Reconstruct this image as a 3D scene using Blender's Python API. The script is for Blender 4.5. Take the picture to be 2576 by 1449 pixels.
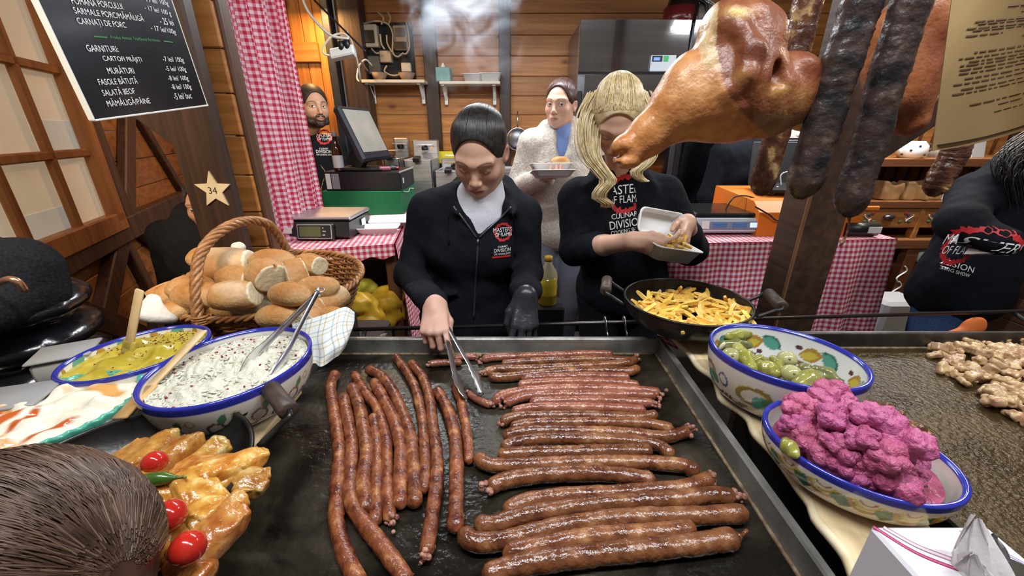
import bpy, math, random
import numpy as np
from mathutils import Vector, Matrix, Euler
from mathutils.bvhtree import BVHTree

random.seed(7); rng = np.random.default_rng(7)
for o in list(bpy.data.objects): bpy.data.objects.remove(o)
SC = bpy.context.scene; COL = SC.collection
Rd = math.radians

# ------------------------------------------------------------------ camera
CZ, PITCH, FPX, IW, IH = 1.5, Rd(21.5), 1000.0, 2576, 1449
cam = bpy.data.objects.new('camera', bpy.data.cameras.new('camera')); COL.objects.link(cam)
cam.location = (0, 0, CZ); cam.rotation_euler = (Rd(90) - PITCH, 0, 0)
cam.data.sensor_width = 36; cam.data.sensor_fit = 'HORIZONTAL'; cam.data.lens = 36 * FPX / IW
cam.data.clip_start = .02; cam.data.clip_end = 60
SC.camera = cam

# ------------------------------------------------------------------ world, lamps, exposure
SC.view_settings.view_transform = 'Standard'; SC.view_settings.look = 'None'
SC.view_settings.gamma = 1; SC.view_settings.use_curve_mapping = False
SC.view_settings.exposure = -0.08
SC.cycles.use_denoising = True
SC.cycles.max_bounces = 6; SC.cycles.diffuse_bounces = 3; SC.cycles.glossy_bounces = 3
SC.cycles.transmission_bounces = 5; SC.cycles.transparent_max_bounces = 8; SC.cycles.volume_bounces = 0
SC.cycles.sample_clamp_indirect = 4
w = bpy.data.worlds.new('world'); SC.world = w; w.use_nodes = True
w.node_tree.nodes['Background'].inputs[0].default_value = (.46, .41, .37, 1)
w.node_tree.nodes['Background'].inputs[1].default_value = .30

def area(name, loc, size, power, color, rot=(0, 0, 0), spread=180):
    l = bpy.data.lights.new(name, 'AREA'); l.shape = 'RECTANGLE'; l.size, l.size_y = size
    l.energy = power; l.color = color; l.spread = Rd(spread)
    o = bpy.data.objects.new(name, l); COL.objects.link(o); o.location = loc; o.rotation_euler = rot
    return o
TUBES = [(-.15, .28, 2.66), (1.3, .28, 2.66), (1.80, 2.25, 2.145), (-.1, 2.2, 2.30)]      # fluorescent fittings hang here
for i, (x, y, z) in enumerate(TUBES):
    area('tube_lamp', (x, y, z - .03), (1.2, .035), (32, 27, 26, 30)[i], (.92, .96, 1.0))
area('dresser_fill', (2.35, 1.75, 2.45), (.25, .25), 16, (1.0, .82, .58))  # warm fill added to brighten the dresser
area('warm_bulb_lamp', (-1.32, 3.05, 2.28), (.1, .1), 12, (1.0, .55, .2))
o = area('left_wall_fill', (-1.15, -.4, 2.6), (.4, .4), 22, (1.0, .80, .55), spread=75); o.rotation_euler = Vector((-.75, 1.9, -1.25)).to_track_quat('-Z', 'Y').to_euler()  # unseen warm fill, added to brighten the neighbouring wall

# ------------------------------------------------------------------ pixel rays
_cp, _sp = math.cos(PITCH), math.sin(PITCH)
def ray(px, py):
    a = (px - IW / 2) / FPX; b = (IH / 2 - py) / FPX
    return np.array([a, _cp + b * _sp, -_sp + b * _cp])
CAM = np.array([0, 0, CZ])
def az(px, py, z):                      # where the sight line meets a level
    d = ray(px, py); return CAM + d * ((z - CZ) / d[2])
def ay(px, py, y):                      # where it meets an upright plane across the stall
    d = ray(px, py); return CAM + d * (y / d[1])
def ap(px, py, p0, n):
    d = ray(px, py); n = np.array(n); return CAM + d * (np.dot(np.array(p0) - CAM, n) / np.dot(d, n))
def V3(*a): return np.array(a, float)

# ------------------------------------------------------------------ materials
def _n(nt, t, **kw):
    n = nt.nodes.new(t)
    for k, v in kw.items(): setattr(n, k, v)
    return n
def c4(c): return (c[0], c[1], c[2], 1)
MATS = {}
def mat(name, c1, c2=None, scale=8, rough=.5, metal=0, bump=0, bscale=None, coat=0, sss=0, detail=4, lo=.35, hi=.65,
        stretch=(1, 1, 1), spec=.5, trans=0, emit=None, rnd=.0, c3=None, vcol=False, dist=0, rough2=None, alpha=1, aniso=0, sheen=0, rhue=0, bdetail=3, ior=1.45):
    m = bpy.data.materials.new(name); m.use_nodes = True; nt = m.node_tree; L = nt.links
    b = nt.nodes['Principled BSDF']
    b.inputs['Roughness'].default_value = rough; b.inputs['Metallic'].default_value = metal
    b.inputs['Specular IOR Level'].default_value = spec; b.inputs['Coat Weight'].default_value = coat
    b.inputs['Coat Roughness'].default_value = .12; b.inputs['IOR'].default_value = ior
    b.inputs['Transmission Weight'].default_value = trans; b.inputs['Alpha'].default_value = alpha
    if sheen: b.inputs['Sheen Weight'].default_value = sheen
    if aniso: b.inputs['Anisotropic'].default_value = aniso
    if sss:
        b.inputs['Subsurface Weight'].default_value = sss; b.inputs['Subsurface Radius'].default_value = (.012, .005, .003)
        b.inputs['Subsurface Scale'].default_value = 1
    tc = _n(nt, 'ShaderNodeTexCoord'); mp = _n(nt, 'ShaderNodeMapping'); mp.inputs['Scale'].default_value = stretch
    oi = _n(nt, 'ShaderNodeObjectInfo')
    ad = _n(nt, 'ShaderNodeVectorMath', operation='MULTIPLY_ADD'); ad.inputs[1].default_value = (7, 13, 5)
    L.new(oi.outputs['Random'], ad.inputs[0]); L.new(tc.outputs['Object'], mp.inputs[0]); L.new(mp.outputs[0], ad.inputs[2])
    vec = ad.outputs[0]
    col = None
    if vcol:
        at = _n(nt, 'ShaderNodeAttribute', attribute_name='Col'); col = at.outputs['Color']
    if c2 is not None:
        no = _n(nt, 'ShaderNodeTexNoise'); no.inputs['Scale'].default_value = scale; no.inputs['Detail'].default_value = detail
        no.inputs['Distortion'].default_value = dist
        L.new(vec, no.inputs['Vector'])
        rp = _n(nt, 'ShaderNodeValToRGB'); L.new(no.outputs['Fac'], rp.inputs[0])
        e = rp.color_ramp.elements; e[0].position = lo; e[0].color = c4(c1); e[1].position = hi; e[1].color = c4(c2)
        if c3 is not None:
            x = e.new(min(.99, hi + (hi - lo) * .6)); x.color = c4(c3)
        if vcol:
            mx = _n(nt, 'ShaderNodeMix', data_type='RGBA', blend_type='MULTIPLY'); mx.inputs[0].default_value = 1
            L.new(col, mx.inputs[6]); L.new(rp.outputs[0], mx.inputs[7]); col = mx.outputs[2]
        else: col = rp.outputs[0]
        if rough2 is not None:
            mr = _n(nt, 'ShaderNodeMapRange'); mr.inputs[1].default_value = lo; mr.inputs[2].default_value = hi
            mr.inputs[3].default_value = rough; mr.inputs[4].default_value = rough2
            L.new(no.outputs['Fac'], mr.inputs[0]); L.new(mr.outputs[0], b.inputs['Roughness'])
    if (rnd or rhue):
        hs = _n(nt, 'ShaderNodeHueSaturation')
        if col is None: hs.inputs['Color'].default_value = c4(c1)
        else: L.new(col, hs.inputs['Color'])
        m1 = _n(nt, 'ShaderNodeMapRange'); m1.inputs[3].default_value = 1 - rnd; m1.inputs[4].default_value = 1 + rnd
        L.new(oi.outputs['Random'], m1.inputs[0]); L.new(m1.outputs[0], hs.inputs['Value'])
        if rhue:
            ml = _n(nt, 'ShaderNodeMath', operation='MULTIPLY'); ml.inputs[1].default_value = 37.7
            fr = _n(nt, 'ShaderNodeMath', operation='FRACT'); m2 = _n(nt, 'ShaderNodeMapRange')
            m2.inputs[3].default_value = .5 - rhue; m2.inputs[4].default_value = .5 + rhue
            L.new(oi.outputs['Random'], ml.inputs[0]); L.new(ml.outputs[0], fr.inputs[0]); L.new(fr.outputs[0], m2.inputs[0]); L.new(m2.outputs[0], hs.inputs['Hue'])
        col = hs.outputs[0]
    if col is None: b.inputs['Base Color'].default_value = c4(c1)
    else: L.new(col, b.inputs['Base Color'])
    if bump:
        nb = _n(nt, 'ShaderNodeTexNoise'); nb.inputs['Scale'].default_value = bscale or scale * 3; nb.inputs['Detail'].default_value = bdetail
        L.new(vec, nb.inputs['Vector'])
        bp = _n(nt, 'ShaderNodeBump'); bp.inputs['Strength'].default_value = bump; bp.inputs['Distance'].default_value = .004
        L.new(nb.outputs['Fac'], bp.inputs['Height']); L.new(bp.outputs[0], b.inputs['Normal'])
        if coat: L.new(bp.outputs[0], b.inputs['Coat Normal'])
    if emit:
        b.inputs['Emission Color'].default_value = c4(emit[0]); b.inputs['Emission Strength'].default_value = emit[1]
    MATS[name] = m
    return m

def wood(name, c1, c2, axis=0, rough=.5, knots=True, rnd=.12, coat=.0):
    st = [16, 16, 16]; st[axis] = 1.1
    m = mat(name, c1, c2, scale=2.2, rough=rough, stretch=tuple(st), detail=6, lo=.3, hi=.72, dist=.6, bump=.25, bscale=5, rnd=rnd, coat=coat)
    if knots:
        nt = m.node_tree; L = nt.links; b = nt.nodes['Principled BSDF']; src = b.inputs['Base Color'].links[0].from_socket
        tc = [n for n in nt.nodes if n.bl_idname == 'ShaderNodeTexCoord'][0]
        ad = [n for n in nt.nodes if n.bl_idname == 'ShaderNodeVectorMath'][0]
        vo = _n(nt, 'ShaderNodeTexVoronoi'); vo.inputs['Scale'].default_value = 1.0
        mp = _n(nt, 'ShaderNodeMapping'); s2 = [7, 7, 7]; s2[axis] = 3.4; mp.inputs['Scale'].default_value = s2
        L.new(tc.outputs['Object'], mp.inputs[0]); a2 = _n(nt, 'ShaderNodeVectorMath', operation='ADD')
        oi = [n for n in nt.nodes if n.bl_idname == 'ShaderNodeObjectInfo'][0]
        L.new(mp.outputs[0], a2.inputs[0]); L.new(oi.outputs['Random'], a2.inputs[1]); L.new(a2.outputs[0], vo.inputs['Vector'])
        rp = _n(nt, 'ShaderNodeValToRGB'); e = rp.color_ramp.elements; e[0].position = .03; e[0].color = (.22, .16, .12, 1); e[1].position = .17; e[1].color = (1, 1, 1, 1)
        L.new(vo.outputs['Distance'], rp.inputs[0])
        mx = _n(nt, 'ShaderNodeMix', data_type='RGBA', blend_type='MULTIPLY'); mx.inputs[0].default_value = .8
        L.new(src, mx.inputs[6]); L.new(rp.outputs[0], mx.inputs[7]); L.new(mx.outputs[2], b.inputs['Base Color'])
    return m

def gingham(name, pitch=.024, red=(.50, .035, .075), mid=(.66, .25, .31), white=(.80, .74, .77)):
    m = bpy.data.materials.new(name); m.use_nodes = True; nt = m.node_tree; L = nt.links; b = nt.nodes['Principled BSDF']
    b.inputs['Roughness'].default_value = .85; b.inputs['Specular IOR Level'].default_value = .15
    uv = _n(nt, 'ShaderNodeUVMap'); sx = _n(nt, 'ShaderNodeSeparateXYZ'); L.new(uv.outputs[0], sx.inputs[0])
    o = []
    for k in (0, 1):
        d = _n(nt, 'ShaderNodeMath', operation='DIVIDE'); d.inputs[1].default_value = pitch; L.new(sx.outputs[k], d.inputs[0])
        f = _n(nt, 'ShaderNodeMath', operation='FRACT'); L.new(d.outputs[0], f.inputs[0])
        g = _n(nt, 'ShaderNodeMath', operation='GREATER_THAN'); g.inputs[1].default_value = .5; L.new(f.outputs[0], g.inputs[0]); o.append(g)
    a = _n(nt, 'ShaderNodeMath', operation='ADD'); L.new(o[0].outputs[0], a.inputs[0]); L.new(o[1].outputs[0], a.inputs[1])
    h = _n(nt, 'ShaderNodeMath', operation='MULTIPLY'); h.inputs[1].default_value = .5; L.new(a.outputs[0], h.inputs[0])
    rp = _n(nt, 'ShaderNodeValToRGB'); rp.color_ramp.interpolation = 'CONSTANT'; L.new(h.outputs[0], rp.inputs[0])
    e = rp.color_ramp.elements; e[0].position = 0; e[0].color = c4(white); e[1].position = .3; e[1].color = c4(mid); x = e.new(.8); x.color = c4(red)
    L.new(rp.outputs[0], b.inputs['Base Color'])
    tc = _n(nt, 'ShaderNodeTexCoord'); nb = _n(nt, 'ShaderNodeTexNoise'); nb.inputs['Scale'].default_value = 400
    bp = _n(nt, 'ShaderNodeBump'); bp.inputs['Strength'].default_value = .15; bp.inputs['Distance'].default_value = .001
    L.new(tc.outputs['Object'], nb.inputs['Vector']); L.new(nb.outputs['Fac'], bp.inputs['Height']); L.new(bp.outputs[0], b.inputs['Normal'])
    return m

# ------------------------------------------------------------------ mesh helpers: every shape is (verts, faces)
def mesh_np(name, V, F):
    me = bpy.data.meshes.new(name); V = np.asarray(V, np.float32)
    if isinstance(F, np.ndarray):
        k = F.shape[1]; me.vertices.add(len(V)); me.vertices.foreach_set('co', V.ravel())
        me.loops.add(F.size); me.loops.foreach_set('vertex_index', F.astype(np.int32).ravel())
        me.polygons.add(len(F)); me.polygons.foreach_set('loop_start', np.arange(0, F.size, k, dtype=np.int32))
        me.update(calc_edges=True)
    else:
        me.from_pydata([tuple(map(float, v)) for v in V], [], [tuple(int(i) for i in f) for f in F]); me.update()
    return me

def put(name, VF, m, parent=None, uv=None, col=None, smooth=True, loc=None):
    """link one mesh object from world-space verts; under a parent the mesh keeps the parent's origin"""
    Vt, F = VF; Vt = np.asarray(Vt, float)
    if parent is not None: org = np.array(parent['_w'])
    else: org = np.array(loc if loc is not None else [Vt[:, 0].mean(), Vt[:, 1].mean(), Vt[:, 2].min()])
    me = mesh_np(name, Vt - org, F)
    if smooth: me.polygons.foreach_set('use_smooth', np.ones(len(me.polygons), bool))
    for x in (m if isinstance(m, (list, tuple)) else [m]): me.materials.append(x)
    if uv is not None:
        li = np.empty(len(me.loops), np.int32); me.loops.foreach_get('vertex_index', li)
        u = me.uv_layers.new(name='UVMap'); u.data.foreach_set('uv', np.asarray(uv, np.float32)[li].ravel())
    if col is not None:
        ca = me.color_attributes.new('Col', 'FLOAT_COLOR', 'POINT'); c = np.ones((len(Vt), 4), np.float32); c[:, :3] = col
        ca.data.foreach_set('color', c.ravel())
    o = bpy.data.objects.new(name, me); COL.objects.link(o)
    if parent is not None: o.parent = parent
    else: o.location = org
    o['_w'] = [float(x) for x in org]
    return o
def tag(o, label, cat=None, group=None, kind=None):
    if label: o['label'] = label
    if cat: o['category'] = cat
    if group: o['group'] = group
    if kind: o['kind'] = kind
    return o
def thing(name, label, cat, loc, group=None, kind=None):
    o = bpy.data.objects.new(name, None); COL.objects.link(o); o.location = tuple(map(float, loc)); o.empty_display_size = .05
    o['_w'] = [float(x) for x in loc]
    return tag(o, label, cat, group, kind)
def dup(root, loc, rot=(0, 0, 0), scale=1, label=None):
    r = root.copy(); COL.objects.link(r); r.location = tuple(map(float, loc)); r.rotation_euler = rot
    r.scale = (scale,) * 3 if not isinstance(scale, tuple) else scale
    r['_w'] = [float(x) for x in loc]
    if label: r['label'] = label
    for ch in list(root.children):
        c = ch.copy(); COL.objects.link(c); c.parent = r
        for g in ch.children:
            d = g.copy(); COL.objects.link(d); d.parent = c
    return r

def join(*parts):
    Vs, Fs, n = [], [], 0
    for V, F in parts:
        Vs.append(np.asarray(V, float)); Fs += [tuple(int(i) + n for i in f) for f in F]; n += len(V)
    return np.vstack(Vs), Fs
def xf(VF, M):                          # transform by a 4x4 matrix
    V, F = VF; M = np.array(M); return np.asarray(V) @ M[:3, :3].T + M[:3, 3], F
def place(VF, loc=(0, 0, 0), rot=(0, 0, 0), s=1):
    M = Matrix.Translation(Vector([float(x) for x in loc])) @ Euler(rot).to_matrix().to_4x4() @ Matrix.Diagonal((s, s, s, 1) if not isinstance(s, tuple) else (*s, 1))
    return xf(VF, M)
def frame(o, x, y, z):                  # matrix from an origin and three axes
    M = np.eye(4); M[:3, 0] = x; M[:3, 1] = y; M[:3, 2] = z; M[:3, 3] = o; return M
def unit(v): v = np.asarray(v, float); return v / (np.linalg.norm(v) + 1e-12)

def box(c, s, b=.004):
    """chamfered box"""
    hx, hy, hz = [x / 2 for x in s]; b = min(b, hx * .8, hy * .8, hz * .8)
    V, idx = [], {}
    for sx in (-1, 1):
        for sy in (-1, 1):
            for sz in (-1, 1):
                for k in range(3):
                    p = [sx * (hx - (b if k != 0 else 0)), sy * (hy - (b if k != 1 else 0)), sz * (hz - (b if k != 2 else 0))]
                    idx[sx, sy, sz, k] = len(V); V.append(p)
    F = []
    def q(*ks):
        f = [idx[k] for k in ks]; P = np.array([V[i] for i in f]); n = np.cross(P[1] - P[0], P[2] - P[0])
        if np.dot(n, P.mean(0)) < 0: f = f[::-1]
        F.append(f)
    for s_ in (-1, 1):
        q((s_, -1, -1, 0), (s_, 1, -1, 0), (s_, 1, 1, 0), (s_, -1, 1, 0))
        q((-1, s_, -1, 1), (1, s_, -1, 1), (1, s_, 1, 1), (-1, s_, 1, 1))
        q((-1, -1, s_, 2), (1, -1, s_, 2), (1, 1, s_, 2), (-1, 1, s_, 2))
        for t in (-1, 1):
            q((-1, s_, t, 1), (1, s_, t, 1), (1, s_, t, 2), (-1, s_, t, 2))
            q((s_, -1, t, 0), (s_, 1, t, 0), (s_, 1, t, 2), (s_, -1, t, 2))
            q((s_, t, -1, 0), (s_, t, 1, 0), (s_, t, 1, 1), (s_, t, -1, 1))
            for u in (-1, 1): q((s_, t, u, 0), (s_, t, u, 1), (s_, t, u, 2))
    return np.array(V) + np.array(c, float), F
def obox(p0, p1, wdt, th, up=(0, 0, 1), b=.004):
    """bar from p0 to p1, wdt across, th along the 'up' side"""
    p0, p1 = np.array(p0, float), np.array(p1, float); L = np.linalg.norm(p1 - p0); y = unit(p1 - p0)
    x = unit(np.cross(y, up)); z = np.cross(x, y)
    return xf(box((0, 0, 0), (wdt, L, th), b), frame((p0 + p1) / 2, x, y, z))
def smooth_path(P, n):
    P = np.array(P, float)
    if len(P) < 3: return P[0] + (P[-1] - P[0]) * np.linspace(0, 1, n)[:, None]
    Q = np.vstack([2 * P[0] - P[1], P, 2 * P[-1] - P[-2]])
    d = np.concatenate([[0], np.cumsum(np.linalg.norm(np.diff(P, axis=0), axis=1))]); out = []
    for t in np.linspace(0, d[-1], n):
        i = min(max(np.searchsorted(d, t) - 1, 0), len(P) - 2); u = (t - d[i]) / max(d[i + 1] - d[i], 1e-9)
        a, b, c, e = Q[i:i + 4]
        out.append(.5 * (2 * b + (c - a) * u + (2 * a - 5 * b + 4 * c - e) * u * u + (3 * b - a - 3 * c + e) * u ** 3))
    return np.array(out)
def tube(P, r, n=8, cap=True, flat=1.0, closed=False):
    P = np.array(P, float); m = len(P); r = np.broadcast_to(np.asarray(r, float), (m,))
    T = np.gradient(P, axis=0)
    if closed: T = np.roll(P, -1, 0) - np.roll(P, 1, 0)
    T /= (np.linalg.norm(T, axis=1)[:, None] + 1e-12)
    N = np.zeros_like(P); a = np.array([0, 0, 1.]) if abs(T[0, 2]) < .9 else np.array([1., 0, 0])
    N[0] = unit(a - T[0] * a.dot(T[0]))
    for i in range(1, m): v = N[i - 1] - T[i] * N[i - 1].dot(T[i]); N[i] = unit(v)
    B = np.cross(T, N); th = np.linspace(0, 2 * np.pi, n, endpoint=False)
    V = (P[:, None, :] + r[:, None, None] * (flat * np.cos(th)[None, :, None] * N[:, None, :] + np.sin(th)[None, :, None] * B[:, None, :])).reshape(-1, 3)
    F = []
    for i in range(m if closed else m - 1):
        i2 = (i + 1) % m
        for j in range(n): k = (j + 1) % n; F.append((i * n + j, i * n + k, i2 * n + k, i2 * n + j))
    if cap and not closed: F.append(tuple(range(n))[::-1]); F.append(tuple(range((m - 1) * n, m * n)))
    return V, F
def lathe(prof, n=32, c=(0, 0, 0), sx=1, sy=1, rz=0):
    """prof: (r, z) outline; r=0 ends close"""
    V, F, rows = [], [], []
    th = np.linspace(0, 2 * np.pi, n, endpoint=False)
    for r, z in prof:
        if r < 1e-6: rows.append([len(V)]); V.append((0, 0, z))
        else: rows.append(list(range(len(V), len(V) + n))); V += [(r * sx * math.cos(t), r * sy * math.sin(t), z) for t in th]
    for a, b in zip(rows[:-1], rows[1:]):
        for j in range(n):
            k = (j + 1) % n
            if len(a) == 1 and len(b) == 1: continue
            if len(a) == 1: F.append((a[0], b[k], b[j]))
            elif len(b) == 1: F.append((a[j], a[k], b[0]))
            else: F.append((a[j], a[k], b[k], b[j]))
    V = np.array(V); cs, sn = math.cos(rz), math.sin(rz)
    V = np.c_[V[:, 0] * cs - V[:, 1] * sn, V[:, 0] * sn + V[:, 1] * cs, V[:, 2]] + np.array(c, float)
    return V, F
def cyl(p0, p1, r, n=16, r1=None):
    return tube([p0, p1], [r, r if r1 is None else r1], n)
def grid(P):
    P = np.asarray(P, float); a, b = P.shape[:2]; i = np.arange(a * b).reshape(a, b)
    F = np.stack([i[:-1, :-1], i[1:, :-1], i[1:, 1:], i[:-1, 1:]], -1).reshape(-1, 4)
    return P.reshape(-1, 3), F
def prism(poly, z0, z1):
    n = len(poly); V = [(x, y, z0) for x, y in poly] + [(x, y, z1) for x, y in poly]
    F = [tuple(range(n))[::-1], tuple(range(n, 2 * n))] + [(i, (i + 1) % n, n + (i + 1) % n, n + i) for i in range(n)]
    return np.array(V, float), F
def sphere(c, r, n=16, m=10):
    r = np.broadcast_to(np.asarray(r, float), (3,))
    V, F = lathe([(math.sin(t), -math.cos(t)) for t in np.linspace(0, math.pi, m)], n)
    return V * r + np.array(c, float), F

# ------------------------------------------------------------------ distance fields -> surface nets, for bodies and food
def smin(a, b, k):
    h = np.maximum(k - np.abs(a - b), 0) / k; return np.minimum(a, b) - h * h * k * .25
class SDF:
    def __init__(s, lo, hi, h):
        s.lo = np.array(lo, float); s.h = h; s.n = np.maximum(np.ceil((np.array(hi) - s.lo) / h).astype(int) + 1, 4)
        s.f = np.full(s.n, .5, np.float32); s.ax = [(s.lo[i] + h * np.arange(s.n[i])).astype(np.float32) for i in range(3)]
    def _sub(s, lo, hi):
        i0 = [max(0, int((lo[i] - s.lo[i]) / s.h)) for i in range(3)]; i1 = [min(int(s.n[i]), int((hi[i] - s.lo[i]) / s.h) + 2) for i in range(3)]
        if any(b <= a for a, b in zip(i0, i1)): return None
        sl = tuple(slice(a, b) for a, b in zip(i0, i1))
        return sl, s.ax[0][sl[0]][:, None, None], s.ax[1][sl[1]][None, :, None], s.ax[2][sl[2]][None, None, :]
    def _op(s, sl, d, k, sub):
        k = max(k, 1e-5); f = s.f[sl]
        s.f[sl] = -smin(-f, d, k) if sub else smin(f, d, k)
    def cap(s, a, b, ra, rb=None, k=.01, sub=False):
        a, b = np.array(a, float), np.array(b, float); rb = ra if rb is None else rb; mg = max(ra, rb) + k + 2 * s.h
        g = s._sub(np.minimum(a, b) - mg, np.maximum(a, b) + mg)
        if g is None: return s
        sl, X, Y, Z = g; d = b - a; L2 = max(d.dot(d), 1e-12)
        t = np.clip(((X - a[0]) * d[0] + (Y - a[1]) * d[1] + (Z - a[2]) * d[2]) / L2, 0, 1)
        D = np.sqrt((X - a[0] - t * d[0]) ** 2 + (Y - a[1] - t * d[1]) ** 2 + (Z - a[2] - t * d[2]) ** 2) - (ra + t * (rb - ra))
        s._op(sl, D, k, sub); return s
    def path(s, P, r, k=.01):
        r = np.broadcast_to(np.asarray(r, float), (len(P),))
        for i in range(len(P) - 1): s.cap(P[i], P[i + 1], r[i], r[i + 1], k)
        return s
    def ell(s, c, r, k=.01, rot=None, sub=False):
        c = np.array(c, float); r = np.broadcast_to(np.asarray(r, float), (3,)); mg = r.max() + k + 2 * s.h
        g = s._sub(c - mg, c + mg)
        if g is None: return s
        sl, X, Y, Z = g; x, y, z = X - c[0], Y - c[1], Z - c[2]
        if rot is not None:
            M = np.array(Euler(rot).to_matrix() if not isinstance(rot, np.ndarray) else rot)
            x, y, z = (M[0, 0] * x + M[1, 0] * y + M[2, 0] * z, M[0, 1] * x + M[1, 1] * y + M[2, 1] * z, M[0, 2] * x + M[1, 2] * y + M[2, 2] * z)
        k0 = np.sqrt((x / r[0]) ** 2 + (y / r[1]) ** 2 + (z / r[2]) ** 2) + 1e-9
        k1 = np.sqrt((x / r[0] ** 2) ** 2 + (y / r[1] ** 2) ** 2 + (z / r[2] ** 2) ** 2) + 1e-9
        s._op(sl, k0 * (k0 - 1) / k1, k, sub); return s
    def bx(s, c, h, rd=.005, k=.005, rot=None, sub=False):
        c = np.array(c, float); h = np.array(h, float); mg = np.linalg.norm(h) + k + 2 * s.h
        g = s._sub(c - mg, c + mg)
        if g is None: return s
        sl, X, Y, Z = g; x, y, z = X - c[0], Y - c[1], Z - c[2]
        if rot is not None:
            M = np.array(Euler(rot).to_matrix() if not isinstance(rot, np.ndarray) else rot)
            x, y, z = (M[0, 0] * x + M[1, 0] * y + M[2, 0] * z, M[0, 1] * x + M[1, 1] * y + M[2, 1] * z, M[0, 2] * x + M[1, 2] * y + M[2, 2] * z)
        qx, qy, qz = np.abs(x) - h[0] + rd, np.abs(y) - h[1] + rd, np.abs(z) - h[2] + rd
        D = np.sqrt(np.maximum(qx, 0) ** 2 + np.maximum(qy, 0) ** 2 + np.maximum(qz, 0) ** 2) + np.minimum(np.maximum(np.maximum(qx, qy), qz), 0) - rd
        s._op(sl, D, k, sub); return s
    def half(s, p, n, k=.005):          # cut everything on the +n side of p
        n = unit(n); X, Y, Z = s.ax[0][:, None, None], s.ax[1][None, :, None], s.ax[2][None, None, :]
        D = (X - p[0]) * n[0] + (Y - p[1]) * n[1] + (Z - p[2]) * n[2]; s.f = -smin(-s.f, -D, k); return s
    def wave(s, amp, freq, seed=0, n=5):
        r = np.random.default_rng(seed); X, Y, Z = s.ax[0][:, None, None], s.ax[1][None, :, None], s.ax[2][None, None, :]
        for _ in range(n):
            d = unit(r.normal(size=3)) * freq * r.uniform(.6, 1.5); ph = r.uniform(0, 6.28)
            s.f += (amp / n ** .5 * np.sin(X * d[0] + Y * d[1] + Z * d[2] + ph)).astype(np.float32)
        return s
    def mesh(s):
        f = s.f; f[0] = f[-1] = .5; f[:, 0] = f[:, -1] = .5; f[:, :, 0] = f[:, :, -1] = .5
        ins = (f < 0); i8 = ins.astype(np.int8); N = s.n - 1
        tot = sum(i8[a:a + N[0], b:b + N[1], c:c + N[2]] for a in (0, 1) for b in (0, 1) for c in (0, 1))
        ids = np.argwhere((tot > 0) & (tot < 8)); idx = np.full(N, -1, np.int32); idx[tuple(ids.T)] = np.arange(len(ids))
        acc = np.zeros((len(ids), 3)); cnt = np.zeros(len(ids))
        cor = np.array([(a, b, c) for a in (0, 1) for b in (0, 1) for c in (0, 1)])
        fv = {tuple(o): f[tuple((ids + o).T)] for o in cor}
        for o in cor:
            for ax in range(3):
                if o[ax]: continue
                p = o.copy(); p[ax] = 1; f0, f1 = fv[tuple(o)], fv[tuple(p)]; cr = (f0 < 0) != (f1 < 0)
                t = np.where(cr, f0 / np.where(f0 == f1, 1, f0 - f1), 0); e = o[None, :] + t[:, None] * (p - o)[None, :]
                acc += e * cr[:, None]; cnt += cr
        V = s.lo + s.h * (ids + acc / cnt[:, None]); Fs = []
        for ax in range(3):
            sl0 = [slice(1, -1)] * 3; sl1 = [slice(1, -1)] * 3; sl0[ax] = slice(0, -1); sl1[ax] = slice(1, None)
            a, b = ins[tuple(sl0)], ins[tuple(sl1)]; e = np.argwhere(a != b)
            if not len(e): continue
            fl = a[tuple(e.T)]; off = np.ones(3, int); off[ax] = 0; e = e + off
            u, v = [(1, 2), (2, 0), (0, 1)][ax]; du, dv = np.zeros(3, int), np.zeros(3, int); du[u] = 1; dv[v] = 1
            q = np.stack([idx[tuple((e - du - dv).T)], idx[tuple((e - dv).T)], idx[tuple(e.T)], idx[tuple((e - du).T)]], 1)
            q[~fl] = q[~fl][:, ::-1]; Fs.append(q)
        F = np.vstack(Fs); F = F[(F >= 0).all(1)]
        return V, F

# ------------------------------------------------------------------ lettering: all texts become flat meshes at once
_txt = {}
def need_text(keys):
    os_ = []
    for t, al in keys:
        c = bpy.data.curves.new('t', 'FONT'); c.body = t; c.align_x = al; c.size = 1; c.resolution_u = 3
        o = bpy.data.objects.new('t', c); COL.objects.link(o); os_.append((t, al, o))
    dg = bpy.context.evaluated_depsgraph_get()
    for t, al, o in os_:
        me = bpy.data.meshes.new_from_object(o.evaluated_get(dg))
        _txt[t] = (np.array([v.co[:] for v in me.vertices]), [tuple(p.vertices) for p in me.polygons])
        bpy.data.meshes.remove(me)
    for _, _, o in os_:
        c = o.data; bpy.data.objects.remove(o); bpy.data.curves.remove(c)
def text2d(t, w=None, h=None, bold=0):
    V, F = _txt[t]; V = V.copy(); lo, hi = V.min(0), V.max(0); V[:, :2] -= lo[:2]; s = hi - lo
    sx = w / s[0] if w else None; sy = h / s[1] if h else None
    sx = sx or sy; sy = sy or sx
    V[:, 0] *= sx; V[:, 1] *= sy; V[:, 2] = 0
    return V, F
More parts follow.
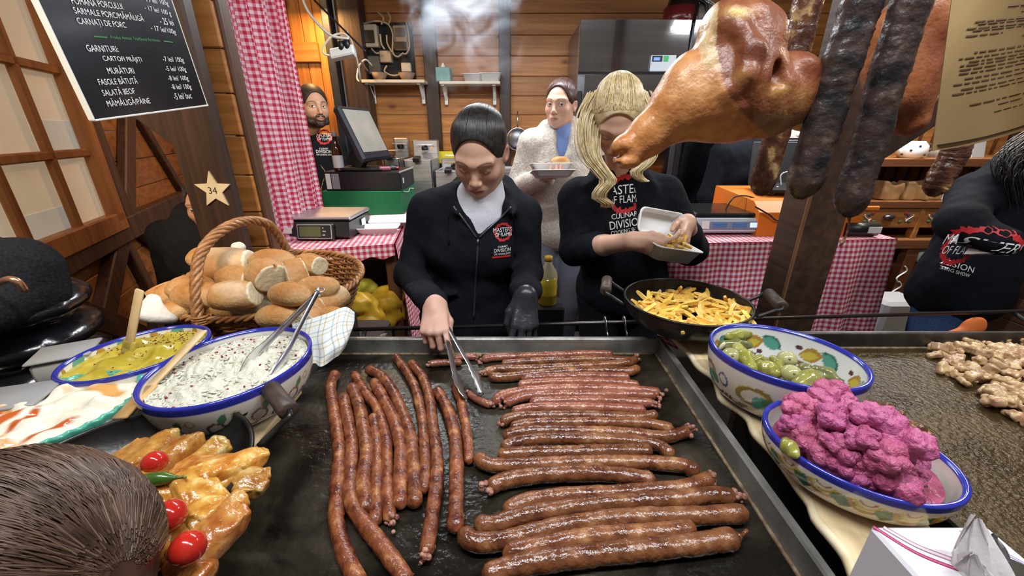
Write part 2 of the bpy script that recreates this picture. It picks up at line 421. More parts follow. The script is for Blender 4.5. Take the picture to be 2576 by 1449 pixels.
# ------------------------------------------------------------------ shared materials
W_ORANGE = wood('orange_pine_x', (.30, .105, .022), (.50, .21, .055), axis=0, rough=.45)
W_ORANGE_Z = wood('orange_pine_z', (.36, .13, .028), (.56, .24, .06), axis=2, rough=.45)
W_DARK = wood('dark_stained_timber_z', (.018, .010, .007), (.055, .026, .016), axis=2, rough=.45, knots=False)
W_DARKX = wood('dark_stained_timber', (.035, .017, .011), (.085, .042, .026), axis=1, rough=.5, knots=False)
W_BEAM = wood('brown_timber', (.055, .022, .010), (.13, .055, .026), axis=2, rough=.5, knots=False)
W_ORANGE_Y = wood('orange_pine_y', (.24, .082, .018), (.42, .17, .045), axis=1, rough=.45)
W_PALE = wood('pale_pine', (.52, .36, .19), (.72, .56, .35), axis=1, rough=.5, knots=False)
W_SHELF = wood('whitewashed_shelf', (.50, .44, .34), (.68, .62, .50), axis=0, rough=.6, knots=False)
STEEL = mat('brushed_steel', (.50, .50, .51), (.66, .66, .67), scale=3, stretch=(1, 1, 30), rough=.42, metal=1, bump=.04, bscale=20)
STEEL_P = mat('polished_steel', (.78, .79, .81), rough=.30, metal=1)
BLACKP = mat('black_plastic', (.012, .012, .014), rough=.38)
BLACKM = mat('matte_black', (.01, .01, .011), rough=.7)
WHITEP = mat('white_plastic', (.72, .71, .67), rough=.4)
FOAM = mat('white_foam', (.80, .80, .79), rough=.55, sss=.0, bump=.1, scale=300)
WHITE_INK = mat('white_print', (.85, .85, .85), rough=.6)
RED_INK = mat('red_print', (.55, .02, .02), rough=.6)
GINGHAM = gingham('red_gingham')

def planks(parent, name, p0, d, up, out, length, total, size, th, m, gap=.003, seed=0):
    """a row of boards: each runs along d for 'length', stacked along 'up'"""
    r = random.Random(seed); d, up, out = unit(d), unit(up), unit(out); k = int(total / size)
    for i in range(k):
        a = np.array(p0, float) + up * (i + .5) * size + out * r.uniform(-.001, .0015)
        o = put(name, xf(box((0, 0, 0), (length, size - gap, th), .0035), frame(a + d * length / 2, d, up, out)), m, parent, smooth=False)

# ------------------------------------------------------------------ floor, ceiling, walls
fl = put('floor', box((0, 1.6, -.03), (9, 7, .06)), mat('floor_dark_boards', (.03, .025, .02), (.06, .05, .04), rough=.7), smooth=False); tag(fl, 'dark floor of the market stall', kind='structure')
ce = thing('ceiling', 'dark wooden roof boards over the stall', None, (1, 1.9, 2.75), kind='structure')
planks(ce, 'plank', (-1.3, .0, 2.78), (1, 0, 0), (0, 1, 0), (0, 0, 1), 4.8, 3.6, .2, .03, W_BEAM, seed=3)
YB = 3.4
wb = thing('wall_back', 'back wall of orange brown horizontal pine boards', None, (.95, YB, 0), kind='structure')
planks(wb, 'plank', (-1.25, YB + .015, 0), (1, 0, 0), (0, 0, 1), (0, -1, 0), 4.6, 2.75, .135, .03, W_ORANGE, seed=1)
for px, wd in ((1092, .10), (1271, .085)):
    x = ay(px, 250, YB)[0]; put('upright', box((x, YB - .03, 1.37), (wd, .05, 2.74)), W_DARK, wb, smooth=False)
wr = thing('wall_right', 'right wall of brown boards behind the dresser', None, (3.35, 2, 0), kind='structure')
planks(wr, 'plank', (3.35, .9, 0), (0, 1, 0), (0, 0, 1), (-1, 0, 0), 2.6, 2.75, .16, .03, W_DARKX, seed=2)
tag(put('trim_1', box((ay(905, 200, 3.3)[0], 3.3, 1.37), (.15, .14, 2.74)), W_DARK, smooth=False), 'dark brown corner post left of the electricity board', kind='structure')

# glowing orange door in the back left corner
dx0, dx1 = ay(640, 100, 3.3)[0], ay(826, 100, 3.3)[0]
d1 = thing('door_1', 'orange pine door of upright boards in the back left corner', None, ((dx0 + dx1) / 2, 3.3, 0), kind='structure')
n = 6
for i in range(n):
    ww = (dx1 - dx0) / n; put('plank', box((dx0 + ww * (i + .5), 3.32, 1.3), (ww - .004, .03, 2.6), .004), W_ORANGE_Z, d1, smooth=False)
c = ay(775, 130, 3.27); put('crossboard', box((c[0] - .05, 3.29, c[2]), (.24, .03, .13), .005), W_ORANGE, d1, smooth=False)
put('edge_strip', box((dx1 + .035, 3.26, 1.3), (.055, .1, 2.6), .006), mat('dark_grey_edge', (.02, .022, .03), rough=.5), d1, smooth=False)
put('jamb', box((dx1 + .155, 3.33, 1.3), (.17, .05, 2.6), .006), W_BEAM, d1, smooth=False)

# ------------------------------------------------------------------ neighbouring hut on the left: orange boards, dark frame, window
WD, WN = V3(-.392, .92, 0), V3(.92, .392, 0); WD /= np.linalg.norm(WD); WN /= np.linalg.norm(WN)
WP = ay(265, 560, 1.9); WP[2] = 0
def wl(px, py): p = ap(px, py, WP, WN); return p
def wsz(px, py): p = wl(px, py); return np.dot(p - WP, WD), p[2]
def wpt(s, z, out=0): return WP + WD * s + V3(0, 0, z) + WN * out
wlft = thing('wall_left', 'neighbouring hut wall of orange boards left of the stall', None, wpt(0, 0), kind='structure')
planks(wlft, 'plank', wpt(-1.3, 0, -.015), WD, (0, 0, 1), WN, 3.4, 2.7, .15, .03, W_ORANGE_Y, seed=5)
def wbar(pts, wd, th=.05, name='beam', par=wlft, m=None, out=None):
    (a, b) = pts; a, b = wl(*a), wl(*b)
    o = (th / 2 if out is None else out)
    return put(name, obox(a + WN * o, b + WN * o, wd, th, up=WN, b=.006), m or W_BEAM, par, smooth=False)
WB2 = W_BEAM
wbar([(100, 40), (297, 560)], .085, .06)
wbar([(20, 705), (500, 478)], .115, .065)
wbar([(307, 180), (303, 570)], .10, .045)
wbar([(300, 235), (455, 490)], .065, .035)
wbar([(432, 340), (480, 500)], .06, .05)
wbar([(283, 610), (205, 960)], .10, .05)
wbar([(290, 590), (400, 800)], .07, .04)
wbar([(60, 752), (365, 862)], .115, .055)
wbar([(330, 575), (470, 690)], .075, .045)
wbar([(372, 830), (470, 800)], .10, .05)
# window
s0, z0 = wsz(57, 640); s1, _ = wsz(262, 560); _, z0b = wsz(262, 560); z0 = (z0 + z0b) / 2
sm = wsz(120, 480)[0]; zm = [wsz(87, 392)[1], wsz(62, 167)[1]]; ztop = wsz(40, -150)[1]
win = thing('window_1', 'window with orange wooden glazing bars and cream curtain behind the glass, neighbouring hut', None, wpt((s0 + s1) / 2, z0), kind='structure')
W_FR = wood('orange_window_frame', (.28, .085, .018), (.44, .165, .04), axis=2, rough=.4, knots=False)
fr = lambda a, b, wd, th=.045: obox(wpt(*a, .03 + th / 2), wpt(*b, .03 + th / 2), wd, th, up=WN, b=.006)
sL = s0 - .02
for a, b, wd in (((sL - .5, z0), (s1 + .04, z0), .085), ((s1, z0), (s1, ztop), .085), ((sL - .5, z0), (sL - .5, ztop), .085)):
    put('frame', fr(a, b, wd), W_FR, win, smooth=False)
for s_ in (sm, sm - (s1 - sm)): put('glazing_bar', fr((s_, z0), (s_, ztop), .032, .03), W_FR, win, smooth=False)
for z_ in zm: put('glazing_bar', fr((sL - .5, z_), (s1, z_), .034, .03), W_FR, win, smooth=False)
cream = mat('cream_blind', (.66, .54, .38), (.72, .60, .45), scale=3, rough=.8, emit=((.75, .60, .40), .32)); grey = mat('grey_cream_blind', (.55, .52, .42), (.6, .57, .48), scale=3, rough=.8, emit=((.62, .58, .48), .30))  # small emission put into the blinds lifts the panes, as though lit from inside
cols = [sL - .5, sm - (s1 - sm), sm, s1]; rows = [z0, zm[0], zm[1], ztop]; k = 0
for i in range(3):
    for j in range(3):
        a = wpt(cols[i], rows[j], .018); ww, hh = cols[i + 1] - cols[i], rows[j + 1] - rows[j]
        put('pane', xf(box((ww / 2, hh / 2, 0), (ww, hh, .012), .002), frame(a, WD, (0, 0, 1), WN)), cream, win, smooth=False)
        if (i + j) % 2 == 1: put('blind_fold', xf(box((ww / 2, hh * .2, .007), (ww, hh * .4, .004), .001), frame(a, WD, (0, 0, 1), WN)), grey, win, smooth=False)

# ------------------------------------------------------------------ stall posts at the front
def post(name, label, px, py, Y, wd, dp, ztop, m, zbot=0):
    x = ay(px, py, Y)[0]; t = thing(name, label, 'post', (x, Y, zbot))
    put('timber', box((x, Y, (zbot + ztop) / 2), (wd, dp, ztop - zbot), .008), m, t, smooth=False); return t, x
pl, plx = post('timber_post', 'dark brown post bearing a pale wooden star', 546, 520, 1.38, .150, .05, 2.7, W_DARK)
put('brace', obox(ay(290, 200, 1.385), ay(530, 372, 1.385), .12, .045, up=(0, 1, 0)), W_DARK, pl, smooth=False)
# strip of boards and a second post right of it
xs = ay(617, 500, 1.5)[0]
ws = thing('wall_stall', 'narrow strip of orange boards between the star post and the curtain', None, (xs, 1.52, 0), kind='structure')
planks(ws, 'plank', (xs - .040, 1.52, 0), (1, 0, 0), (0, 0, 1), (0, -1, 0), .078, 2.7, .135, .03, W_ORANGE, seed=6)
x2 = ay(656, 500, 1.55)[0]
p2 = thing('timber_post', 'slim dark brown post along the left edge of the gingham curtain', 'post', (x2, 1.55, 0)); put('timber', box((x2, 1.55, 1.35), (.046, .06, 2.7), .006), W_BEAM, p2, smooth=False)
# star plaque 34
sc = ay(540, 478, 1.355)
star = thing('star_plaque', 'pale plywood star numbered 34 on the dark post', 'sign', sc)
pts = [((.062 if i % 2 == 0 else .027) * math.sin(i * math.pi / 5), (.062 if i % 2 == 0 else .027) * math.cos(i * math.pi / 5)) for i in range(10)]
SM = frame(sc, (1, 0, 0), (0, 0, 1), (0, -1, 0))
put('board', xf(prism(pts, 0, .006), SM), mat('plywood', (.52, .42, .26), (.62, .52, .34), scale=12, rough=.6), star, smooth=False)
# right post, its brace
pr, prx = post('timber_post', 'thick brown post with a paler edge, right of the fries wok', 1998, 700, 1.26, .135, .12, 2.7, W_DARKX)
e = box((prx - .066 + .004, 1.26 - .06 + .004, 1.35), (.010, .010, 2.69), .002); put('pale_edge', e, wood('pale_brown_edge', (.20, .09, .04), (.34, .18, .08), axis=2, knots=False), pr, smooth=False)  # paler brown strip down one corner of the post
put('brace', obox(ay(2095, 440, 1.34), ay(2400, 240, 1.34), .075, .06, up=(0, 1, 0)), W_DARK, pr, smooth=False)

# ------------------------------------------------------------------ griddles
GZ = .98; XR, XL, YBK, YF = .362, -.46, .868, .29
oily = mat('oily_black_griddle', (.0075, .0062, .0045), (.050, .040, .026), scale=7, detail=8, lo=.40, hi=.74, rough=.13, rough2=.40, spec=.45, bump=.6, bscale=70, bdetail=6, metal=.0, dist=.8)
oily2 = mat('oily_brown_griddle', (.014, .008, .0035), (.060, .038, .014), scale=9, detail=8, lo=.3, hi=.7, rough=.12, rough2=.3, spec=.5, bump=.9, bscale=110, bdetail=4, metal=.1)
rimm = mat('worn_griddle_steel', (.10, .095, .085), (.34, .33, .30), scale=9, detail=9, lo=.35, hi=.7, rough=.38, metal=.4, bump=.25, bscale=50)
rimm2 = mat('scorched_griddle_steel', (.035, .03, .028), (.12, .11, .10), scale=11, detail=9, lo=.35, hi=.7, rough=.38, metal=.7, bump=.25, bscale=50)
gstain = mat('burnt_fat_line', (.10, .055, .02), (.26, .20, .12), scale=60, rough=.5)
def griddle(label, x0, x1, yb, yf, m, rm, name='griddle'):
    t = thing(name, label, 'griddle', ((x0 + x1) / 2, (yf + yb) / 2, 0))
    put('plate', box(((x0 + x1) / 2, (yf + yb) / 2, GZ - .006), (x1 - x0, yb - yf, .012), .001), m, t, smooth=False)
    H = .043; th = .014
    def rim(a, b): put('rim', obox(np.r_[a, GZ + H / 2 - .006], np.r_[b, GZ + H / 2 - .006], th, H + .012, b=.003), rm, t, smooth=False)
    rim((x0 - th, yb + th / 2), (x1 + th, yb + th / 2)); rim((x1 + th / 2, yf), (x1 + th / 2, yb)); rim((x0 - th / 2, yf), (x0 - th / 2, yb))
    rim((x0 - th, yf - th / 2), (x1 + th, yf - th / 2))
    for a, b in (((x1 - .002, yf), (x1 - .002, yb)), ((x0, yb - .002), (x1, yb - .002))):
        put('weld_seam', tube(smooth_path([np.r_[a, GZ + .001], np.r_[b, GZ + .001]], 24), .0035, 6), gstain, t)
    put('stand', box(((x0 + x1) / 2, (yf + yb) / 2, .48), (x1 - x0 - .02, yb - yf - .04, .94), .01), BLACKM, t, smooth=False)
    return t
griddle('large black griddle covered in grilled sausages', XL, XR, YBK, YF, oily, rimm)
griddle('brown oily griddle with diced pork at the right', .59, 1.75, YBK + .03, YF, oily2, rimm2)

def board(name, label, pts, top, th, m):
    P = [az(px, py, top)[:2] for px, py in pts]; t = thing(name, label, 'board', (np.mean([p[0] for p in P]), np.mean([p[1] for p in P]), top - th))
    put('slab', prism([tuple(p) for p in P], top - th, top), m, t, smooth=False); return t, P
BT = 1.036
W_BOARD = wood('raw_edge_board', (.50, .36, .19), (.68, .54, .33), axis=1, rough=.55)
lp = [(1690, 835), (1712, 862), (1738, 885), (1762, 918), (1800, 945), (1812, 975), (1822, 1000), (1862, 1025), (1890, 1050), (1905, 1085), (1945, 1125), (1985, 1175), (2020, 1225), (2048, 1262), (2062, 1300), (2105, 1350), (2140, 1395), (2158, 1440), (2185, 1500), (2232, 1590), (2262, 1690), (2300, 1790)]
rp_ = [(2860, 1790), (2520, 1500), (2400, 1393), (2325, 1310), (2260, 1240), (2100, 1080), (1990, 950), (1890, 835)]
# polygon winding: left edge then right edge reversed
bR, P = board('live_edge_board', 'pale raw-edged plank carrying the pickle and cauliflower bowls', lp + rp_, BT, .014, W_BOARD)
edge = [V3(p[0] - .002, p[1], BT - .006) for p in P[:len(lp)]]
put('bark_edge', tube(smooth_path(edge, 70), .007, 6), mat('cream_bark_edge', (.56, .44, .24), (.72, .62, .42), scale=30, rough=.6), bR)
bL = thing('serving_board', 'pale board under the salad and sauce bowls', 'board', (-.7, .55, BT - .014))
put('slab', box((-.515, .465, BT - .007), (.21, .37, .014), .003), W_PALE, bL, smooth=False); put('dark_shelf', box((-.775, .535, BT - .010), (.30, .51, .020), .003), BLACKM, bL, smooth=False)
put('trestle', box((-.715, .535, .50), (.42, .49, 1.0), .01), BLACKM, bL, smooth=False)

# rail behind the griddles with its two hooks
ra, rb_ = az(890, 829, 1.0), az(2640, 781, 1.0)
rt = thing('rail', 'long thin steel rail running behind the griddles', 'rail', (ra + rb_) / 2)
put('rod', cyl(ra, rb_, .0055, 12), mat('dark_steel_rod', (.10, .09, .085), rough=.3, metal=.9), rt)
for px in (1524, 1573):
    u = (px - 890) / (2640 - 890); p = ra + (rb_ - ra) * 0; tt = (az(px, 816, 1.0)[0] - ra[0]) / (rb_[0] - ra[0]); p = ra + (rb_ - ra) * tt
    hk = [p + V3(0, .012, -.004), p + V3(0, .008, .009), p + V3(0, -.006, .010), p + V3(0, -.014, 0), p + V3(.003, -.018, -.018), p + V3(.004, -.03, -.03)]
    tube_ = tube(smooth_path(hk, 14), .008, 6, flat=.3); put('hook', tube_, STEEL_P, rt)
for x in (-.4, .47, 1.5):
    tt = (x - ra[0]) / (rb_[0] - ra[0]); p = ra + (rb_ - ra) * tt
    put('bracket', cyl(p + V3(0, -.002, -.006), V3(x, YBK + .02, .95), .006, 8), BLACKM, rt)

# ------------------------------------------------------------------ sausages on the griddle
def sausage_mat(name, a, b, c, rough, sc):
    return mat(name, a, b, scale=sc, detail=6, lo=.36, hi=.60, c3=c, rough=rough, rough2=rough + .14, spec=.6, coat=.35, bump=.55, bscale=130, rnd=.14, bdetail=3)
SAU_A = sausage_mat('browned_sausage', (.085, .017, .009), (.24, .070, .022), (.46, .22, .075), .24, 48)
SAU_B = sausage_mat('shiny_sausage', (.095, .026, .010), (.22, .080, .028), (.37, .185, .075), .16, 36)
SAU_P = sausage_mat('half_raw_sausage', (.20, .058, .032), (.31, .11, .06), (.44, .22, .13), .16, 30)
CRUMB = mat('crumbly_sausage_meat', (.22, .07, .045), (.46, .24, .17), scale=90, rough=.45, bump=.8, bscale=200)
def sausage(pts, r, label, m, group, name='sausage', z=GZ, crumb=(0, 0), seed=0, zl=None, n=12):
    rr = np.random.default_rng(seed); P = np.array([az(x, y, z + r) for x, y in pts])
    if zl is not None: P[:, 2] += zl
    L = np.linalg.norm(np.diff(P, axis=0), axis=1).sum(); m_ = max(18, int(L / .006)); Q = smooth_path(P, m_)
    t = np.linspace(0, 1, m_); dist = np.minimum(t, 1 - t) * L
    R = r * np.sqrt(np.clip(1 - (1 - np.clip(dist / (r * .9), 0, 1)) ** 2, .08, 1))
    wob = sum(rr.uniform(.012, .03) * np.sin(2 * np.pi * t * f + rr.uniform(0, 6)) for f in (3, 7, 13, 22)); R = R * (1 + wob)
    V, F = tube(Q, R, n)
    V = np.asarray(V); V += rr.normal(0, r * .018, V.shape)
    V[:, 2] = np.maximum(V[:, 2], z + .0004) if zl is None else V[:, 2]
    th = thing(name, label, 'sausage', (Q[m_ // 2][0], Q[m_ // 2][1], z), group); ca_ = put('casing', (V, F), m, th)
    for e, on in zip((0, -1), crumb):
        if not on: continue
        d = unit(Q[0] - Q[3]) if e == 0 else unit(Q[-1] - Q[-4]); parts = []
        for _ in range(9):
            q = Q[e] + d * rr.uniform(-.004, .005) + rr.normal(0, r * .42, 3); q[2] = max(q[2], z + .003)
            parts.append(sphere(q, r * rr.uniform(.28, .5), 7, 5))
        put('burst_end', join(*parts), CRUMB, ca_)
    return th
Z3 = lambda L: [(780 + x / 2.419, 850 + y / 2.419) for x, y in L]
Z4 = lambda L: [(1150 + x / 2.419, 850 + y / 2.419) for x, y in L]
ORD = ['first', 'second', 'third', 'fourth', 'fifth', 'sixth', 'seventh', 'eighth', 'ninth', 'tenth', 'eleventh', 'twelfth', 'thirteenth', 'fourteenth', 'fifteenth', 'sixteenth', 'seventeenth', 'eighteenth', 'nineteenth', 'twentieth', 'twenty-first', 'twenty-second']
LEFT = [
 ([(155,210),(125,300),(150,480),(178,680),(165,900),(160,1100),(190,1250),(250,1400),(330,1560)], .0112, (0,0), 'long sausage at the far left of the upright sausages, curving along them all'),
 ([(200,345),(225,470),(255,650),(245,850),(255,1010),(330,1130),(440,1270),(520,1380),(600,1500)], .0114, (0,0), 'long upright sausage bending to the lower right, beside the far left one'),
 ([(250,290),(300,420),(325,560),(345,700),(325,880),(345,1065)], .0122, (0,0), 'thick straight browned sausage, third from the left among the upright ones'),
 ([(385,465),(400,600),(408,750),(405,920),(400,1050),(395,1140)], .0098, (0,0), 'short thin upright sausage squeezed between longer ones, fourth from the left at its lower end'),
 ([(265,215),(330,320),(410,440),(460,600),(470,750),(470,900),(480,1050),(492,1115)], .0098, (0,1), 'slim upright sausage with a burst pale lower end'),
 ([(385,260),(450,380),(510,500),(550,660),(550,830),(548,960),(550,1035)], .0118, (0,0), 'thick upright sausage right of the one with the burst lower end'),
 ([(345,185),(430,230),(500,320),(560,450),(610,600),(630,780),(635,920),(638,1030)], .0113, (0,0), 'upright sausage whose top hooks left, left of the long pair near the back rim'),
 ([(515,110),(590,210),(645,320),(680,480),(695,650),(700,800),(695,945)], .0098, (0,0), 'left sausage of the long pair reaching the back rim'),
 ([(610,145),(690,250),(730,380),(745,520),(770,700),(770,880),(745,1060),(725,1200),(705,1325)], .0106, (0,1), 'longest of the pair from the back rim, with a burst red lower end'),
 ([(770,310),(830,420),(875,560),(890,730),(890,900),(885,1060),(885,1185)], .0116, (0,0), 'upright sausage standing alone right of the long pair'),
 ([(880,285),(920,400),(950,560),(965,690),(970,765)], .0092, (0,0), 'short slim upright sausage below the tong tips'),
]
for i, (p, r, cr, lab) in enumerate(LEFT):
    sausage(Z3(p), r, lab if len(lab.split()) > 13 else lab + ' on the griddle', SAU_A, 'upright sausages on the griddle', crumb=cr, seed=i)
RIGHT = [
 ([(150,135),(220,120),(400,112),(600,105),(780,97),(950,100)], .0098, (1,0), SAU_P, 'rearmost lengthwise sausage along the back rim'),
 ([(270,158),(450,145),(700,135),(900,130),(1090,140)], .0098, (0,0), SAU_B, 'lengthwise sausage second from the back rim'),
 ([(160,215),(240,190),(400,190),(650,178),(900,165),(1040,150),(1095,128)], .0105, (1,1), SAU_B, 'lengthwise sausage third from the back rim with a pink upturned right end'),
 ([(190,238),(300,240),(500,218),(750,203),(950,203),(1050,205),(1105,180)], .0110, (0,0), SAU_B, 'lengthwise sausage fourth from the back rim with a blunt right end'),
 ([(390,250),(550,240),(800,233),(1000,238),(1050,250)], .0098, (0,0), SAU_P, 'short lengthwise sausage fifth from the back rim with a pale split right end'),
 ([(370,287),(550,272),(800,268),(1000,275),(1110,290)], .0102, (0,0), SAU_P, 'lengthwise sausage sixth from the back rim'),
 ([(225,400),(280,350),(420,322),(650,310),(900,310),(1100,320),(1240,335)], .0108, (0,1), SAU_P, 'pink lengthwise sausage beside the tong tips, curving down at its left end'),
 ([(290,402),(400,360),(600,347),(850,347),(1050,347),(1215,352)], .0104, (1,1), SAU_P, 'pink lengthwise sausage with a crumbled left end, eighth from the back rim'),
 ([(440,392),(600,385),(850,382),(1050,390),(1200,400)], .0102, (0,1), SAU_P, 'shorter pink lengthwise sausage, ninth from the back rim'),
 ([(330,450),(450,428),(650,422),(900,427),(1150,440)], .0104, (0,0), SAU_P, 'lengthwise sausage tenth from the back rim'),
 ([(265,522),(340,485),(550,475),(800,475),(1050,485),(1150,478),(1222,465)], .0106, (1,0), SAU_B, 'lengthwise sausage eleventh from the back rim'),
 ([(320,548),(450,522),(700,517),(950,517),(1150,522),(1320,555)], .0106, (0,0), SAU_B, 'lengthwise sausage twelfth from the back rim, tapering down at its right end'),
 ([(285,608),(350,578),(550,567),(800,572),(1050,582),(1250,602),(1350,585),(1415,560)], .0112, (0,1), SAU_B, 'lengthwise sausage whose burst right end turns up towards the rim'),
 ([(280,682),(330,645),(500,617),(750,617),(1000,627),(1200,650),(1270,685),(1315,725)], .0116, (0,0), SAU_B, 'lengthwise sausage whose right end curls down behind the hooked one'),
 ([(245,712),(450,702),(700,697),(950,690),(1190,690)], .0122, (0,0), SAU_B, 'straight short sausage with two cut ends in mid griddle'),
 ([(115,715),(200,772),(400,775),(700,762),(1000,757),(1250,765),(1400,785),(1455,840)], .0124, (0,0), SAU_B, 'long hooked sausage curving round to the one below at its right end'),
 ([(185,922),(280,872),(500,837),(750,825),(1000,838),(1210,870)], .0130, (1,0), SAU_B, 'arched sausage inside the hook, with a burst pale left end'),
 ([(290,1075),(380,1010),(600,967),(900,950),(1200,930),(1400,908),(1500,872),(1545,850)], .0128, (0,1), SAU_B, 'sausage below the arched one, its right end meeting the hook'),
 ([(112,1105),(200,1142),(400,1085),(700,1032),(1000,1002),(1300,985),(1550,958),(1700,970)], .0130, (0,1), SAU_B, 'long sausage with a blunt burst right end, fourth from the front'),
 ([(25,1165),(100,1240),(300,1232),(600,1155),(900,1107),(1200,1087),(1500,1082),(1770,1065)], .0132, (0,0), SAU_B, 'longest lengthwise sausage, third from the front, pale at its left end'),
 ([(275,1320),(500,1272),(800,1215),(1100,1192),(1300,1180),(1450,1150)], .0130, (0,0), SAU_B, 'lengthwise sausage second from the front'),
 ([(150,1450),(450,1372),(800,1325),(1100,1292),(1400,1260),(1600,1232),(1710,1210)], .0140, (0,0), SAU_B, 'frontmost lengthwise sausage with a twisted thin right tip'),
]
for i, (p, r, cr, m, lab) in enumerate(RIGHT):
    t = sausage(Z4(p), r, lab if len(lab.split()) > 13 else lab + ' on the griddle', m, 'lengthwise sausages on the griddle', crumb=cr, seed=50 + i)
q = [az(*Z4([p])[0], GZ + .014) for p in ((1705, 1212), (1735, 1198), (1765, 1172))]; put('twisted_tip', tube(smooth_path(q, 8), [.006] * 2 + [.003] * 6, 6), SAU_B, t)
sausage(Z3([(722,160),(800,152),(925,150)]), .0085, 'short broken sausage piece left of the tongs near the back rim', SAU_P, 'sausage scraps', name='sausage_piece', crumb=(1, 0), seed=90)
sausage(Z3([(868,128),(940,115),(1015,118)]), .0085, 'short broken sausage piece with a crumbled right end behind the tongs', SAU_P, 'sausage scraps', name='sausage_piece', crumb=(0, 1), seed=91)
sausage(Z4([(70,335),(110,368),(165,395),(215,408)]), .008, 'crumbling sausage scrap gripped by the tong tips', SAU_P, 'sausage scraps', name='sausage_piece', crumb=(1, 1), seed=92)
# ------------------------------------------------------------------ painted bowls
GLAZE = mat('painted_glaze', (1, 1, 1), vcol=True, rough=.12, coat=.5)
CREAMG, BLUE = (.74, .70, .60), (.022, .03, .30)
def paint(u, v, col, motifs):
    """flat brushwork: ellipses, rings and arcs in (around, up) metres"""
    for m in motifs:
        k, u0, v0, a, b, rot, c = m[:7]
        du = (u - u0); du -= np.round(du / u.max()) * u.max() if k != 'x' else 0
        dv = v - v0; cs, sn = math.cos(rot), math.sin(rot); x, y = du * cs + dv * sn, -du * sn + dv * cs
        if k == 'e': s = (x / a) ** 2 + (y / b) ** 2 < 1
        elif k == 'l': s = np.abs(y) < b * np.maximum(0, 1 - (x / a) ** 2)                      # leaf
        elif k == 'o': q = np.sqrt((x / a) ** 2 + (y / b) ** 2); s = (q < 1) & (q > .68)
        elif k == 'a': q = np.sqrt((x / a) ** 2 + (y / b) ** 2); s = (q < 1) & (q > .72) & (y > 0)
        col[s] = c
def bowl(label, c, R, sx, sy, rz, zb, zr, foot, motifs_out, motifs_in=None, rim_w=.010, inner=(.76, .72, .63), name='oval_bowl', flute=0, rimcol=BLUE, th=.007, footcol=None, group=None):
    t = thing(name, label, 'bowl', (c[0], c[1], zb), group)
    H = zr - zb; n = 380; out = []
    for s in np.linspace(0, 1, 34): out.append((foot + (R - foot) * (1 - (1 - s) ** 2.0) ** .5 if s > 0 else foot, .006 + (H - .006) * s))
    prof = [(0, .003), (foot * .9, .003), (foot * .98, 0), (foot, .0)] + out
    lip = [(R - th * (.5 - .5 * math.cos(a)), H + th * .5 * math.sin(a)) for a in np.linspace(0.2, math.pi, 6)]
    inn = [(max(r - th * (1 + .3 * i / 33), .001), max(z, .012)) for i, (r, z) in enumerate(out[::-1])]
    prof = prof + lip + inn + [(foot * .5, .012), (0, .012)]
    V, F = lathe(prof, n, (0, 0, 0), 1, 1)
    rho = np.hypot(V[:, 0], V[:, 1]); th_ = np.arctan2(V[:, 1], V[:, 0]); z = V[:, 2]
    side = np.zeros(len(V), int); no = 4 + len(out); ii = [0]
    cnt = 1; tags = []
    for i, (r, zz) in enumerate(prof):
        k = 1 if r < 1e-6 else n; tags += [0 if i < no else (1 if i < no + len(lip) else 2)] * k
    tags = np.array(tags); per = 2 * math.pi * R; u = (th_ % (2 * math.pi)) * R
    col = np.empty((len(V), 3)); col[:] = CREAMG; col[tags == 2] = inner
    o = tags == 0; co = col[o]; paint(u[o], z[o], co, motifs_out); col[o] = co
    if motifs_in:
        o = tags == 2; co = col[o]; paint(u[o], z[o], co, motifs_in); col[o] = co
    if footcol is not None: col[(tags == 0) & (z < .009)] = footcol
    rm = (tags == 1) | ((tags == 0) & (z > H - rim_w)) | ((tags == 2) & (z > H - rim_w * .35)); col[rm] = rimcol
    if flute:
        f = 1 + .045 * np.abs(np.sin(th_ * flute / 2)) * np.clip(z / H, 0, 1); V[:, 0] *= f; V[:, 1] *= f
    cs, sn = math.cos(rz), math.sin(rz); x, y = V[:, 0] * sx, V[:, 1] * sy
    W = np.c_[x * cs - y * sn + c[0], x * sn + y * cs + c[1], z + zb]
    put('bowl_body', (W, F), GLAZE, t, col=col); return t
def inb(c, R, sx, sy, rz, r, a):          # point inside an oval bowl
    x, y = r * math.cos(a) * R * sx, r * math.sin(a) * R * sy; cs, sn = math.cos(rz), math.sin(rz)
    return c[0] + x * cs - y * sn, c[1] + x * sn + y * cs
def filling(c, R, sx, sy, rz, z, dome, amp, fr, seed, n=90, m=44, cfun=None):
    """heaped soft food filling a bowl"""
    r_ = np.random.default_rng(seed); rr = np.linspace(0, 1, m)[:, None]; aa = np.linspace(0, 2 * np.pi, n)[None, :]
    x, y = rr * np.cos(aa), rr * np.sin(aa); hgt = dome * (1 - rr ** 2) + 0 * aa
    for _ in range(14):
        d = r_.normal(size=2) * fr; hgt = hgt + amp / 3.2 * np.sin(x * d[0] + y * d[1] + r_.uniform(0, 6.3) + 1.2 * np.sin(y * d[0] * .6 + x * 3))
    hgt = hgt * (1 - rr ** 8 * .6); X, Y = x * R * sx, y * R * sy; cs, sn = math.cos(rz), math.sin(rz)
    P = np.stack([c[0] + X * cs - Y * sn, c[1] + X * sn + Y * cs, z + hgt], -1)
    V, F = grid(P); return V, [tuple(f[::-1]) for f in F.tolist()], x.ravel(), y.ravel(), hgt.ravel()
G1, G2, PLUM, TURQ, YEL, BRN, OCH, DBL = (.05, .16, .07), (.10, .24, .12), (.10, .035, .05), (.10, .34, .27), (.58, .46, .06), (.20, .10, .03), (.42, .24, .05), (.03, .06, .22)

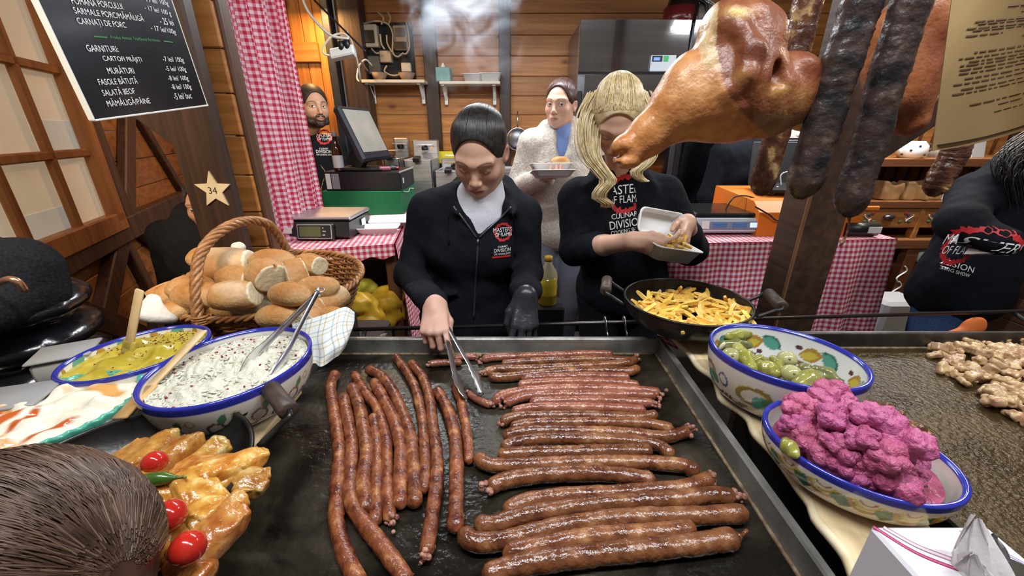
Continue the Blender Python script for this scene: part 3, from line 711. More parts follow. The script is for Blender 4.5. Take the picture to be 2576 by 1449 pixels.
# shredded white salad
c1 = (-.488, .598); P1 = dict(R=.128, sx=1.04, sy=.93, rz=Rd(70)); mo = []
per = 2 * math.pi * .128
for i in range(13):
    u0 = per * i / 13; mo += [('o', u0, .040, .014, .014, 0, (.16, .09, .08)), ('o', u0 + per / 26, .026, .011, .011, 0, DBL), ('e', u0 + per / 26, .026, .005, .005, 0, DBL),
        ('l', u0 + .012, .058, .011, .006, 1.1, G2), ('o', u0 + per / 26, .060, .007, .007, .78, (.45, .33, .10)), ('l', u0 - .012, .020, .012, .005, .5, G1), ('a', u0, .016, .010, .008, 0, DBL)]
bowl('large oval bowl with dark blue rim holding white shredded salad', c1, P1['R'], P1['sx'], P1['sy'], P1['rz'], BT, 1.125, .078, mo, rim_w=.011, footcol=(.10, .20, .50))
V, F, x, y, h = filling(c1, .118, P1['sx'], P1['sy'], P1['rz'], 1.1135, .012, .003, 16, 3)
sal = thing('shredded_salad', 'pale shredded salad with red peppercorns in the large blue-rimmed bowl', 'salad', (*c1, 1.10), kind='stuff')
SALM = mat('salad_cream', (.56, .53, .41), (.70, .67, .55), scale=70, detail=5, rough=.25, bump=.8, bscale=160, sss=.0)
put('salad_base', (V, F), SALM, sal)
r_ = random.Random(4); parts = []
def mound(xx, yy, c, P, z, dome): return z + dome * (1 - min(1, xx * xx + yy * yy))
for i in range(900):
    a, q = r_.uniform(0, 6.283), math.sqrt(r_.random()) * .97; px_, py_ = inb(c1, .118, P1['sx'], P1['sy'], P1['rz'], q, a)
    zz = 1.112 + .010 * (1 - q * q) * (1) + r_.uniform(.0, .003); L = r_.uniform(.003, .008)
    parts.append(place(sphere((0, 0, 0), 1, 6, 4), (px_, py_, zz), (r_.uniform(-.35, .35), r_.uniform(-.35, .35), r_.uniform(0, 6)), (L, r_.uniform(.0012, .0026), r_.uniform(.001, .002))))
o = put('shreds', join(*parts), mat('salad_shreds', (.60, .57, .45), (.74, .72, .61), scale=40, rough=.22), sal); o['kind'] = 'stuff'
parts = []
for i in range(70):
    a, q = r_.choice([r_.gauss(1.0, .5), r_.uniform(0, 6.28)]), math.sqrt(r_.random()) * .93; px_, py_ = inb(c1, .118, P1['sx'], P1['sy'], P1['rz'], q, a)
    parts.append(sphere((px_, py_, 1.1155 + .010 * (1 - q * q)), r_.uniform(.0014, .0024), 7, 5))
o = put('peppercorns', join(*parts), mat('red_peppercorn', (.26, .02, .03), rough=.4), sal); o['kind'] = 'stuff'

# yellow bean dip
c2 = (-.715, .665); P2 = dict(R=.105, sx=1.10, sy=.90, rz=Rd(55)); mo = [('l', .66 * i / 14, .045, .018, .008, .6, (.06, .05, .10)) for i in range(14)]
mi = [('l', .66 * i / 8, .062, .016, .010, .3 * (-1) ** i, TURQ) for i in range(8)] + [('e', .66 * i / 8 + .04, .064, .007, .006, 0, OCH) for i in range(8)]
bowl('oval bowl with blue rim holding yellow bean dip', c2, P2['R'], P2['sx'], P2['sy'], P2['rz'], BT, 1.108, .066, mo, mi, rim_w=.006, inner=(.78, .76, .68))
V, F, x, y, h = filling(c2, .097, P2['sx'], P2['sy'], P2['rz'], 1.097, .010, .0055, 7, 5)
dip = thing('bean_dip', 'yellow mustard-coloured dip sprinkled with red flakes', 'dip', (*c2, 1.085), kind='stuff')
put('dip_base', (V, F), mat('yellow_dip', (.40, .29, .025), (.54, .42, .06), scale=30, rough=.22, bump=.35, bscale=60), dip)
parts = []; r_ = random.Random(9)
for i in range(170):
    a, q = r_.gauss(.2, 1.1), math.sqrt(r_.random()) * .95; px_, py_ = inb(c2, .097, P2['sx'], P2['sy'], P2['rz'], q, a)
    parts.append(place(sphere((0, 0, 0), 1, 5, 4), (px_, py_, 1.0990 + .010 * (1 - q * q) + .0015), (0, 0, r_.uniform(0, 6)), (r_.uniform(.001, .0028), .0012, .001)))
o = put('flakes', join(*parts), mat('red_flakes', (.22, .05, .015), (.10, .015, .01), scale=50, rough=.5), dip); o['kind'] = 'stuff'

# white creamy dish in a scalloped green-edged bowl
c3 = (-.722, .497); P3 = dict(R=.108, sx=1.10, sy=.93, rz=Rd(40)); mo = [('l', .7 * i / 16, .030, .016, .010, .9, (.05, .12, .10)) for i in range(16)]
bowl('scalloped green-edged dish of creamy salad with paprika', c3, P3['R'], P3['sx'], P3['sy'], P3['rz'], BT, 1.100, .070, mo, rim_w=.008, flute=36, rimcol=(.10, .42, .30), name='scalloped_bowl')
V, F, x, y, h = filling(c3, .101, P3['sx'], P3['sy'], P3['rz'], 1.090, .016, .005, 8, 8)
cr = thing('creamy_salad', 'white creamy salad streaked with orange paprika oil in the scalloped dish', 'salad', (*c3, 1.085), kind='stuff')
rr = np.random.default_rng(3); f = np.zeros(len(x)); g = np.zeros(len(x))
for _ in range(10):
    d = rr.normal(size=2) * 6; f += np.sin(x * d[0] + y * d[1] + rr.uniform(0, 6) + 1.5 * np.sin(x * 5 + y * 3)); d = rr.normal(size=2) * 15; g += np.sin(x * d[0] + y * d[1] + rr.uniform(0, 6))
f /= 3; g /= 4; mixo = np.clip(f + .3 * g - .2, 0, 1)[:, None]; colc = np.array([.80, .73, .58]) * (1 - mixo) + np.array([.66, .34, .10]) * mixo
for (x0, y0, a, b, rt_) in ((-.28, -.10, .30, .07, .9), (-.12, -.2, .28, .06, 1.0), (.15, -.62, .3, .06, .3), (-.5, .25, .2, .05, .8)):
    cs, sn = math.cos(rt_), math.sin(rt_); u = (x - x0) * cs + (y - y0) * sn; v = -(x - x0) * sn + (y - y0) * cs
    s = np.clip(1.6 - ((u / a) ** 2 + (v / b) ** 2) * 1.3, 0, 1)[:, None]; colc = colc * (1 - s) + np.array([.50, .10, .02]) * s
put('cream_base', (V, F), mat('cream_marbled', (1, 1, 1), vcol=True, rough=.18, bump=.3, bscale=70), cr, col=colc)

# wooden spatulas
W_SP = wood('beech_spatula', (.58, .38, .18), (.72, .52, .28), axis=2, rough=.5, knots=False, rnd=0)
def spatula(label, top, tip, wd, dipc, z):
    t = thing('wooden_spatula', label, 'spatula', tip); d = unit(top - tip); L = np.linalg.norm(top - tip)
    side = unit(np.cross(d, V3(-.3, -1, .3))); nn = np.cross(side, d)
    put('handle', xf(box((0, 0, L * .57), (wd, .006, L * .86), .0025), frame(tip, side, nn, d)), W_SP, t)
    put('blade', xf(place(box((0, 0, 0), (wd * 1.5, .006, L * .36), .002), (0, 0, L * .10)), frame(tip, side, nn, d)), dipc, t); return t
a = ay(352, 728, .70); b = az(318, 905, 1.092)
spatula('wooden spatula standing upright in the yellow dip', a, b, .021, mat('dip_coated', (.42, .31, .05), rough=.3), 0)
a = ay(512, 832, .655); b = az(318, 1035, 1.102)
spatula('wooden spatula leaning in the scalloped dish, orange stained', a, b, .022, mat('orange_coated_wood', (.55, .28, .08), (.62, .38, .16), scale=30, rough=.35), 0)

# steel tongs
def tongs(label, pivot, tips, wd, th, grip=False, twist=0):
    t = thing('tongs', label, 'tongs', np.mean(tips, axis=0)); d = unit(np.mean(tips, axis=0) - pivot)
    L = np.linalg.norm(np.mean(tips, axis=0) - pivot); sp = unit(np.array(tips[1]) - np.array(tips[0])); nn = unit(np.cross(sp, d))
    for i, tip in enumerate(tips):
        s = (-1, 1)[i]; tip = np.array(tip); mid = pivot + (tip - pivot) * .5 + sp * s * .003
        Q = smooth_path([pivot, mid, pivot + (tip - pivot) * .82 + sp * s * .006, tip], 26); W = np.full(26, wd * .5)
        W[-8:] = wd * .5 * np.array([1.1, 1.3, 1.45, 1.5, 1.5, 1.4, 1.2, .8]); rows = []
        for q, w_ in zip(Q, W): rows.append([q + (nn * math.cos(twist) + sp * math.sin(twist)) * w_ * k + sp * s * (th - .0035 * abs(k)) for k in (-1, -.6, 0, .6, 1)])
        rows = np.array(rows)
        if grip:
            for k in range(18, 26): rows[k, 0] += -sp * s * (.002 if k % 2 else 0); rows[k, -1] += -sp * s * (.002 if k % 2 else 0)
        back = rows[:, ::-1] + sp * s * .0014; V, F = grid(np.concatenate([rows, back], 1)[:, list(range(10)) + [0]]); put('arm', (V, F), STEEL_P, t)
    put('hinge', cyl(pivot - nn * wd * .62, pivot + nn * wd * .62, .004, 10), STEEL_P, t)
    ring = [pivot - d * .008 + .010 * (math.cos(a_) * sp + math.sin(a_) * d * .8) for a_ in np.linspace(0, 6.28, 18, endpoint=False)]
    put('locking_ring', tube(ring, .0016, 6, closed=True), STEEL_P, t); return t
tongs('steel tongs resting in the shredded white salad', ay(800, 735, .80), [az(606, 938, 1.122), az(682, 946, 1.118)], .015, .002)

# ------------------------------------------------------------------ cabbage roll pan
IRON = mat('seasoned_iron', (.018, .016, .014), (.045, .040, .035), scale=20, rough=.30, metal=.6, bump=.15, bscale=60)
WORNW = mat('scorched_handle_wood', (.030, .020, .016), (.085, .055, .042), scale=20, stretch=(1, 1, 6), rough=.5)
def pan(label, c, R, zb, zr, hands, hm, name='iron_pan', foot=.6, tilt=None):
    t = thing(name, label, 'pan', (c[0], c[1], zb)); H = zr - zb
    pf = [(0, 0), (R * foot * .8, .0)] + [(R * foot + R * (1 - foot) * math.sin(s * math.pi / 2) if s else R * foot * .9, H * (1 - math.cos(s * math.pi / 2)) ** 1.0) for s in np.linspace(0, 1, 14)]
    pf = [(0, 0)] + [(R * math.sin(s * math.pi / 2) ** 1.0, H * (1 - math.cos(s * math.pi / 2)) ** 1.15) for s in np.linspace(.12, 1, 20)]
    pin = [(r - .004, z + .003) for r, z in pf[::-1][:-1]] + [(0, .005)]
    V, F = lathe(pf + [(R + .0015, H + .002), (R - .002, H + .003)] + pin, 72, (c[0], c[1], zb)); put('pan_body', (V, F), IRON, t)
    for a, hz in hands:
        d = V3(math.cos(a), math.sin(a), 0); s = V3(-math.sin(a), math.cos(a), 0); b = V3(c[0], c[1], zr - .012) + d * (R - .003)
        U = smooth_path([b - s * .045, b - s * .045 + d * .03 + V3(0, 0, hz * .6), b - s * .044 + d * .048 + V3(0, 0, hz), b + s * .044 + d * .048 + V3(0, 0, hz), b + s * .045 + d * .03 + V3(0, 0, hz * .6), b + s * .045], 30)
        hb_ = put('handle_bar', tube(U, .0045, 8), IRON, t); g = b + d * .048 + V3(0, 0, hz)
        put('grip', tube(np.array([g - s * .040, g - s * .038, g, g + s * .038, g + s * .040]), [.010, .0145, .0135, .0145, .010], 14), hm, hb_)
    return t
cp = (-.492, .362); PR = .152; PZ = 1.098
pan('wide black iron pan of cabbage rolls with a dark wooden handle', cp, PR, BT + .002, PZ, [(Rd(47), .030)], WORNW)
CAB = mat('stewed_cabbage_leaf', (.34, .10, .012), (.52, .25, .055), scale=55, detail=6, lo=.36, hi=.58, c3=(.66, .47, .21), rough=.22, coat=.25, bump=.45, bscale=110, rnd=.22, rhue=.012, sss=.0)
def cab_roll(seed, L=.038, r=.020):
    """stuffed leaf folded into a packet: flat top, overlapping flap, tucked pleated ends"""
    s = SDF((-.06, -.04, -.03), (.06, .04, .03), .0021); rr = np.random.default_rng(seed)
    s.bx((0, 0, 0), (L, r, .0165), .0140, .004); s.ell((rr.uniform(-.01, .01), 0, .004), (L * .9, r * .9, .0145), .008)
    s.bx((-L * .3, .003, .0095), (L * .60, r * .98, .0065), .005, .0012, rot=(.12, .06, rr.uniform(-.25, .25)))
    for i in range(3): y0 = rr.uniform(-r, r) * .7; s.cap((-L, y0, .0135), (L * .9, y0 + rr.uniform(-.012, .012), .0135), .0018, .0012, .004)
    for sg in (-1, 1):
        for i in (-1, 1): s.bx((sg * (L - .002), i * r * .42, .002), (.006, r * .5, .0095), .004, .002, rot=(0, sg * .35, i * sg * .35))
    s.wave(.0012, 110, seed).wave(.0006, 260, seed + 9); return s.mesh()
rolls = [cab_roll(i) for i in range(4)]
ZR5 = lambda x, y: (x / 1.813, 650 + y / 1.813)
RL = [((550, 960), 60, 'cut off by the hair'), ((675, 905), 85, 'left of the rear tomato'), ((785, 915), 80, 'right of the rear tomato'), ((895, 930), 75, 'upright at the back'), ((965, 975), 20, 'behind the long pepper tip'), ((1060, 960), 55, 'at the back right edge'), ((1080, 1030), 8, 'nearest the rim at right'),
      ((740, 1075), 15, 'just below the green pepper'), ((915, 1090), -32, 'in the centre of the pan'), ((975, 1060), 62, 'between the centre and right edge'), ((880, 1170), -8, 'right of the middle tomato'), ((1000, 1190), 60, 'small one at the lower right'), ((690, 1150), 60, 'left of the middle tomato'), ((810, 1250), -25, 'above the front tomato'), ((960, 1290), 70, 'right of the front tomato'), ((870, 1400), -40, 'below the front tomato'), ((740, 1290), 85, 'left of the front tomato')]
for i, ((X, Y), ang, lab) in enumerate(RL):
    z = 1.092
    for _ in range(5):
        p = az(*ZR5(X, Y), z); q = math.hypot(p[0] - cp[0], p[1] - cp[1]) / PR; z = 1.084 + .018 * max(0, 1 - q * q) + .0065 * ((i * 7) % 3)
    V, F = place(rolls[i % 4], (p[0], p[1], z), (r_.uniform(-.35, .55), r_.uniform(-.30, .30), Rd(ang)), (.70 if i == 11 else .93))
    o = put('cabbage_roll', (V, F), CAB); tag(o, 'orange stewed cabbage roll ' + lab, 'cabbage roll', 'cabbage rolls in the pan')
TOM = mat('cherry_tomato_skin', (.50, .025, .012), (.42, .015, .01), scale=20, rough=.14, coat=.6)
for (X, Y), r, lab in (((705, 932), .0135, 'cherry tomato at the back of the cabbage rolls, above the green pepper'), ((775, 1172), .0155, 'cherry tomato in the middle of the cabbage roll pan'), ((857, 1322), .0155, 'frontmost cherry tomato on the cabbage rolls')):
    p = az(*ZR5(X, Y), 1.128); t = thing('cherry_tomato', 'glossy red ' + lab, 'tomato', p - V3(0, 0, r), 'cherry tomatoes on the cabbage rolls')
    V, F = sphere((0, 0, 0), (r, r, r * 1.1), 20, 14); put('flesh', place((V, F), p, (.5, .4, 0)), TOM, t)
a, b = az(*ZR5(560, 1045), 1.124), az(*ZR5(812, 1000), 1.126)
t = thing('green_pepper', 'long green chilli pepper lying across the cabbage rolls', 'pepper', (a + b) / 2)
Q = smooth_path([a - V3(.03, 0, 0), a, (a + b) / 2 + V3(0, 0, .004), b], 24); put('flesh', tube(Q, np.r_[np.full(6, .0085), np.linspace(.0088, .0075, 14), [.0065, .005, .003, .002]], 14), mat('green_chilli', (.035, .085, .012), (.08, .15, .02), scale=30, rough=.2, coat=.4), t)
put('stem', tube(smooth_path([b, b + V3(.006, .001, .001), b + V3(.012, -.003, .004)], 6), .0016, 6), mat('pepper_stem', (.22, .2, .06)), t)

# ------------------------------------------------------------------ wok of fries
cw = (.425, .892); WR = .147; WZ = 1.118
pan('black iron wok heaped with golden fries, standing on the board', cw, WR, BT + .001, WZ, [(Rd(165), .03), (Rd(-12), .028)], WORNW, name='wok')
FRY = mat('golden_fries', (.72, .40, .055), (.84, .56, .12), scale=40, detail=4, lo=.3, hi=.6, c3=(.62, .28, .03), rough=.38, rnd=.10, rhue=.008, bump=.15, bscale=120)
def fry(seed, L=.03):
    rr = np.random.default_rng(seed); Q = smooth_path([(-L, 0, 0), (0, rr.uniform(-.004, .004), rr.uniform(-.002, .003)), (L, 0, 0)], 7)
    V, F = tube(Q, np.array([.0036, .0054, .0057, .0058, .0057, .0053, .0034]) * rr.uniform(.9, 1.1), 4); return V, F
fm = []
for i in range(6):
    V, F = fry(i, (.022, .028, .034, .025, .031, .019)[i]); me = mesh_np('fry', V, F); me.materials.append(FRY); fm.append(me)
r_ = random.Random(12); FRY_LAB = 'golden fried potato stick heaped in the black wok'
for i in range(215):
    o = bpy.data.objects.new('french_fry', fm[i % 6]); COL.objects.link(o)
    a, q = r_.uniform(0, 6.28), math.sqrt(r_.random()) * .90; x, y = cw[0] + .012 + q * WR * .92 * math.cos(a), cw[1] - .012 + q * WR * .92 * math.sin(a)
    q2 = math.hypot(x - cw[0], y - cw[1]) / WR; zf = 1.052 + .055 * q2 ** 2 + .028 * (1 - q2) + r_.uniform(0, .022) * (1.15 - q2)
    if i > 190: zf += .008
    o.location = (x, y, zf); o.rotation_euler = (r_.uniform(0, 1.5), r_.gauss(0, .30), r_.uniform(0, 6.28)); tag(o, FRY_LAB, 'fries', 'fries in the wok')

# ------------------------------------------------------------------ pickle bowl
c5 = (.482, .612); P5 = dict(R=.118, sx=1.03, sy=.90, rz=Rd(-38)); per = 2 * math.pi * .118; mo, mi = [], []
for i in range(7):
    u0 = per * i / 7
    mo += [('a', u0, .048, .030, .022, 0, YEL), ('o', u0, .052, .030, .018, .3, (.30, .22, .05)), ('l', u0 + .012, .044, .016, .013, .9, TURQ), ('l', u0 + .026, .046, .014, .011, -.6, G2), ('o', u0 + .05, .055, .011, .014, .4, (.10, .14, .34)), ('e', u0 + .045, .028, .004, .003, 0, PLUM), ('e', u0 + .055, .027, .004, .003, 0, PLUM), ('e', u0 + .065, .026, .004, .003, 0, PLUM), ('a', u0 + .05, .012, .04, .012, 0, (.25, .20, .06)), ('l', u0 + .085, .02, .016, .006, .4, (.26, .30, .14))]
    mi += [('l', u0, .070, .022, .013, .5, TURQ), ('a', u0, .070, .02, .012, .5, (.05, .15, .12)), ('l', u0 + .035, .066, .022, .014, -.3, OCH), ('l', u0 + .037, .064, .016, .008, -.3, YEL), ('e', u0 + .058, .074, .006, .005, 0, PLUM), ('e', u0 + .066, .050, .006, .005, 0, PLUM), ('e', u0 + .02, .048, .006, .005, 0, PLUM), ('l', u0 + .05, .046, .03, .004, .2, BRN), ('e', u0 + .02, .024, .03, .008, 0, YEL)]
bowl('large white bowl of pickles, painted with leaves, dark blue rim', c5, P5['R'], P5['sx'], P5['sy'], P5['rz'], BT, 1.135, .082, mo, mi, rim_w=.009, inner=(.82, .82, .80), footcol=(.10, .15, .40), name='painted_bowl')
PKA = mat('pickled_cucumber', (.20, .19, .025), (.32, .30, .07), scale=40, rough=.16, coat=.4, rnd=.18, bump=.3, bscale=120)
PKB = mat('pickled_green_tomato', (.34, .33, .12), (.44, .42, .20), scale=10, rough=.1, coat=.6, rnd=.2, sss=.0)
PKD = mat('dark_pickle', (.10, .11, .03), (.17, .17, .06), scale=30, rough=.2, coat=.3)
Z8 = lambda x, y: (1676 + x / 1.813, 650 + y / 1.813)
def cuke(pa, pb, r, label, m=PKA, z=1.105):
    r *= 1.2; z += .004
    a, b = az(*Z8(*pa), z), az(*Z8(*pb), z); t = thing('pickled_cucumber', label, 'pickle', (a + b) / 2 - V3(0, 0, r), 'pickled cucumbers in the painted bowl')
    s = SDF(np.minimum(a, b) - r * 1.6, np.maximum(a, b) + r * 1.6, .0016); mid = (a + b) / 2 + V3(0, 0, r * .2); s.cap(a, mid, r * .85, r, .004).cap(mid, b, r, r * .7, .004).wave(.0009, 420, int(pa[0]))
    put('flesh', s.mesh(), m, t)
cuke((285, 355), (375, 345), .0085, 'pale pickled cucumber high against the back left wall of the bowl', z=1.112)
cuke((265, 400), (375, 395), .0100, 'dark grey-green pickled cucumber at the left of the bowl', PKD, z=1.100)
cuke((325, 410), (395, 505), .0105, 'bright green pickled cucumber slanting towards the front left rim', z=1.108)
cuke((425, 495), (500, 525), .0115, 'pale green pickled cucumber lying in the middle front', z=1.100)
cuke((490, 460), (525, 515), .0075, 'thin yellowish pickle between two green tomatoes', z=1.100)
cuke((615, 575), (690, 540), .0135, 'plump green pickled cucumber by the front rim, right of red pepper', z=1.106)
cuke((695, 590), (760, 610), .009, 'pale pickle lying low at the right front rim', z=1.098)
cuke((690, 520), (770, 560), .012, 'dark mottled pickle at the right end of the pile', PKD, z=1.088)
cuke((395, 465), (450, 470), .008, 'small yellow pickle piece behind the pale cucumber', z=1.092)
for k, ((X, Y), r, lab) in enumerate((((295, 445), .0145, 'at the far left of the pickles'), ((550, 460), .0145, 'at the top of the pickle pile'), ((570, 525), .0145, 'behind the red pepper strip'), ((635, 505), .0105, 'tucked right behind the plump cucumber, small and dark'), ((705, 605), .0105, 'low by the front rim, pale'))):
    r *= 1.15; p = az(*Z8(X, Y), 1.110 if k != 4 else 1.102); t = thing('pickled_tomato', 'round pickled green tomato ' + lab, 'pickle', p - V3(0, 0, r), 'pickled green tomatoes'); put('flesh', sphere(p, (r, r, r * .9), 20, 14), PKB if k != 3 else PKD, t)
    put('stem_scar', sphere(p + V3(-r * .3, -r * .75, r * .45), r * .14, 8, 5), PKD, t)
a = [az(*Z8(*p), 1.112) for p in ((455, 545), (520, 570), (590, 590), (640, 605))]
t = thing('red_pepper_strip', 'glossy red pickled pepper strip along the front rim of the pickles', 'pepper', a[1]); put('flesh', tube(smooth_path(a, 14), np.r_[.003, np.full(12, .0065), .003], 8, flat=.5), mat('red_pickled_pepper', (.52, .035, .015), rough=.12, coat=.6), t)
p = az(*Z8(255, 400), 1.108); t = thing('garlic_clove', 'pale garlic clove at the left inner wall of the pickle bowl', 'garlic', p); put('flesh', place(sphere((0, 0, 0), (.005, .004, .010), 10, 8), p, (.2, .3, .4)), mat('garlic', (.66, .62, .42), rough=.3), t)
V, F, x, y, h = filling(c5, .095, P5['sx'], P5['sy'], P5['rz'], 1.078, .004, .0005, 4, 2)
br = put('pickle_brine', (V, F), mat('cloudy_brine', (.22, .20, .08), rough=.08)); tag(br, 'cloudy yellow brine under the pickles in the painted bowl', 'brine', kind='stuff')

# ------------------------------------------------------------------ pink cauliflower bowl
c6 = (.472, .430); P6 = dict(R=.107, sx=1.03, sy=.86, rz=Rd(-40)); per = 2 * math.pi * .104; mo = []
for i in range(15):
    u0 = per * i / 15; mo += [('a', u0, .046, .019, .020, math.pi, OCH), ('a', u0, .048, .014, .014, math.pi, YEL), ('a', u0, .050, .009, .008, math.pi, (.35, .14, .05)), ('l', u0 + per / 30, .034, .012, .009, 1.57, G1), ('l', u0 + per / 30 + .006, .036, .009, .007, .9, (.04, .10, .09)), ('l', u0 + per / 30 - .006, .036, .009, .007, 2.2, G1)]
bowl('oval bowl heaped with pink cauliflower, yellow arcs and green leaves outside', c6, P6['R'], P6['sx'], P6['sy'], P6['rz'], BT, 1.098, .070, mo, rim_w=.008, inner=(.62, .56, .50), name='painted_bowl', footcol=(.12, .03, .02))
PINK = mat('pickled_pink_cauliflower', (.38, .065, .15), (.52, .125, .27), scale=28, detail=5, rough=.35, rnd=.06, rhue=.012, bump=.7, bscale=300, sss=.0)
def floret(seed, R=.03):
    rr = np.random.default_rng(seed); s = SDF((-R * 1.5,) * 3, (R * 1.5,) * 3, R * .055); s.ell((0, 0, 0), (R * .7, R * .7, R * .5), R * .1)
    s.cap((0, 0, 0), (0, 0, -R * .55), R * .4, R * .3, R * .2)
    k = 11; g = (1 + 5 ** .5) / 2
    for i in range(k):
        zt = 1 - (i + .5) / k * 1.15; ph = 2 * math.pi * i / g + rr.uniform(-.3, .3); rho = math.sqrt(max(0, 1 - zt * zt)); d = V3(rho * math.cos(ph), rho * math.sin(ph), zt * .8); q = d * R * rr.uniform(.6, .72); rad = R * rr.uniform(.30, .42)
        s.ell(q, rad, R * .06)
        for j in range(9): dd = unit(rr.normal(size=3) + d * 1.1); s.ell(q + dd * rad * .86, rad * rr.uniform(.24, .36), R * .05)
    s.wave(R * .012, 9 / R, seed); return s.mesh()
fl_ = []
for i in range(4):
    V, F = floret(20 + i); me = mesh_np('floret', V, F); me.polygons.foreach_set('use_smooth', np.ones(len(me.polygons), bool)); me.materials.append(PINK); fl_.append(me)
FL = [((600, 712), 74, 'at the back left'), ((735, 655), 100, 'topmost, at the back'), ((930, 772), 96, 'large, at the right back'), ((545, 780), 62, 'nearest the left rim'), ((640, 852), 66, 'left of centre'), ((750, 765), 78, 'upright with a pale stalk, just below the topmost'), ((1060, 885), 92, 'nearest the right rim'), ((985, 935), 70, 'right of centre'), ((800, 905), 66, 'in the middle of the heap'), ((640, 940), 70, 'at the lower left rim'), ((780, 985), 84, 'in the lower middle'), ((890, 960), 60, 'small, right of the lower middle'), ((1010, 1055), 108, 'largest, at the front rim'), ((1085, 1085), 56, 'small, at the front right corner'), ((880, 860), 62, 'small, under the right back one'), ((870, 1050), 60, 'at the front between two larger ones'), ((730, 865), 46, 'smallest, in the centre left')]
for i, ((X, Y), r, lab) in enumerate(FL):
    z = 1.12
    for _ in range(6):
        p = az(*Z8(X, Y), z); q = math.hypot(p[0] - c6[0], p[1] - c6[1]) / .100; z = 1.088 + .055 * max(0, 1 - q * q)
    l_ = p - V3(*c6, 0); cs, sn = math.cos(P6['rz']), math.sin(P6['rz']); q = math.hypot((l_[0] * cs + l_[1] * sn) / P6['sx'], (-l_[0] * sn + l_[1] * cs) / P6['sy']) / P6['R']; k_ = min(1, (.80 - r / 1.813 * .0006 * .55 / P6['R']) / q) if q > .3 else 1; p = V3(c6[0] + l_[0] * k_, c6[1] + l_[1] * k_, p[2] + .010)
    o = bpy.data.objects.new('cauliflower_floret', fl_[i % 4]); COL.objects.link(o); s_ = (r / 1.813 / 1000 * .60) / .030 * 1.0
    o.location = tuple(p); tow = V3(p[0] - c6[0], p[1] - c6[1], 0) * 2.5; o.rotation_euler = (-tow[1] + .35, tow[0] - .3, i * 1.7); o.scale = (s_,) * 3
    tag(o, 'bright pink pickled cauliflower floret ' + lab, 'cauliflower', 'pink cauliflower florets')
for i, (dx, dy, s_, lab) in enumerate(((.052, -.030, .62, 'low against the front right wall of the bowl'), (.060, .006, .66, 'against the far right wall of the bowl'), (.034, .040, .6, 'at the far side of the bowl, behind the heap'), (.030, -.052, .55, 'tucked inside the front rim'))):
    o = bpy.data.objects.new('cauliflower_floret', fl_[(i + 1) % 4]); COL.objects.link(o); o.location = (c6[0] + dx, c6[1] + dy, 1.098); o.rotation_euler = (.2, -.2, i * 2.1); o.scale = (s_,) * 3; tag(o, 'bright pink pickled cauliflower floret ' + lab, 'cauliflower', 'pink cauliflower florets')
cuke((545, 845), (575, 890), .0085, 'small green pickle under the florets at the left rim of the cauliflower bowl', z=1.098)
V, F, x, y, h = filling(c6, .090, P6['sx'], P6['sy'], P6['rz'], 1.080, .012, .002, 8, 2)
br = put('cauliflower_crumbs', (V, F), mat('pink_crumbs', (.22, .03, .07), (.40, .08, .16), scale=60, rough=.3, bump=.6, bscale=120)); tag(br, 'dark pink pickled scraps filling the cauliflower bowl beneath the florets', 'cauliflower', kind='stuff')

# ------------------------------------------------------------------ diced pork on the right griddle
PORK = mat('pale_fried_pork', (.34, .17, .09), (.54, .36, .19), scale=45, detail=5, lo=.3, hi=.62, c3=(.66, .50, .26), rough=.28, coat=.25, rnd=.13, rhue=.010, bump=.4, bscale=120)
PORKD = mat('browned_pork', (.09, .030, .012), (.26, .12, .045), scale=50, detail=5, c3=(.44, .28, .10), rough=.25, coat=.3, rnd=.2, bump=.5, bscale=120)
def chunk(seed, R=.013):
    rr = np.random.default_rng(seed); s = SDF((-R * 2,) * 3, (R * 2,) * 3, R * .13); s.bx((0, 0, 0), (R * rr.uniform(.8, 1.2), R * rr.uniform(.6, .9), R * rr.uniform(.5, .75)), R * .3, R * .2, rot=(rr.uniform(0, .5), 0, 0))
    for _ in range(4): s.ell(rr.normal(0, R * .55, 3), R * rr.uniform(.35, .6), R * .2)
    s.ell(rr.normal(0, 1, 3) * R * .9, R * .5, R * .3, sub=True); s.wave(R * .08, 3.5 / R, seed); return s.mesh()
cm, cd = [], []
for i in range(6):
    V, F = chunk(40 + i)
    for lst, m_ in ((cm, PORK), (cd, PORKD)):
        me = mesh_np('pork', V, F); me.polygons.foreach_set('use_smooth', np.ones(len(me.polygons), bool)); me.materials.append(m_); lst.append(me)
poly = [(2335, 872), (2372, 925), (2425, 962), (2470, 990), (2490, 1020), (2545, 1050), (2590, 1062), (2700, 1120), (2720, 860), (2560, 858), (2440, 862)]
def inside(x, y, P):
    r = False
    for (x0, y0), (x1, y1) in zip(P, P[1:] + P[:1]):
        if (y0 > y) != (y1 > y) and x < (x1 - x0) * (y - y0) / (y1 - y0) + x0: r = not r
    return r
PG = [tuple(az(a, b, GZ + .01)[:2]) for a, b in poly]; r_ = random.Random(21); placed = []; tries = 0
xs_, ys_ = [p[0] for p in PG], [p[1] for p in PG]
while len(placed) < 190 and tries < 20000:
    tries += 1; x, y = r_.uniform(min(xs_), max(xs_)), r_.uniform(min(ys_), max(ys_))
    if not inside(x, y, PG): continue
    near = sum(1 for a in placed if math.hypot(a[0] - x, a[1] - y) < .017)
    if near > 1: continue
    z = GZ + .008 + .012 * near; placed.append((x, y, z)); i = len(placed)
    o = bpy.data.objects.new('pork_piece', cm[i % 6]); COL.objects.link(o); o.location = (x, y, z); o.rotation_euler = (r_.uniform(-.5, .5) + math.pi * (i % 2), r_.uniform(-.4, .4), r_.uniform(0, 6.28)); o.scale = (r_.uniform(.75, 1.15),) * 3
    tag(o, 'pale diced pork piece in the heap on the right griddle', 'meat', 'diced pork on the right griddle')
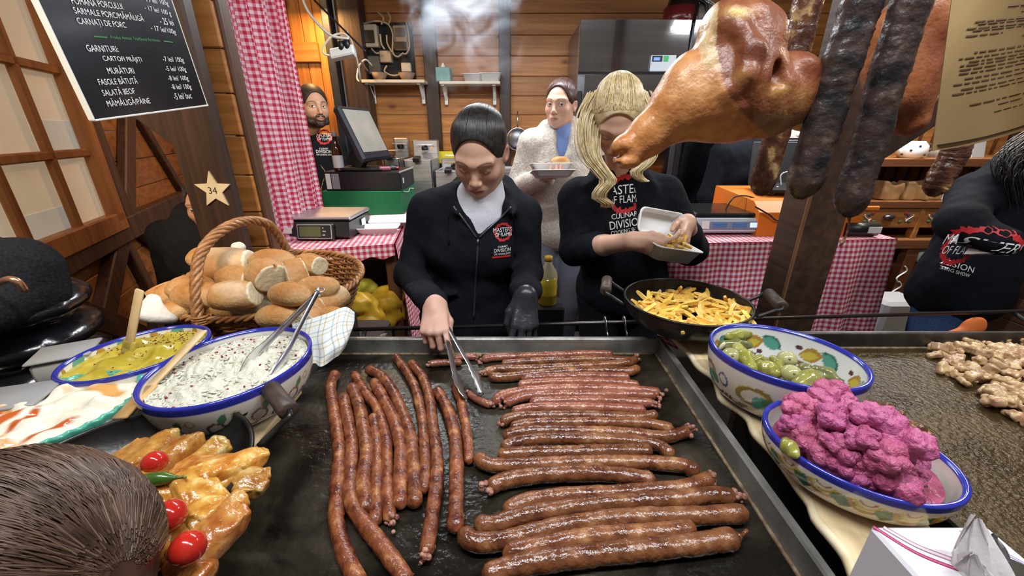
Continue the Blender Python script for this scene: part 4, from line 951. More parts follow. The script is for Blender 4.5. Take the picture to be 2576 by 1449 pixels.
for i, (X, Y) in enumerate(((870, 672), (925, 685), (960, 690), (1020, 725), (1045, 750), (1035, 790), (1060, 830), (1110, 850), (1150, 800), (1165, 815), (1185, 890), (1150, 910), (1100, 800), (1155, 935), (1205, 910))):
    p = az(*Z8(X, Y), GZ + .008); o = bpy.data.objects.new('browned_pork_piece', cd[i % 6]); COL.objects.link(o); o.location = tuple(p); o.rotation_euler = (0, .2, i * 1.3); o.scale = (1.25,) * 3
    tag(o, 'dark browned pork piece on the griddle behind the cauliflower bowl', 'meat', 'browned pork pieces')
# ------------------------------------------------------------------ helpers placing upright things from sight lines
def pb(x0, y0, x1, y1, Y, d, b=.004):
    """box whose front face lies at depth Y"""
    ym, xm = (y0 + y1) / 2, (x0 + x1) / 2; xa, xb = ay(x0, ym, Y)[0], ay(x1, ym, Y)[0]; zb, zt = ay(xm, y1, Y)[2], ay(xm, y0, Y)[2]
    return box(((xa + xb) / 2, Y + d / 2, (zb + zt) / 2), (xb - xa, d, zt - zb), b)
def wire(pts, Y, r, n=40): return tube(smooth_path([ay(x, y, Y if not isinstance(Y, (list, tuple)) else Y[i]) for i, (x, y) in enumerate(pts)], n), r, 6)

MENU = [("POMANA PORCULUI", (375, 20), (640, 50)), ("- 19 lei/ 100g", (745, 14), (880, 38)), ("SARMALE PORC/MĂMĂLIGĂ", (388, 70), (750, 112)), ("- 17 lei/ 100 g", (757, 60), (893, 90)),
        ("CARNAȚI DE PORC", (410, 135), (662, 155)), ("- 25 lei", (835, 125), (905, 135)), ("- 17 lei/100g", (790, 165), (918, 186)), ("Produs Atestat Tradițional Românesc", (578, 206), (835, 222)),
        ("GARNITURI:", (455, 268), (618, 272)), ("CARTOFI PRĂJIȚI", (541, 325), (742, 330)), ("-7 lei/ 100g", (852, 328), (960, 332)), ("MURĂTURI", (563, 384), (700, 383)), ("-5 lei/ 100g", (866, 378), (972, 380)),
        ("FASOLE BĂTUTĂ", (516, 443), (718, 436)), ("-8 lei/ 100g", (880, 428), (984, 426)), ("SALATĂ BEOF", (537, 500), (704, 488)), ("-8 lei/ 100g ", (896, 473), (999, 470)), ("MĂMĂLIGĂ/PÂINE", (561, 556), (783, 538)), ("-5 lei/ buc", (908, 520), (999, 512))]
need_text([(m[0], 'LEFT') for m in MENU] + [(t, 'LEFT') for t in ("34", "MASTERS", "OF FLAMES", "CULINARY", "DIVISION", "LIVE COOKING SHOW", "COOKING SHOW", "kg", "LEI/kg", "LEI")])
put('number', xf(place(text2d("34", h=.022), (-.017, -.012, .0065)), SM), mat('black_ink', (.02, .018, .015)), star.children[0], smooth=False)

# ------------------------------------------------------------------ menu board
BL, BR = ay(237, 303, .86), ay(522, 265, 1.2); bu = unit(BR - BL); bw = np.linalg.norm(BR - BL); bn = unit(np.cross(bu, (0, 0, 1))); bv = np.cross(bn, bu)
mb = thing('menu_board', 'black hanging menu board with white prices and a white edge', 'sign', BL)
MM = frame(BL, bu, bv, bn)
mbp = put('panel', xf(box((bw / 2, .26, -.004), (bw, .52, .008), .001), MM), mat('gloss_black_board', (.008, .009, .012), rough=.22, coat=.3), mb, smooth=False)
put('edging', xf(join(box((0, .26, -.004), (.004, .524, .012), .001), box((bw, .26, -.004), (.003, .524, .010), .001), box((bw / 2, 0, -.004), (bw + .004, .004, .012), .001)), MM), WHITEP, mb, smooth=False)
GREEN_INK = mat('green_print', (.05, .28, .06), rough=.6)
for t, a, b in MENU:
    A, B = ap(a[0] / 2.07, a[1] / 2.07, BL, bn), ap(b[0] / 2.07, b[1] / 2.07, BL, bn); u = unit(B - A); v = np.cross(bn, u)
    gr = t.startswith('Produs'); hh = np.linalg.norm(ap(a[0] / 2.07, a[1] / 2.07 - (9 if gr else 14.5), BL, bn) - A)
    tw = text2d(t, w=np.linalg.norm(B - A)); sc_ = hh / max(.2 * hh, np.ptp(tw[0][:, 1])); tw[0][:, 1] *= sc_ * (1.28 if any(ch in t for ch in 'ĂȚÂ') else 1.0)
    o = put('lettering', xf(tw, frame(A + bn * .0012, u, v, bn)), GREEN_INK if gr else WHITE_INK, mbp, smooth=False)
for a, b in (((487, 190), (555, 195)), ((850, 214), (898, 220))):
    A, B = ap(a[0] / 2.07, a[1] / 2.07, BL, bn), ap(b[0] / 2.07, b[1] / 2.07, BL, bn); put('green_rule', obox(A + bn * .001, B + bn * .001, .002, .0006, up=bn, b=.0002), GREEN_INK, mbp, smooth=False)

# ------------------------------------------------------------------ gingham curtain
cu = np.linspace(0, 1, 150); cz = np.linspace(.98, 2.62, 40); r_ = np.random.default_rng(3); P = np.zeros((150, 40, 3)); UV = np.zeros((150, 40, 2))
ph = 2 * np.pi * (cu * 7 + .25 * np.sin(cu * 9)); arc = np.concatenate([[0], np.cumsum(np.hypot(np.diff(cu * .46), np.diff(.030 * np.sin(ph))))])
for j, z in enumerate(cz):
    f = .75 + .5 * (2.62 - z) / 1.6; sw = (2.62 - z) / 1.64
    P[:, j, 0] = -1.0 + .030 * f * np.sin(ph + .5 * sw) + .012 * np.sin(ph * .37 + 2 * sw); P[:, j, 1] = 1.60 + .46 * cu + .010 * np.cos(ph * 1.0) - .02 * sw * (1 - cu); P[:, j, 2] = z + .03 * cu * (j == 0)
    UV[:, j, 0] = arc * 1.0; UV[:, j, 1] = z
V, F = grid(P); cur = put('curtain', (V, F), GINGHAM, uv=UV.reshape(-1, 2)); tag(cur, 'red and white gingham curtain gathered in folds at the left of the stall', 'curtain')

# ------------------------------------------------------------------ tables under gingham cloths
TZ = 1.05
def cloth_table(label, C, drop, seed, legs=True, hang=None):
    """C: front-left, front-right, back-right, back-left corners of the top"""
    C = [np.array([*c, TZ]) for c in C]; cen = np.mean(C, 0); t = thing('table', label.replace('gingham cloth', 'table under a gingham cloth') , 'table', (cen[0], cen[1], 0))
    put('top', prism([tuple(c[:2] + (cen[:2] - c[:2]) * .02) for c in C], TZ - .035, TZ - .004), W_BEAM, t, smooth=False)
    for c in C: q = c + (cen - c) * .10; put('leg', box((q[0], q[1], (TZ - .035) / 2), (.05, .05, TZ - .035), .004), W_BEAM, t, smooth=False)
    return t
def tablecloth(label, C, drops, seed, front_wave=.012):
    C = [np.array([*c, TZ]) for c in C]; r_ = np.random.default_rng(seed); parts, uvs = [], []
    n = 40; s = np.linspace(0, 1, n); top = (C[0][None, None] * (1 - s)[:, None, None] * (1 - s)[None, :, None] + C[1][None, None] * s[:, None, None] * (1 - s)[None, :, None] + C[2][None, None] * s[:, None, None] * s[None, :, None] + C[3][None, None] * (1 - s)[:, None, None] * s[None, :, None])
    W = np.linalg.norm(C[1] - C[0]); D = np.linalg.norm(C[3] - C[0]); parts.append(grid(top)); uvs.append(np.stack(np.meshgrid(s * W, s * D, indexing='ij'), -1).reshape(-1, 2))
    for e, (a, b) in enumerate(((0, 1), (1, 2), (3, 0))):
        dr = drops[e]
        if not dr: continue
        A, B = C[a], C[b]; L = np.linalg.norm(B - A); d = (B - A) / L; out = np.array([d[1], -d[0], 0]); m = 110; k = 26
        ss = np.linspace(-.0, 1.0, m); tt = np.linspace(0, 1, k); ph = r_.uniform(0, 6); P = np.zeros((m, k, 3)); U = np.zeros((m, k, 2))
        fold = sum(r_.uniform(.5, 1) * np.sin(2 * np.pi * ss * L * f + r_.uniform(0, 6)) for f in (2.2, 4.1, 7.3)) / 1.6; hem = dr + sum(.02 * np.sin(2 * np.pi * ss * f + ph) for f in (1.3, 3.1)) if dr > .2 else dr + .006 * np.sin(ss * 30)
        for j, q in enumerate(tt):
            P[:, j] = A + (B - A) * ss[:, None] + out * ((.006 + .05 * q * min(dr, .6)) + front_wave * 2.2 * q ** .7 * (fold * .5 + .5) * min(1, dr * 3))[:, None]; P[:, j, 2] = TZ - hem * q; U[:, j, 0] = ss * L + e * .013; U[:, j, 1] = -hem * q
        V, F = grid(P); parts.append((V, [tuple(f[::-1]) for f in F.tolist()])); uvs.append(U.reshape(-1, 2))
    o = put('tablecloth', join(*parts), GINGHAM, uv=np.vstack(uvs)); tag(o, label, 'tablecloth', 'gingham tablecloths'); return o
CL = [(-.945, 1.54), (-.508, 1.66), (-.66, 2.68), (-1.10, 2.62)]
cloth_table('left side gingham cloth carrying the cash register and scale', CL, None, 1)
tablecloth('red gingham cloth on the left table, short in front, long at the right side', CL, (.055, .66, 0), 11, .012)
fr_ = az(1668, 645, TZ); CR = [(.64, 1.66), (1.735, 1.752), (1.72, 2.36), (.66, 2.36)]
cloth_table('right side gingham cloth carrying the white scale and orange box', CR, None, 2)
tablecloth('red gingham cloth on the right table, hanging long in front', CR, (.46, .46, .40), 14, .018)
p = az(1670, 825, 1.01); q = [az(1648, 815, 1.06), az(1695, 815, 1.05), az(1712, 885, .99), az(1690, 850, 1.0)]
o = put('cloth_corner', grid(np.array([[[*az(x, y, z)] for x, y, z in row] for row in (((1635, 790, 1.06), (1652, 830, 1.03), (1672, 862, 1.0)), ((1655, 792, 1.06), (1672, 835, 1.03), (1690, 872, .99)), ((1672, 796, 1.06), (1694, 838, 1.03), (1706, 880, .985)))])), GINGHAM, uv=np.array([(i * .022, j * .06) for i in range(3) for j in range(3)])); tag(o, 'small corner of red gingham cloth hanging below the wok', 'cloth')

# ------------------------------------------------------------------ left table: scale, foam box, register
def digital_scale(name, label, x0, x1, yf, dep, body, plate, scr, z=TZ, white=False):
    t = thing(name, label, 'scale', ((x0 + x1) / 2, yf + dep / 2, z)); cx, w_ = (x0 + x1) / 2, x1 - x0
    P = [(yf + .010, z + .012), (yf, z + .022), (yf + .012, z + .078), (yf + dep, z + .078), (yf + dep, z + .012)]
    V, F = prism([(a, b) for a, b in P], -w_ / 2, w_ / 2); V = np.c_[V[:, 2] + cx, V[:, 0], V[:, 1]]; put('body', (V, [f[::-1] for f in F]), body, t, smooth=False)
    for sx in (-1, 1):
        for sy in (.15, .85): put('foot', cyl((cx + sx * w_ * .4, yf + dep * sy, z), (cx + sx * w_ * .4, yf + dep * sy, z + .013), .012, 10), BLACKP, t)
    put('weighing_plate', box((cx, yf + dep / 2 + .02, z + .091), (w_ * 1.02, dep * .96, .016), .006), plate, t, smooth=False)
    return t
a, b = az(704, 606, TZ), az(884, 600, TZ); yL = 1.715
DG = mat('charcoal_plastic', (.018, .019, .021), rough=.35)
ts = digital_scale('digital_scale', 'dark shop scale with steel plate and green display, left table', a[0], b[0] + .01, yL, .27, DG, STEEL, 0)
wS = b[0] - a[0]; cx = (a[0] + b[0]) / 2 + .005
LCD = mat('lcd_grey_green', (.085, .10, .05), rough=.15); TRIM = mat('grey_trim', (.32, .33, .34), rough=.3)
FM = frame(V3(cx + .012, yL - .004, TZ + .042), (1, 0, 0), unit(V3(0, .2, 1)), unit(V3(0, -1, .2)))
dh_ = put('display_housing', xf(box((0, 0, .006), (.165, .072, .016), .008), FM), DG, ts, smooth=False); put('display_frame', xf(box((0, 0, .014), (.150, .062, .004), .002), FM), TRIM, dh_, smooth=False)
put('display_panel', xf(box((0, 0, .0155), (.143, .055, .003), .001), FM), BLACKP, dh_, smooth=False); put('display', xf(box((-.018, 0, .017), (.094, .044, .003), .001), FM), LCD, dh_, smooth=False)
for s_, yy in (("kg", .013), ("LEI/kg", -.002), ("LEI", -.017)): put('lettering', xf(place(text2d(s_, h=.006), (.036, yy, .0175)), FM), WHITE_INK, dh_, smooth=False)
put('sticker', xf(box((-.125, .004, .003), (.040, .026, .001), .0003), FM), WHITEP, ts, smooth=False)
put('side_label', box((b[0] + .0155, yL + .17, TZ + .05), (.002, .05, .03), .0005), WHITEP, ts, smooth=False)

def foam_tray(parent, c, w_, d_, h_, name='tray', rot=0, tilt=0):
    """open tray with sloping walls and flanged rim"""
    def rrect(hx, hy, z, n=6, rd=.018):
        P = []
        for cx_, cy_, a0 in ((1, 1, 0), (-1, 1, 90), (-1, -1, 180), (1, -1, 270)):
            for k in range(n): a_ = Rd(a0 + 90 * k / (n - 1)); P.append((cx_ * (hx - rd) + rd * math.cos(a_), cy_ * (hy - rd) + rd * math.sin(a_), z))
        return P
    L = [rrect(w_ / 2 * .78, d_ / 2 * .72, 0), rrect(w_ / 2 * .95, d_ / 2 * .93, h_), rrect(w_ / 2, d_ / 2, h_), rrect(w_ / 2, d_ / 2, h_ + .003), rrect(w_ / 2 * .93, d_ / 2 * .90, h_ + .003), rrect(w_ / 2 * .76, d_ / 2 * .70, .004)]
    n = len(L[0]); V = np.array(sum(L, [])); F = []
    for i in range(len(L) - 1):
        for j in range(n): k = (j + 1) % n; F.append((i * n + j, i * n + k, (i + 1) * n + k, (i + 1) * n + j))
    F.append(tuple(range(n))[::-1]); F.append(tuple(range((len(L) - 1) * n, len(L) * n)))
    return put(name, place((V, F), c, (tilt, 0, rot)), FOAM, parent)
p = az(955, 585, TZ); fb = thing('foam_box', 'empty white foam takeaway box lying open beside the dark scale', 'box', p)
foam_tray(fb, p + V3(-.005, 0, .001), .20, .115, .028, 'tray', .12); foam_tray(fb, p + V3(.015, .135, .012), .20, .115, .026, 'lid', .12, .15)
p = az(918, 533, TZ); t = thing('receipt_roll', 'curling strip of white till paper behind the dark scale', 'paper', p)
Q = [p + V3(-.05 + .02 * math.cos(a_) * (1 + a_ / 8), 0, .045 + .02 * math.sin(a_) * (1 + a_ / 8)) for a_ in np.linspace(-1.2, 3.3, 16)]; put('paper_strip', grid(np.array([[q + V3(0, dy, 0) for dy in (-.028, .028)] for q in Q])), WHITEP, t)
KRAFT = mat('kraft_card', (.36, .21, .09), (.44, .27, .13), scale=30, rough=.7)
p = az(975, 524, TZ); t = thing('card_tray', 'brown card tray behind the open foam box', 'tray', p)
put('base', box((p[0], p[1], TZ + .003), (.19, .10, .004), .001), KRAFT, t, smooth=False)
for dx, dy, sx, sy in ((0, -.05, .19, .003), (0, .05, .19, .003), (-.095, 0, .003, .10), (.095, 0, .003, .10)): put('wall', box((p[0] + dx, p[1] + dy, TZ + .020), (sx, sy, .035), .001), KRAFT, t, smooth=False)
o = put('blue_folder', box((-.80, 2.06, TZ + .006), (.26, .14, .012), .002), mat('blue_folder', (.03, .03, .22), rough=.4), smooth=False); tag(o, 'dark blue folder lying behind the dark scale', 'folder')

yR = 2.30; GB = mat('green_card_box', (.008, .16, .055), rough=.45)
g0 = pb(811, 481, 1009, 514, yR - .01, .34); g0[0][:, 2] -= 0; zb_ = g0[0][:, 2].min(); zt_ = g0[0][:, 2].max()
g = thing('green_box', 'flat bright green box beneath the black cash drawer', 'box', ((g0[0][:, 0].mean()), yR + .15, TZ)); xg0, xg1 = g0[0][:, 0].min(), g0[0][:, 0].max()
put('carton', box(((xg0 + xg1) / 2, yR + .16, (TZ + zt_) / 2), (xg1 - xg0, .34, zt_ - TZ), .003), GB, g, smooth=False); put('string', tube(smooth_path([(xg1 + .002, yR + .05, zt_ - .01), (xg1 + .012, yR + .12, zt_ - .02), (xg1 + .002, yR + .2, zt_ - .012), (xg1 + .012, yR + .26, zt_ - .02)], 20), .002, 6), WHITEP, g)
d0 = pb(817, 432, 1007, 481, yR, .33); xd0, xd1 = d0[0][:, 0].min(), d0[0][:, 0].max(); zt2 = d0[0][:, 2].max()
cd_ = thing('cash_drawer', 'black metal cash drawer with white stickers under the till screen', 'cash drawer', ((xd0 + xd1) / 2, yR + .16, zt_))
put('drawer_case', box(((xd0 + xd1) / 2, yR + .165, (zt_ + zt2) / 2), (xd1 - xd0, .33, zt2 - zt_ - .001), .004), BLACKP, cd_, smooth=False)
put('trim_strip', box((xd1, yR + .165, zt2 - .004), (.008, .33, .010), .002), TRIM, cd_, smooth=False); put('drawer_front', box((xd1 + .002, yR + .13, (zt_ + zt2) / 2 - .004), (.004, .24, (zt2 - zt_) * .75), .001), DG, cd_, smooth=False)
for dx, w_, m_ in ((.022, .028, WHITEP), (.062, .042, mat('grey_label', (.30, .28, .32), rough=.5))): put('sticker', box((xd0 + dx, yR - .001, (zt_ + zt2) / 2), (w_, .002, (zt2 - zt_) * .8), .0005), m_, cd_, smooth=False)
put('sticker', box((xd1 + .005, yR + .05, (zt_ + zt2) / 2), (.002, .02, .03), .0005), WHITEP, cd_, smooth=False)
# till screen
mc = ay(924, 335, yR + .12); mu, mw = unit(V3(-.40, -.06, .92)), unit(V3(.16, .98, 0)); mn = unit(np.cross(mw, mu)); mu = np.cross(mn, mw)
mo_ = thing('till_screen', 'black touch-screen till monitor leaning back on the cash drawer', 'monitor', (mc[0], mc[1], zt2)); MF = frame(mc, mw, mu, mn)
mh_ = put('housing', xf(box((0, 0, -.022), (.33, .30, .045), .012), MF), mat('blue_black_plastic', (.016, .018, .028), rough=.35), mo_, smooth=False)
put('screen', xf(box((0, .012, .001), (.285, .235, .003), .001), MF), mat('dull_screen', (.20, .20, .17), (.27, .24, .21), scale=6, rough=.2, emit=((.20, .21, .18), .10)), mh_, smooth=False)
put('stand_arm', obox(mc - mn * .04 - mu * .05, (mc[0] - .10, mc[1], zt2 + .02), .10, .05, up=mw), BLACKP, mo_, smooth=False)
put('stand_base', box((mc[0] - .04, mc[1], zt2 + .010), (.26, .22, .018), .008), BLACKP, mo_, smooth=False)
# bottle, mouse, earphone case on the drawer
GLASSB = mat('brown_glass', (.05, .014, .004), rough=.08, spec=.7, coat=.5)
p = ay(854, 428, yR + .03); p[2] = zt2; t = thing('bottle', 'small brown glass bottle with white label and silver cap on the cash drawer', 'bottle', p)
put('glass', lathe([(0, 0), (.026, .002), (.028, .01), (.028, .11), (.022, .135), (.012, .155), (.011, .185), (.0, .187)], 24, p), GLASSB, t); put('label', lathe([(.0285, .02), (.0288, .021), (.0288, .085), (.0285, .086)], 24, p), WHITEP, t); put('cap', lathe([(0, .208), (.012, .207), (.013, .203), (.013, .185), (.011, .184)], 20, p), TRIM, t)
p = ay(968, 424, yR + .05); p[2] = zt2; t = thing('earphone_case', 'dusty pink rounded earphone case on the cash drawer', 'case', p); s = SDF((-.05, -.03, -.005), (.05, .03, .035), .002); s.bx((0, 0, .013), (.034, .020, .012), .011, .002); V, F = s.mesh(); put('shell', place((V, F), p, (0, 0, .4)), mat('dusty_pink', (.27, .07, .10), rough=.3), t)
p = ay(985, 412, yR + .13); p[2] = zt2; t = thing('computer_mouse', 'black mouse glowing red behind the pink earphone case', 'mouse', p); s = SDF((-.05, -.04, -.005), (.05, .04, .04), .002); s.ell((0, 0, .008), (.042, .026, .022), .002).half((0, 0, 0), (0, 0, -1)); V, F = s.mesh(); put('shell', place((V, F), p, (0, 0, .3)), BLACKP, t); put('red_light', sphere(p + V3(.036, -.012, .014), (.008, .005, .005), 8, 6), mat('red_glow', (.5, .02, .03), emit=((1, .08, .08), 1.2)), t)
t = thing('cable', 'black and yellow striped cable hanging left of the cash drawer', 'cable', ay(812, 470, yR)); put('cord', wire([(806, 415), (818, 435), (812, 460), (808, 480), (815, 500)], yR + .02, .003), mat('striped_cable', (.03, .03, .03), (.42, .34, .10), scale=60, lo=.49, hi=.51), t)

# yellow bags under the left table
YB_ = mat('yellow_bag_plastic', (.50, .28, .02), (.62, .37, .03), scale=14, rough=.38, bump=.5, bscale=26)
for i, (px, py, Y, r, lab) in enumerate(((955, 760, 1.72, .11, 'upper crumpled yellow plastic bag under the left table'), (915, 815, 1.55, .11, 'lower crumpled yellow plastic bag beside the bread basket'), (912, 725, 1.75, .055, 'small lime yellow bundle behind the basket rim'))):
    c = ay(px, py, Y); s = SDF(c - r * 1.7, c + r * 1.7, .007); rr = np.random.default_rng(i)
    for _ in range(9): s.ell(c + rr.normal(0, r * .38, 3), rr.uniform(.35, .6) * r, .02, rot=tuple(rr.uniform(0, 3, 3)))
    s.wave(.006, 60, i).wave(.004, 110, i + 5)
    o = put('plastic_bag', s.mesh(), YB_ if i < 2 else mat('lime_yellow', (.42, .38, .04), rough=.5)); tag(o, lab, 'bag')
c = ay(890, 800, 1.68); o = put('crate', box((-.86, 2.02, .40), (.36, .5, .78), .01), mat('dark_crate', (.05, .03, .02), rough=.7), smooth=False); tag(o, 'dark crate in the shade under the left table holding up yellow bags', 'crate')
o = put('crate', box((-.70, 1.38, .39), (.40, .20, .78), .01), MATS['dark_crate'], smooth=False); tag(o, 'dark crate below the lower yellow bag behind the griddle', 'crate')
p = ay(970, 850, 1.35); s = SDF(p - .12, p + .12, .004); s.cap(p + V3(-.07, 0, -.03), p + V3(.05, 0, .045), .010, .004, .01).cap(p + V3(-.06, 0, -.04), p + V3(.06, 0, -.05), .03, .03, .02).wave(.004, 90, 3); o = put('clear_bag', s.mesh(), mat('clear_plastic', (.55, .56, .58), rough=.2, alpha=.6)); tag(o, 'crumpled clear plastic bag behind the griddle rim', 'bag')

# ------------------------------------------------------------------ right table: white scale, orange box, black gear
a, b = az(1737, 590, TZ), az(1924, 592, TZ); yS = 1.80
SILV = mat('silver_white_plastic', (.50, .53, .58), rough=.3)
t2 = digital_scale('digital_scale', 'white shop scale with black plate on the right table', a[0] + .015, b[0] + .015, yS, .30, SILV, mat('black_steel_plate', (.02, .02, .022), rough=.22, metal=.6), 0)
cx = (a[0] + b[0]) / 2 + .015; FM = frame(V3(cx, yS + .003, TZ + .050), (1, 0, 0), unit(V3(0, .21, 1)), unit(V3(0, -1, .21)))
dp_ = put('display_panel', xf(box((.02, 0, .003), (.27, .034, .003), .001), FM), mat('panel_grey_blue', (.20, .24, .32), rough=.3), t2, smooth=False)
for i, (dx, m_) in enumerate(((-.07, mat('dim_lcd', (.06, .10, .19), rough=.2, emit=((.1, .2, .5), .25))), (.02, MATS['dim_lcd']), (.10, mat('lit_lcd', (.5, .6, .75), rough=.2, emit=((.6, .75, 1), .8))))): put('display', xf(box((dx, 0, .0055), (.065, .022, .002), .0005), FM), m_, dp_, smooth=False)
put('sticker', xf(box((-.135, 0, .003), (.034, .034, .001), .0003), FM), WHITEP, t2, smooth=False)
ORG = mat('orange_plastic', (.62, .15, .010), (.70, .19, .02), scale=5, rough=.42)
a, b = az(1905, 590, TZ), az(2155, 596, TZ); ob = thing('orange_case', 'large orange plastic case with a black laptop on its lid', 'case', ((a[0] + b[0]) / 2, 2.0, TZ)); xo0, xo1 = ay(1905, 560, 1.80)[0], ay(2160, 560, 1.80)[0]
zo = ay(2000, 518, 1.80)[2]
pts = [(1.79, TZ), (1.80, zo - .03), (1.86, zo + .012), (2.24, zo + .035), (2.24, TZ)]; V, F = prism(pts, xo0, xo1); V = np.c_[V[:, 2], V[:, 0], V[:, 1]]; put('case_body', (V, [f[::-1] for f in F]), ORG, ob, smooth=False)
put('white_mark', box((xo0 + .10, 1.793, TZ + .05), (.02, .004, .02), .001), WHITEP, ob, smooth=False); put('lid_lip', box(((xo0 + xo1) / 2 + .2, 1.797, zo - .01), (.2, .014, .02), .004), ORG, ob, smooth=False)
lp_ = thing('laptop', 'open black laptop lying on the orange case', 'laptop', ay(1980, 500, 1.95)); zc = zo + .03
put('keyboard_deck', place(box((0, 0, 0), (.34, .20, .018), .004), (xo0 + .27, 2.02, zc + .022), (.06, 0, -.18)), BLACKP, lp_, smooth=False); put('display_lid', place(box((0, 0, 0), (.34, .015, .21), .004), (xo0 + .29, 2.14, zc + .13), (-.25, 0, -.18)), BLACKP, lp_, smooth=False)
pr_ = thing('printer', 'black printer behind the laptop on the right table', 'printer', (1.60, 2.2, TZ)); v0 = pb(1968, 345, 2075, 470, 2.26, .22); put('case', v0, BLACKP, pr_, smooth=False)
for yy in (352, 366): put('slot_trim', pb(1985, yy, 2055, yy + 3, 2.255, .006, .0008), TRIM, pr_, smooth=False)
t = thing('riser', 'dark block under the printer', 'block', (1.6, 2.3, TZ)); zz = v0[0][:, 2].min(); put('block', box((v0[0][:, 0].mean(), 2.30, (zz + TZ) / 2), (.2, .1, zz - TZ - .001), .003), BLACKM, t, smooth=False)
c = az(2180, 598, TZ); t = thing('card_reader', 'black cylindrical gadget with a white label at the right end of the table', 'gadget', c); put('barrel', cyl(c + V3(-.09, .03, .032), c + V3(.055, .03, .032), .031, 20), BLACKP, t); put('label', box(c + V3(.026, -.0005, .035), (.06, .004, .028), .001), WHITEP, t, smooth=False)
for i, (pts, Y, lab) in enumerate(((((1820, 535), (1850, 495), (1900, 500), (1925, 540), (1930, 575), (1900, 590)), 1.93, 'black cable looping between the white scale and the orange case'), (((1900, 520), (1935, 540), (1960, 555), (2020, 540), (2080, 545)), 1.783, 'black cable trailing over the front of the orange case'))):
    t = thing('cable', lab, 'cable', ay(*pts[2], Y)); put('cord', wire(pts, Y, .0035), BLACKP, t)
for i, (pts, lab) in enumerate((((((1965, 465), (1965, 440), (1985, 432), (2010, 440))), 'white cable arching over the laptop'), (((1925, 482), (1945, 488), (1955, 470), (1965, 480)), 'short white cable left of the laptop screen'))):
    t = thing('cable', lab, 'cable', ay(*pts[1], 2.0)); put('cord', wire(pts, 2.0, .003), WHITEP, t)

# ------------------------------------------------------------------ bread basket
BC = V3(-.735, 1.135, .955); TILT = Matrix.Rotation(Rd(-3), 4, 'Z') @ Matrix.Rotation(Rd(9.0), 4, 'X') @ Matrix.Rotation(Rd(-3), 4, 'Y')
def bt(p): q = np.array(TILT @ Vector((float(p[0]), float(p[1]), float(p[2])))); return q + BC
WICK = mat('honey_wicker', (.24, .095, .03), (.42, .20, .075), scale=30, stretch=(1, 1, 3), rough=.42, rnd=.22, coat=.2, bump=.3, bscale=90)
bk = thing('bread_basket', 'large oval wicker basket with a twisted handle, full of bread', 'basket', BC)
BA, BB, BH = .285, .195, .125
def brad(z): k = .74 + .26 * (z / BH) ** .8; return BA * k, BB * k
NS = 44
put('base', place(lathe([(0, 0), (.74, 0), (.745, .006), (0, .012)], 48, (0, 0, 0), BA, BB), (0, 0, 0)) if False else (np.array([bt(p) for p in lathe([(0, 0), (.74, 0), (.745, .008), (0, .010)], 48, (0, 0, 0), BA, BB)[0]]), lathe([(0, 0), (.74, 0), (.745, .008), (0, .010)], 48)[1]), WICK, bk)
for i in range(NS):
    a_ = 2 * math.pi * i / NS; put('stake', tube([bt((brad(z)[0] * math.cos(a_), brad(z)[1] * math.sin(a_), z)) for z in np.linspace(.003, BH, 5)], .0032, 5), WICK, bk)
nr = 15
for k in range(nr):
    z = .008 + (BH - .012) * k / (nr - 1); A_, B_ = brad(z); th_ = np.linspace(0, 2 * np.pi, NS * 4, endpoint=False); wv = .0042 * np.cos(NS / 2 * th_ + (k % 2) * np.pi)
    put('strand', tube([bt(((A_ + w_) * math.cos(t_), (B_ + w_) * math.sin(t_), z)) for t_, w_ in zip(th_, wv)], .0043, 6, closed=True), WICK, bk)
for k in range(3):
    th_ = np.linspace(0, 2 * np.pi, 240, endpoint=False); p_ = th_ * 26 + k * 2.094
    put('rim_braid', tube([bt(((BA + .006 + .006 * math.cos(q)) * math.cos(t_), (BB + .006 + .006 * math.cos(q)) * math.sin(t_), BH + .004 + .006 * math.sin(q))) for t_, q in zip(th_, p_)], .0052, 6, closed=True), WICK, bk)
HA, HB = bt((-.045, -BB - .004, BH)), bt((-.03, BB, BH)); top = ay(612, 577, 1.10)
hp = smooth_path([HA + V3(0, 0, -.05), HA + V3(-.004, -.004, .02), HA * .72 + HB * .28 + V3(-.03, -.03, .135), (HA + HB) / 2 + V3(-.008, -.01, .180), HA * .25 + HB * .75 + V3(.0, .03, .135), HB + V3(0, .004, .0)], 90)
Th = np.gradient(hp, axis=0); Th /= np.linalg.norm(Th, axis=1)[:, None]; sid = np.cross(Th, (1, 0, 0)); sid /= np.linalg.norm(sid, axis=1)[:, None]; bi = np.cross(Th, sid)
for k in range(5):
    q = np.linspace(0, 40, 90) + k * 1.2566; put('handle_strand', tube(hp + .0085 * (np.cos(q)[:, None] * sid + np.sin(q)[:, None] * bi), .0062, 6), WICK, bk)
for e, s in ((HA, 1), (HB, -1)):
    q = np.linspace(0, 2 * np.pi * 4, 60); put('binding', tube([e + V3(.021 * math.cos(x), s * .0 + .019 * math.sin(x), -.008 + .0058 * x / 6.283 * 1.1) for x in q], .0035, 5), WICK, bk)
stnd = thing('stand', 'dark box stand under the bread basket', 'stand', (-.73, 1.12, 0)); put('block', box((-.735, 1.12, .47), (.40, .26, .93), .01), MATS['dark_crate'], stnd, smooth=False)

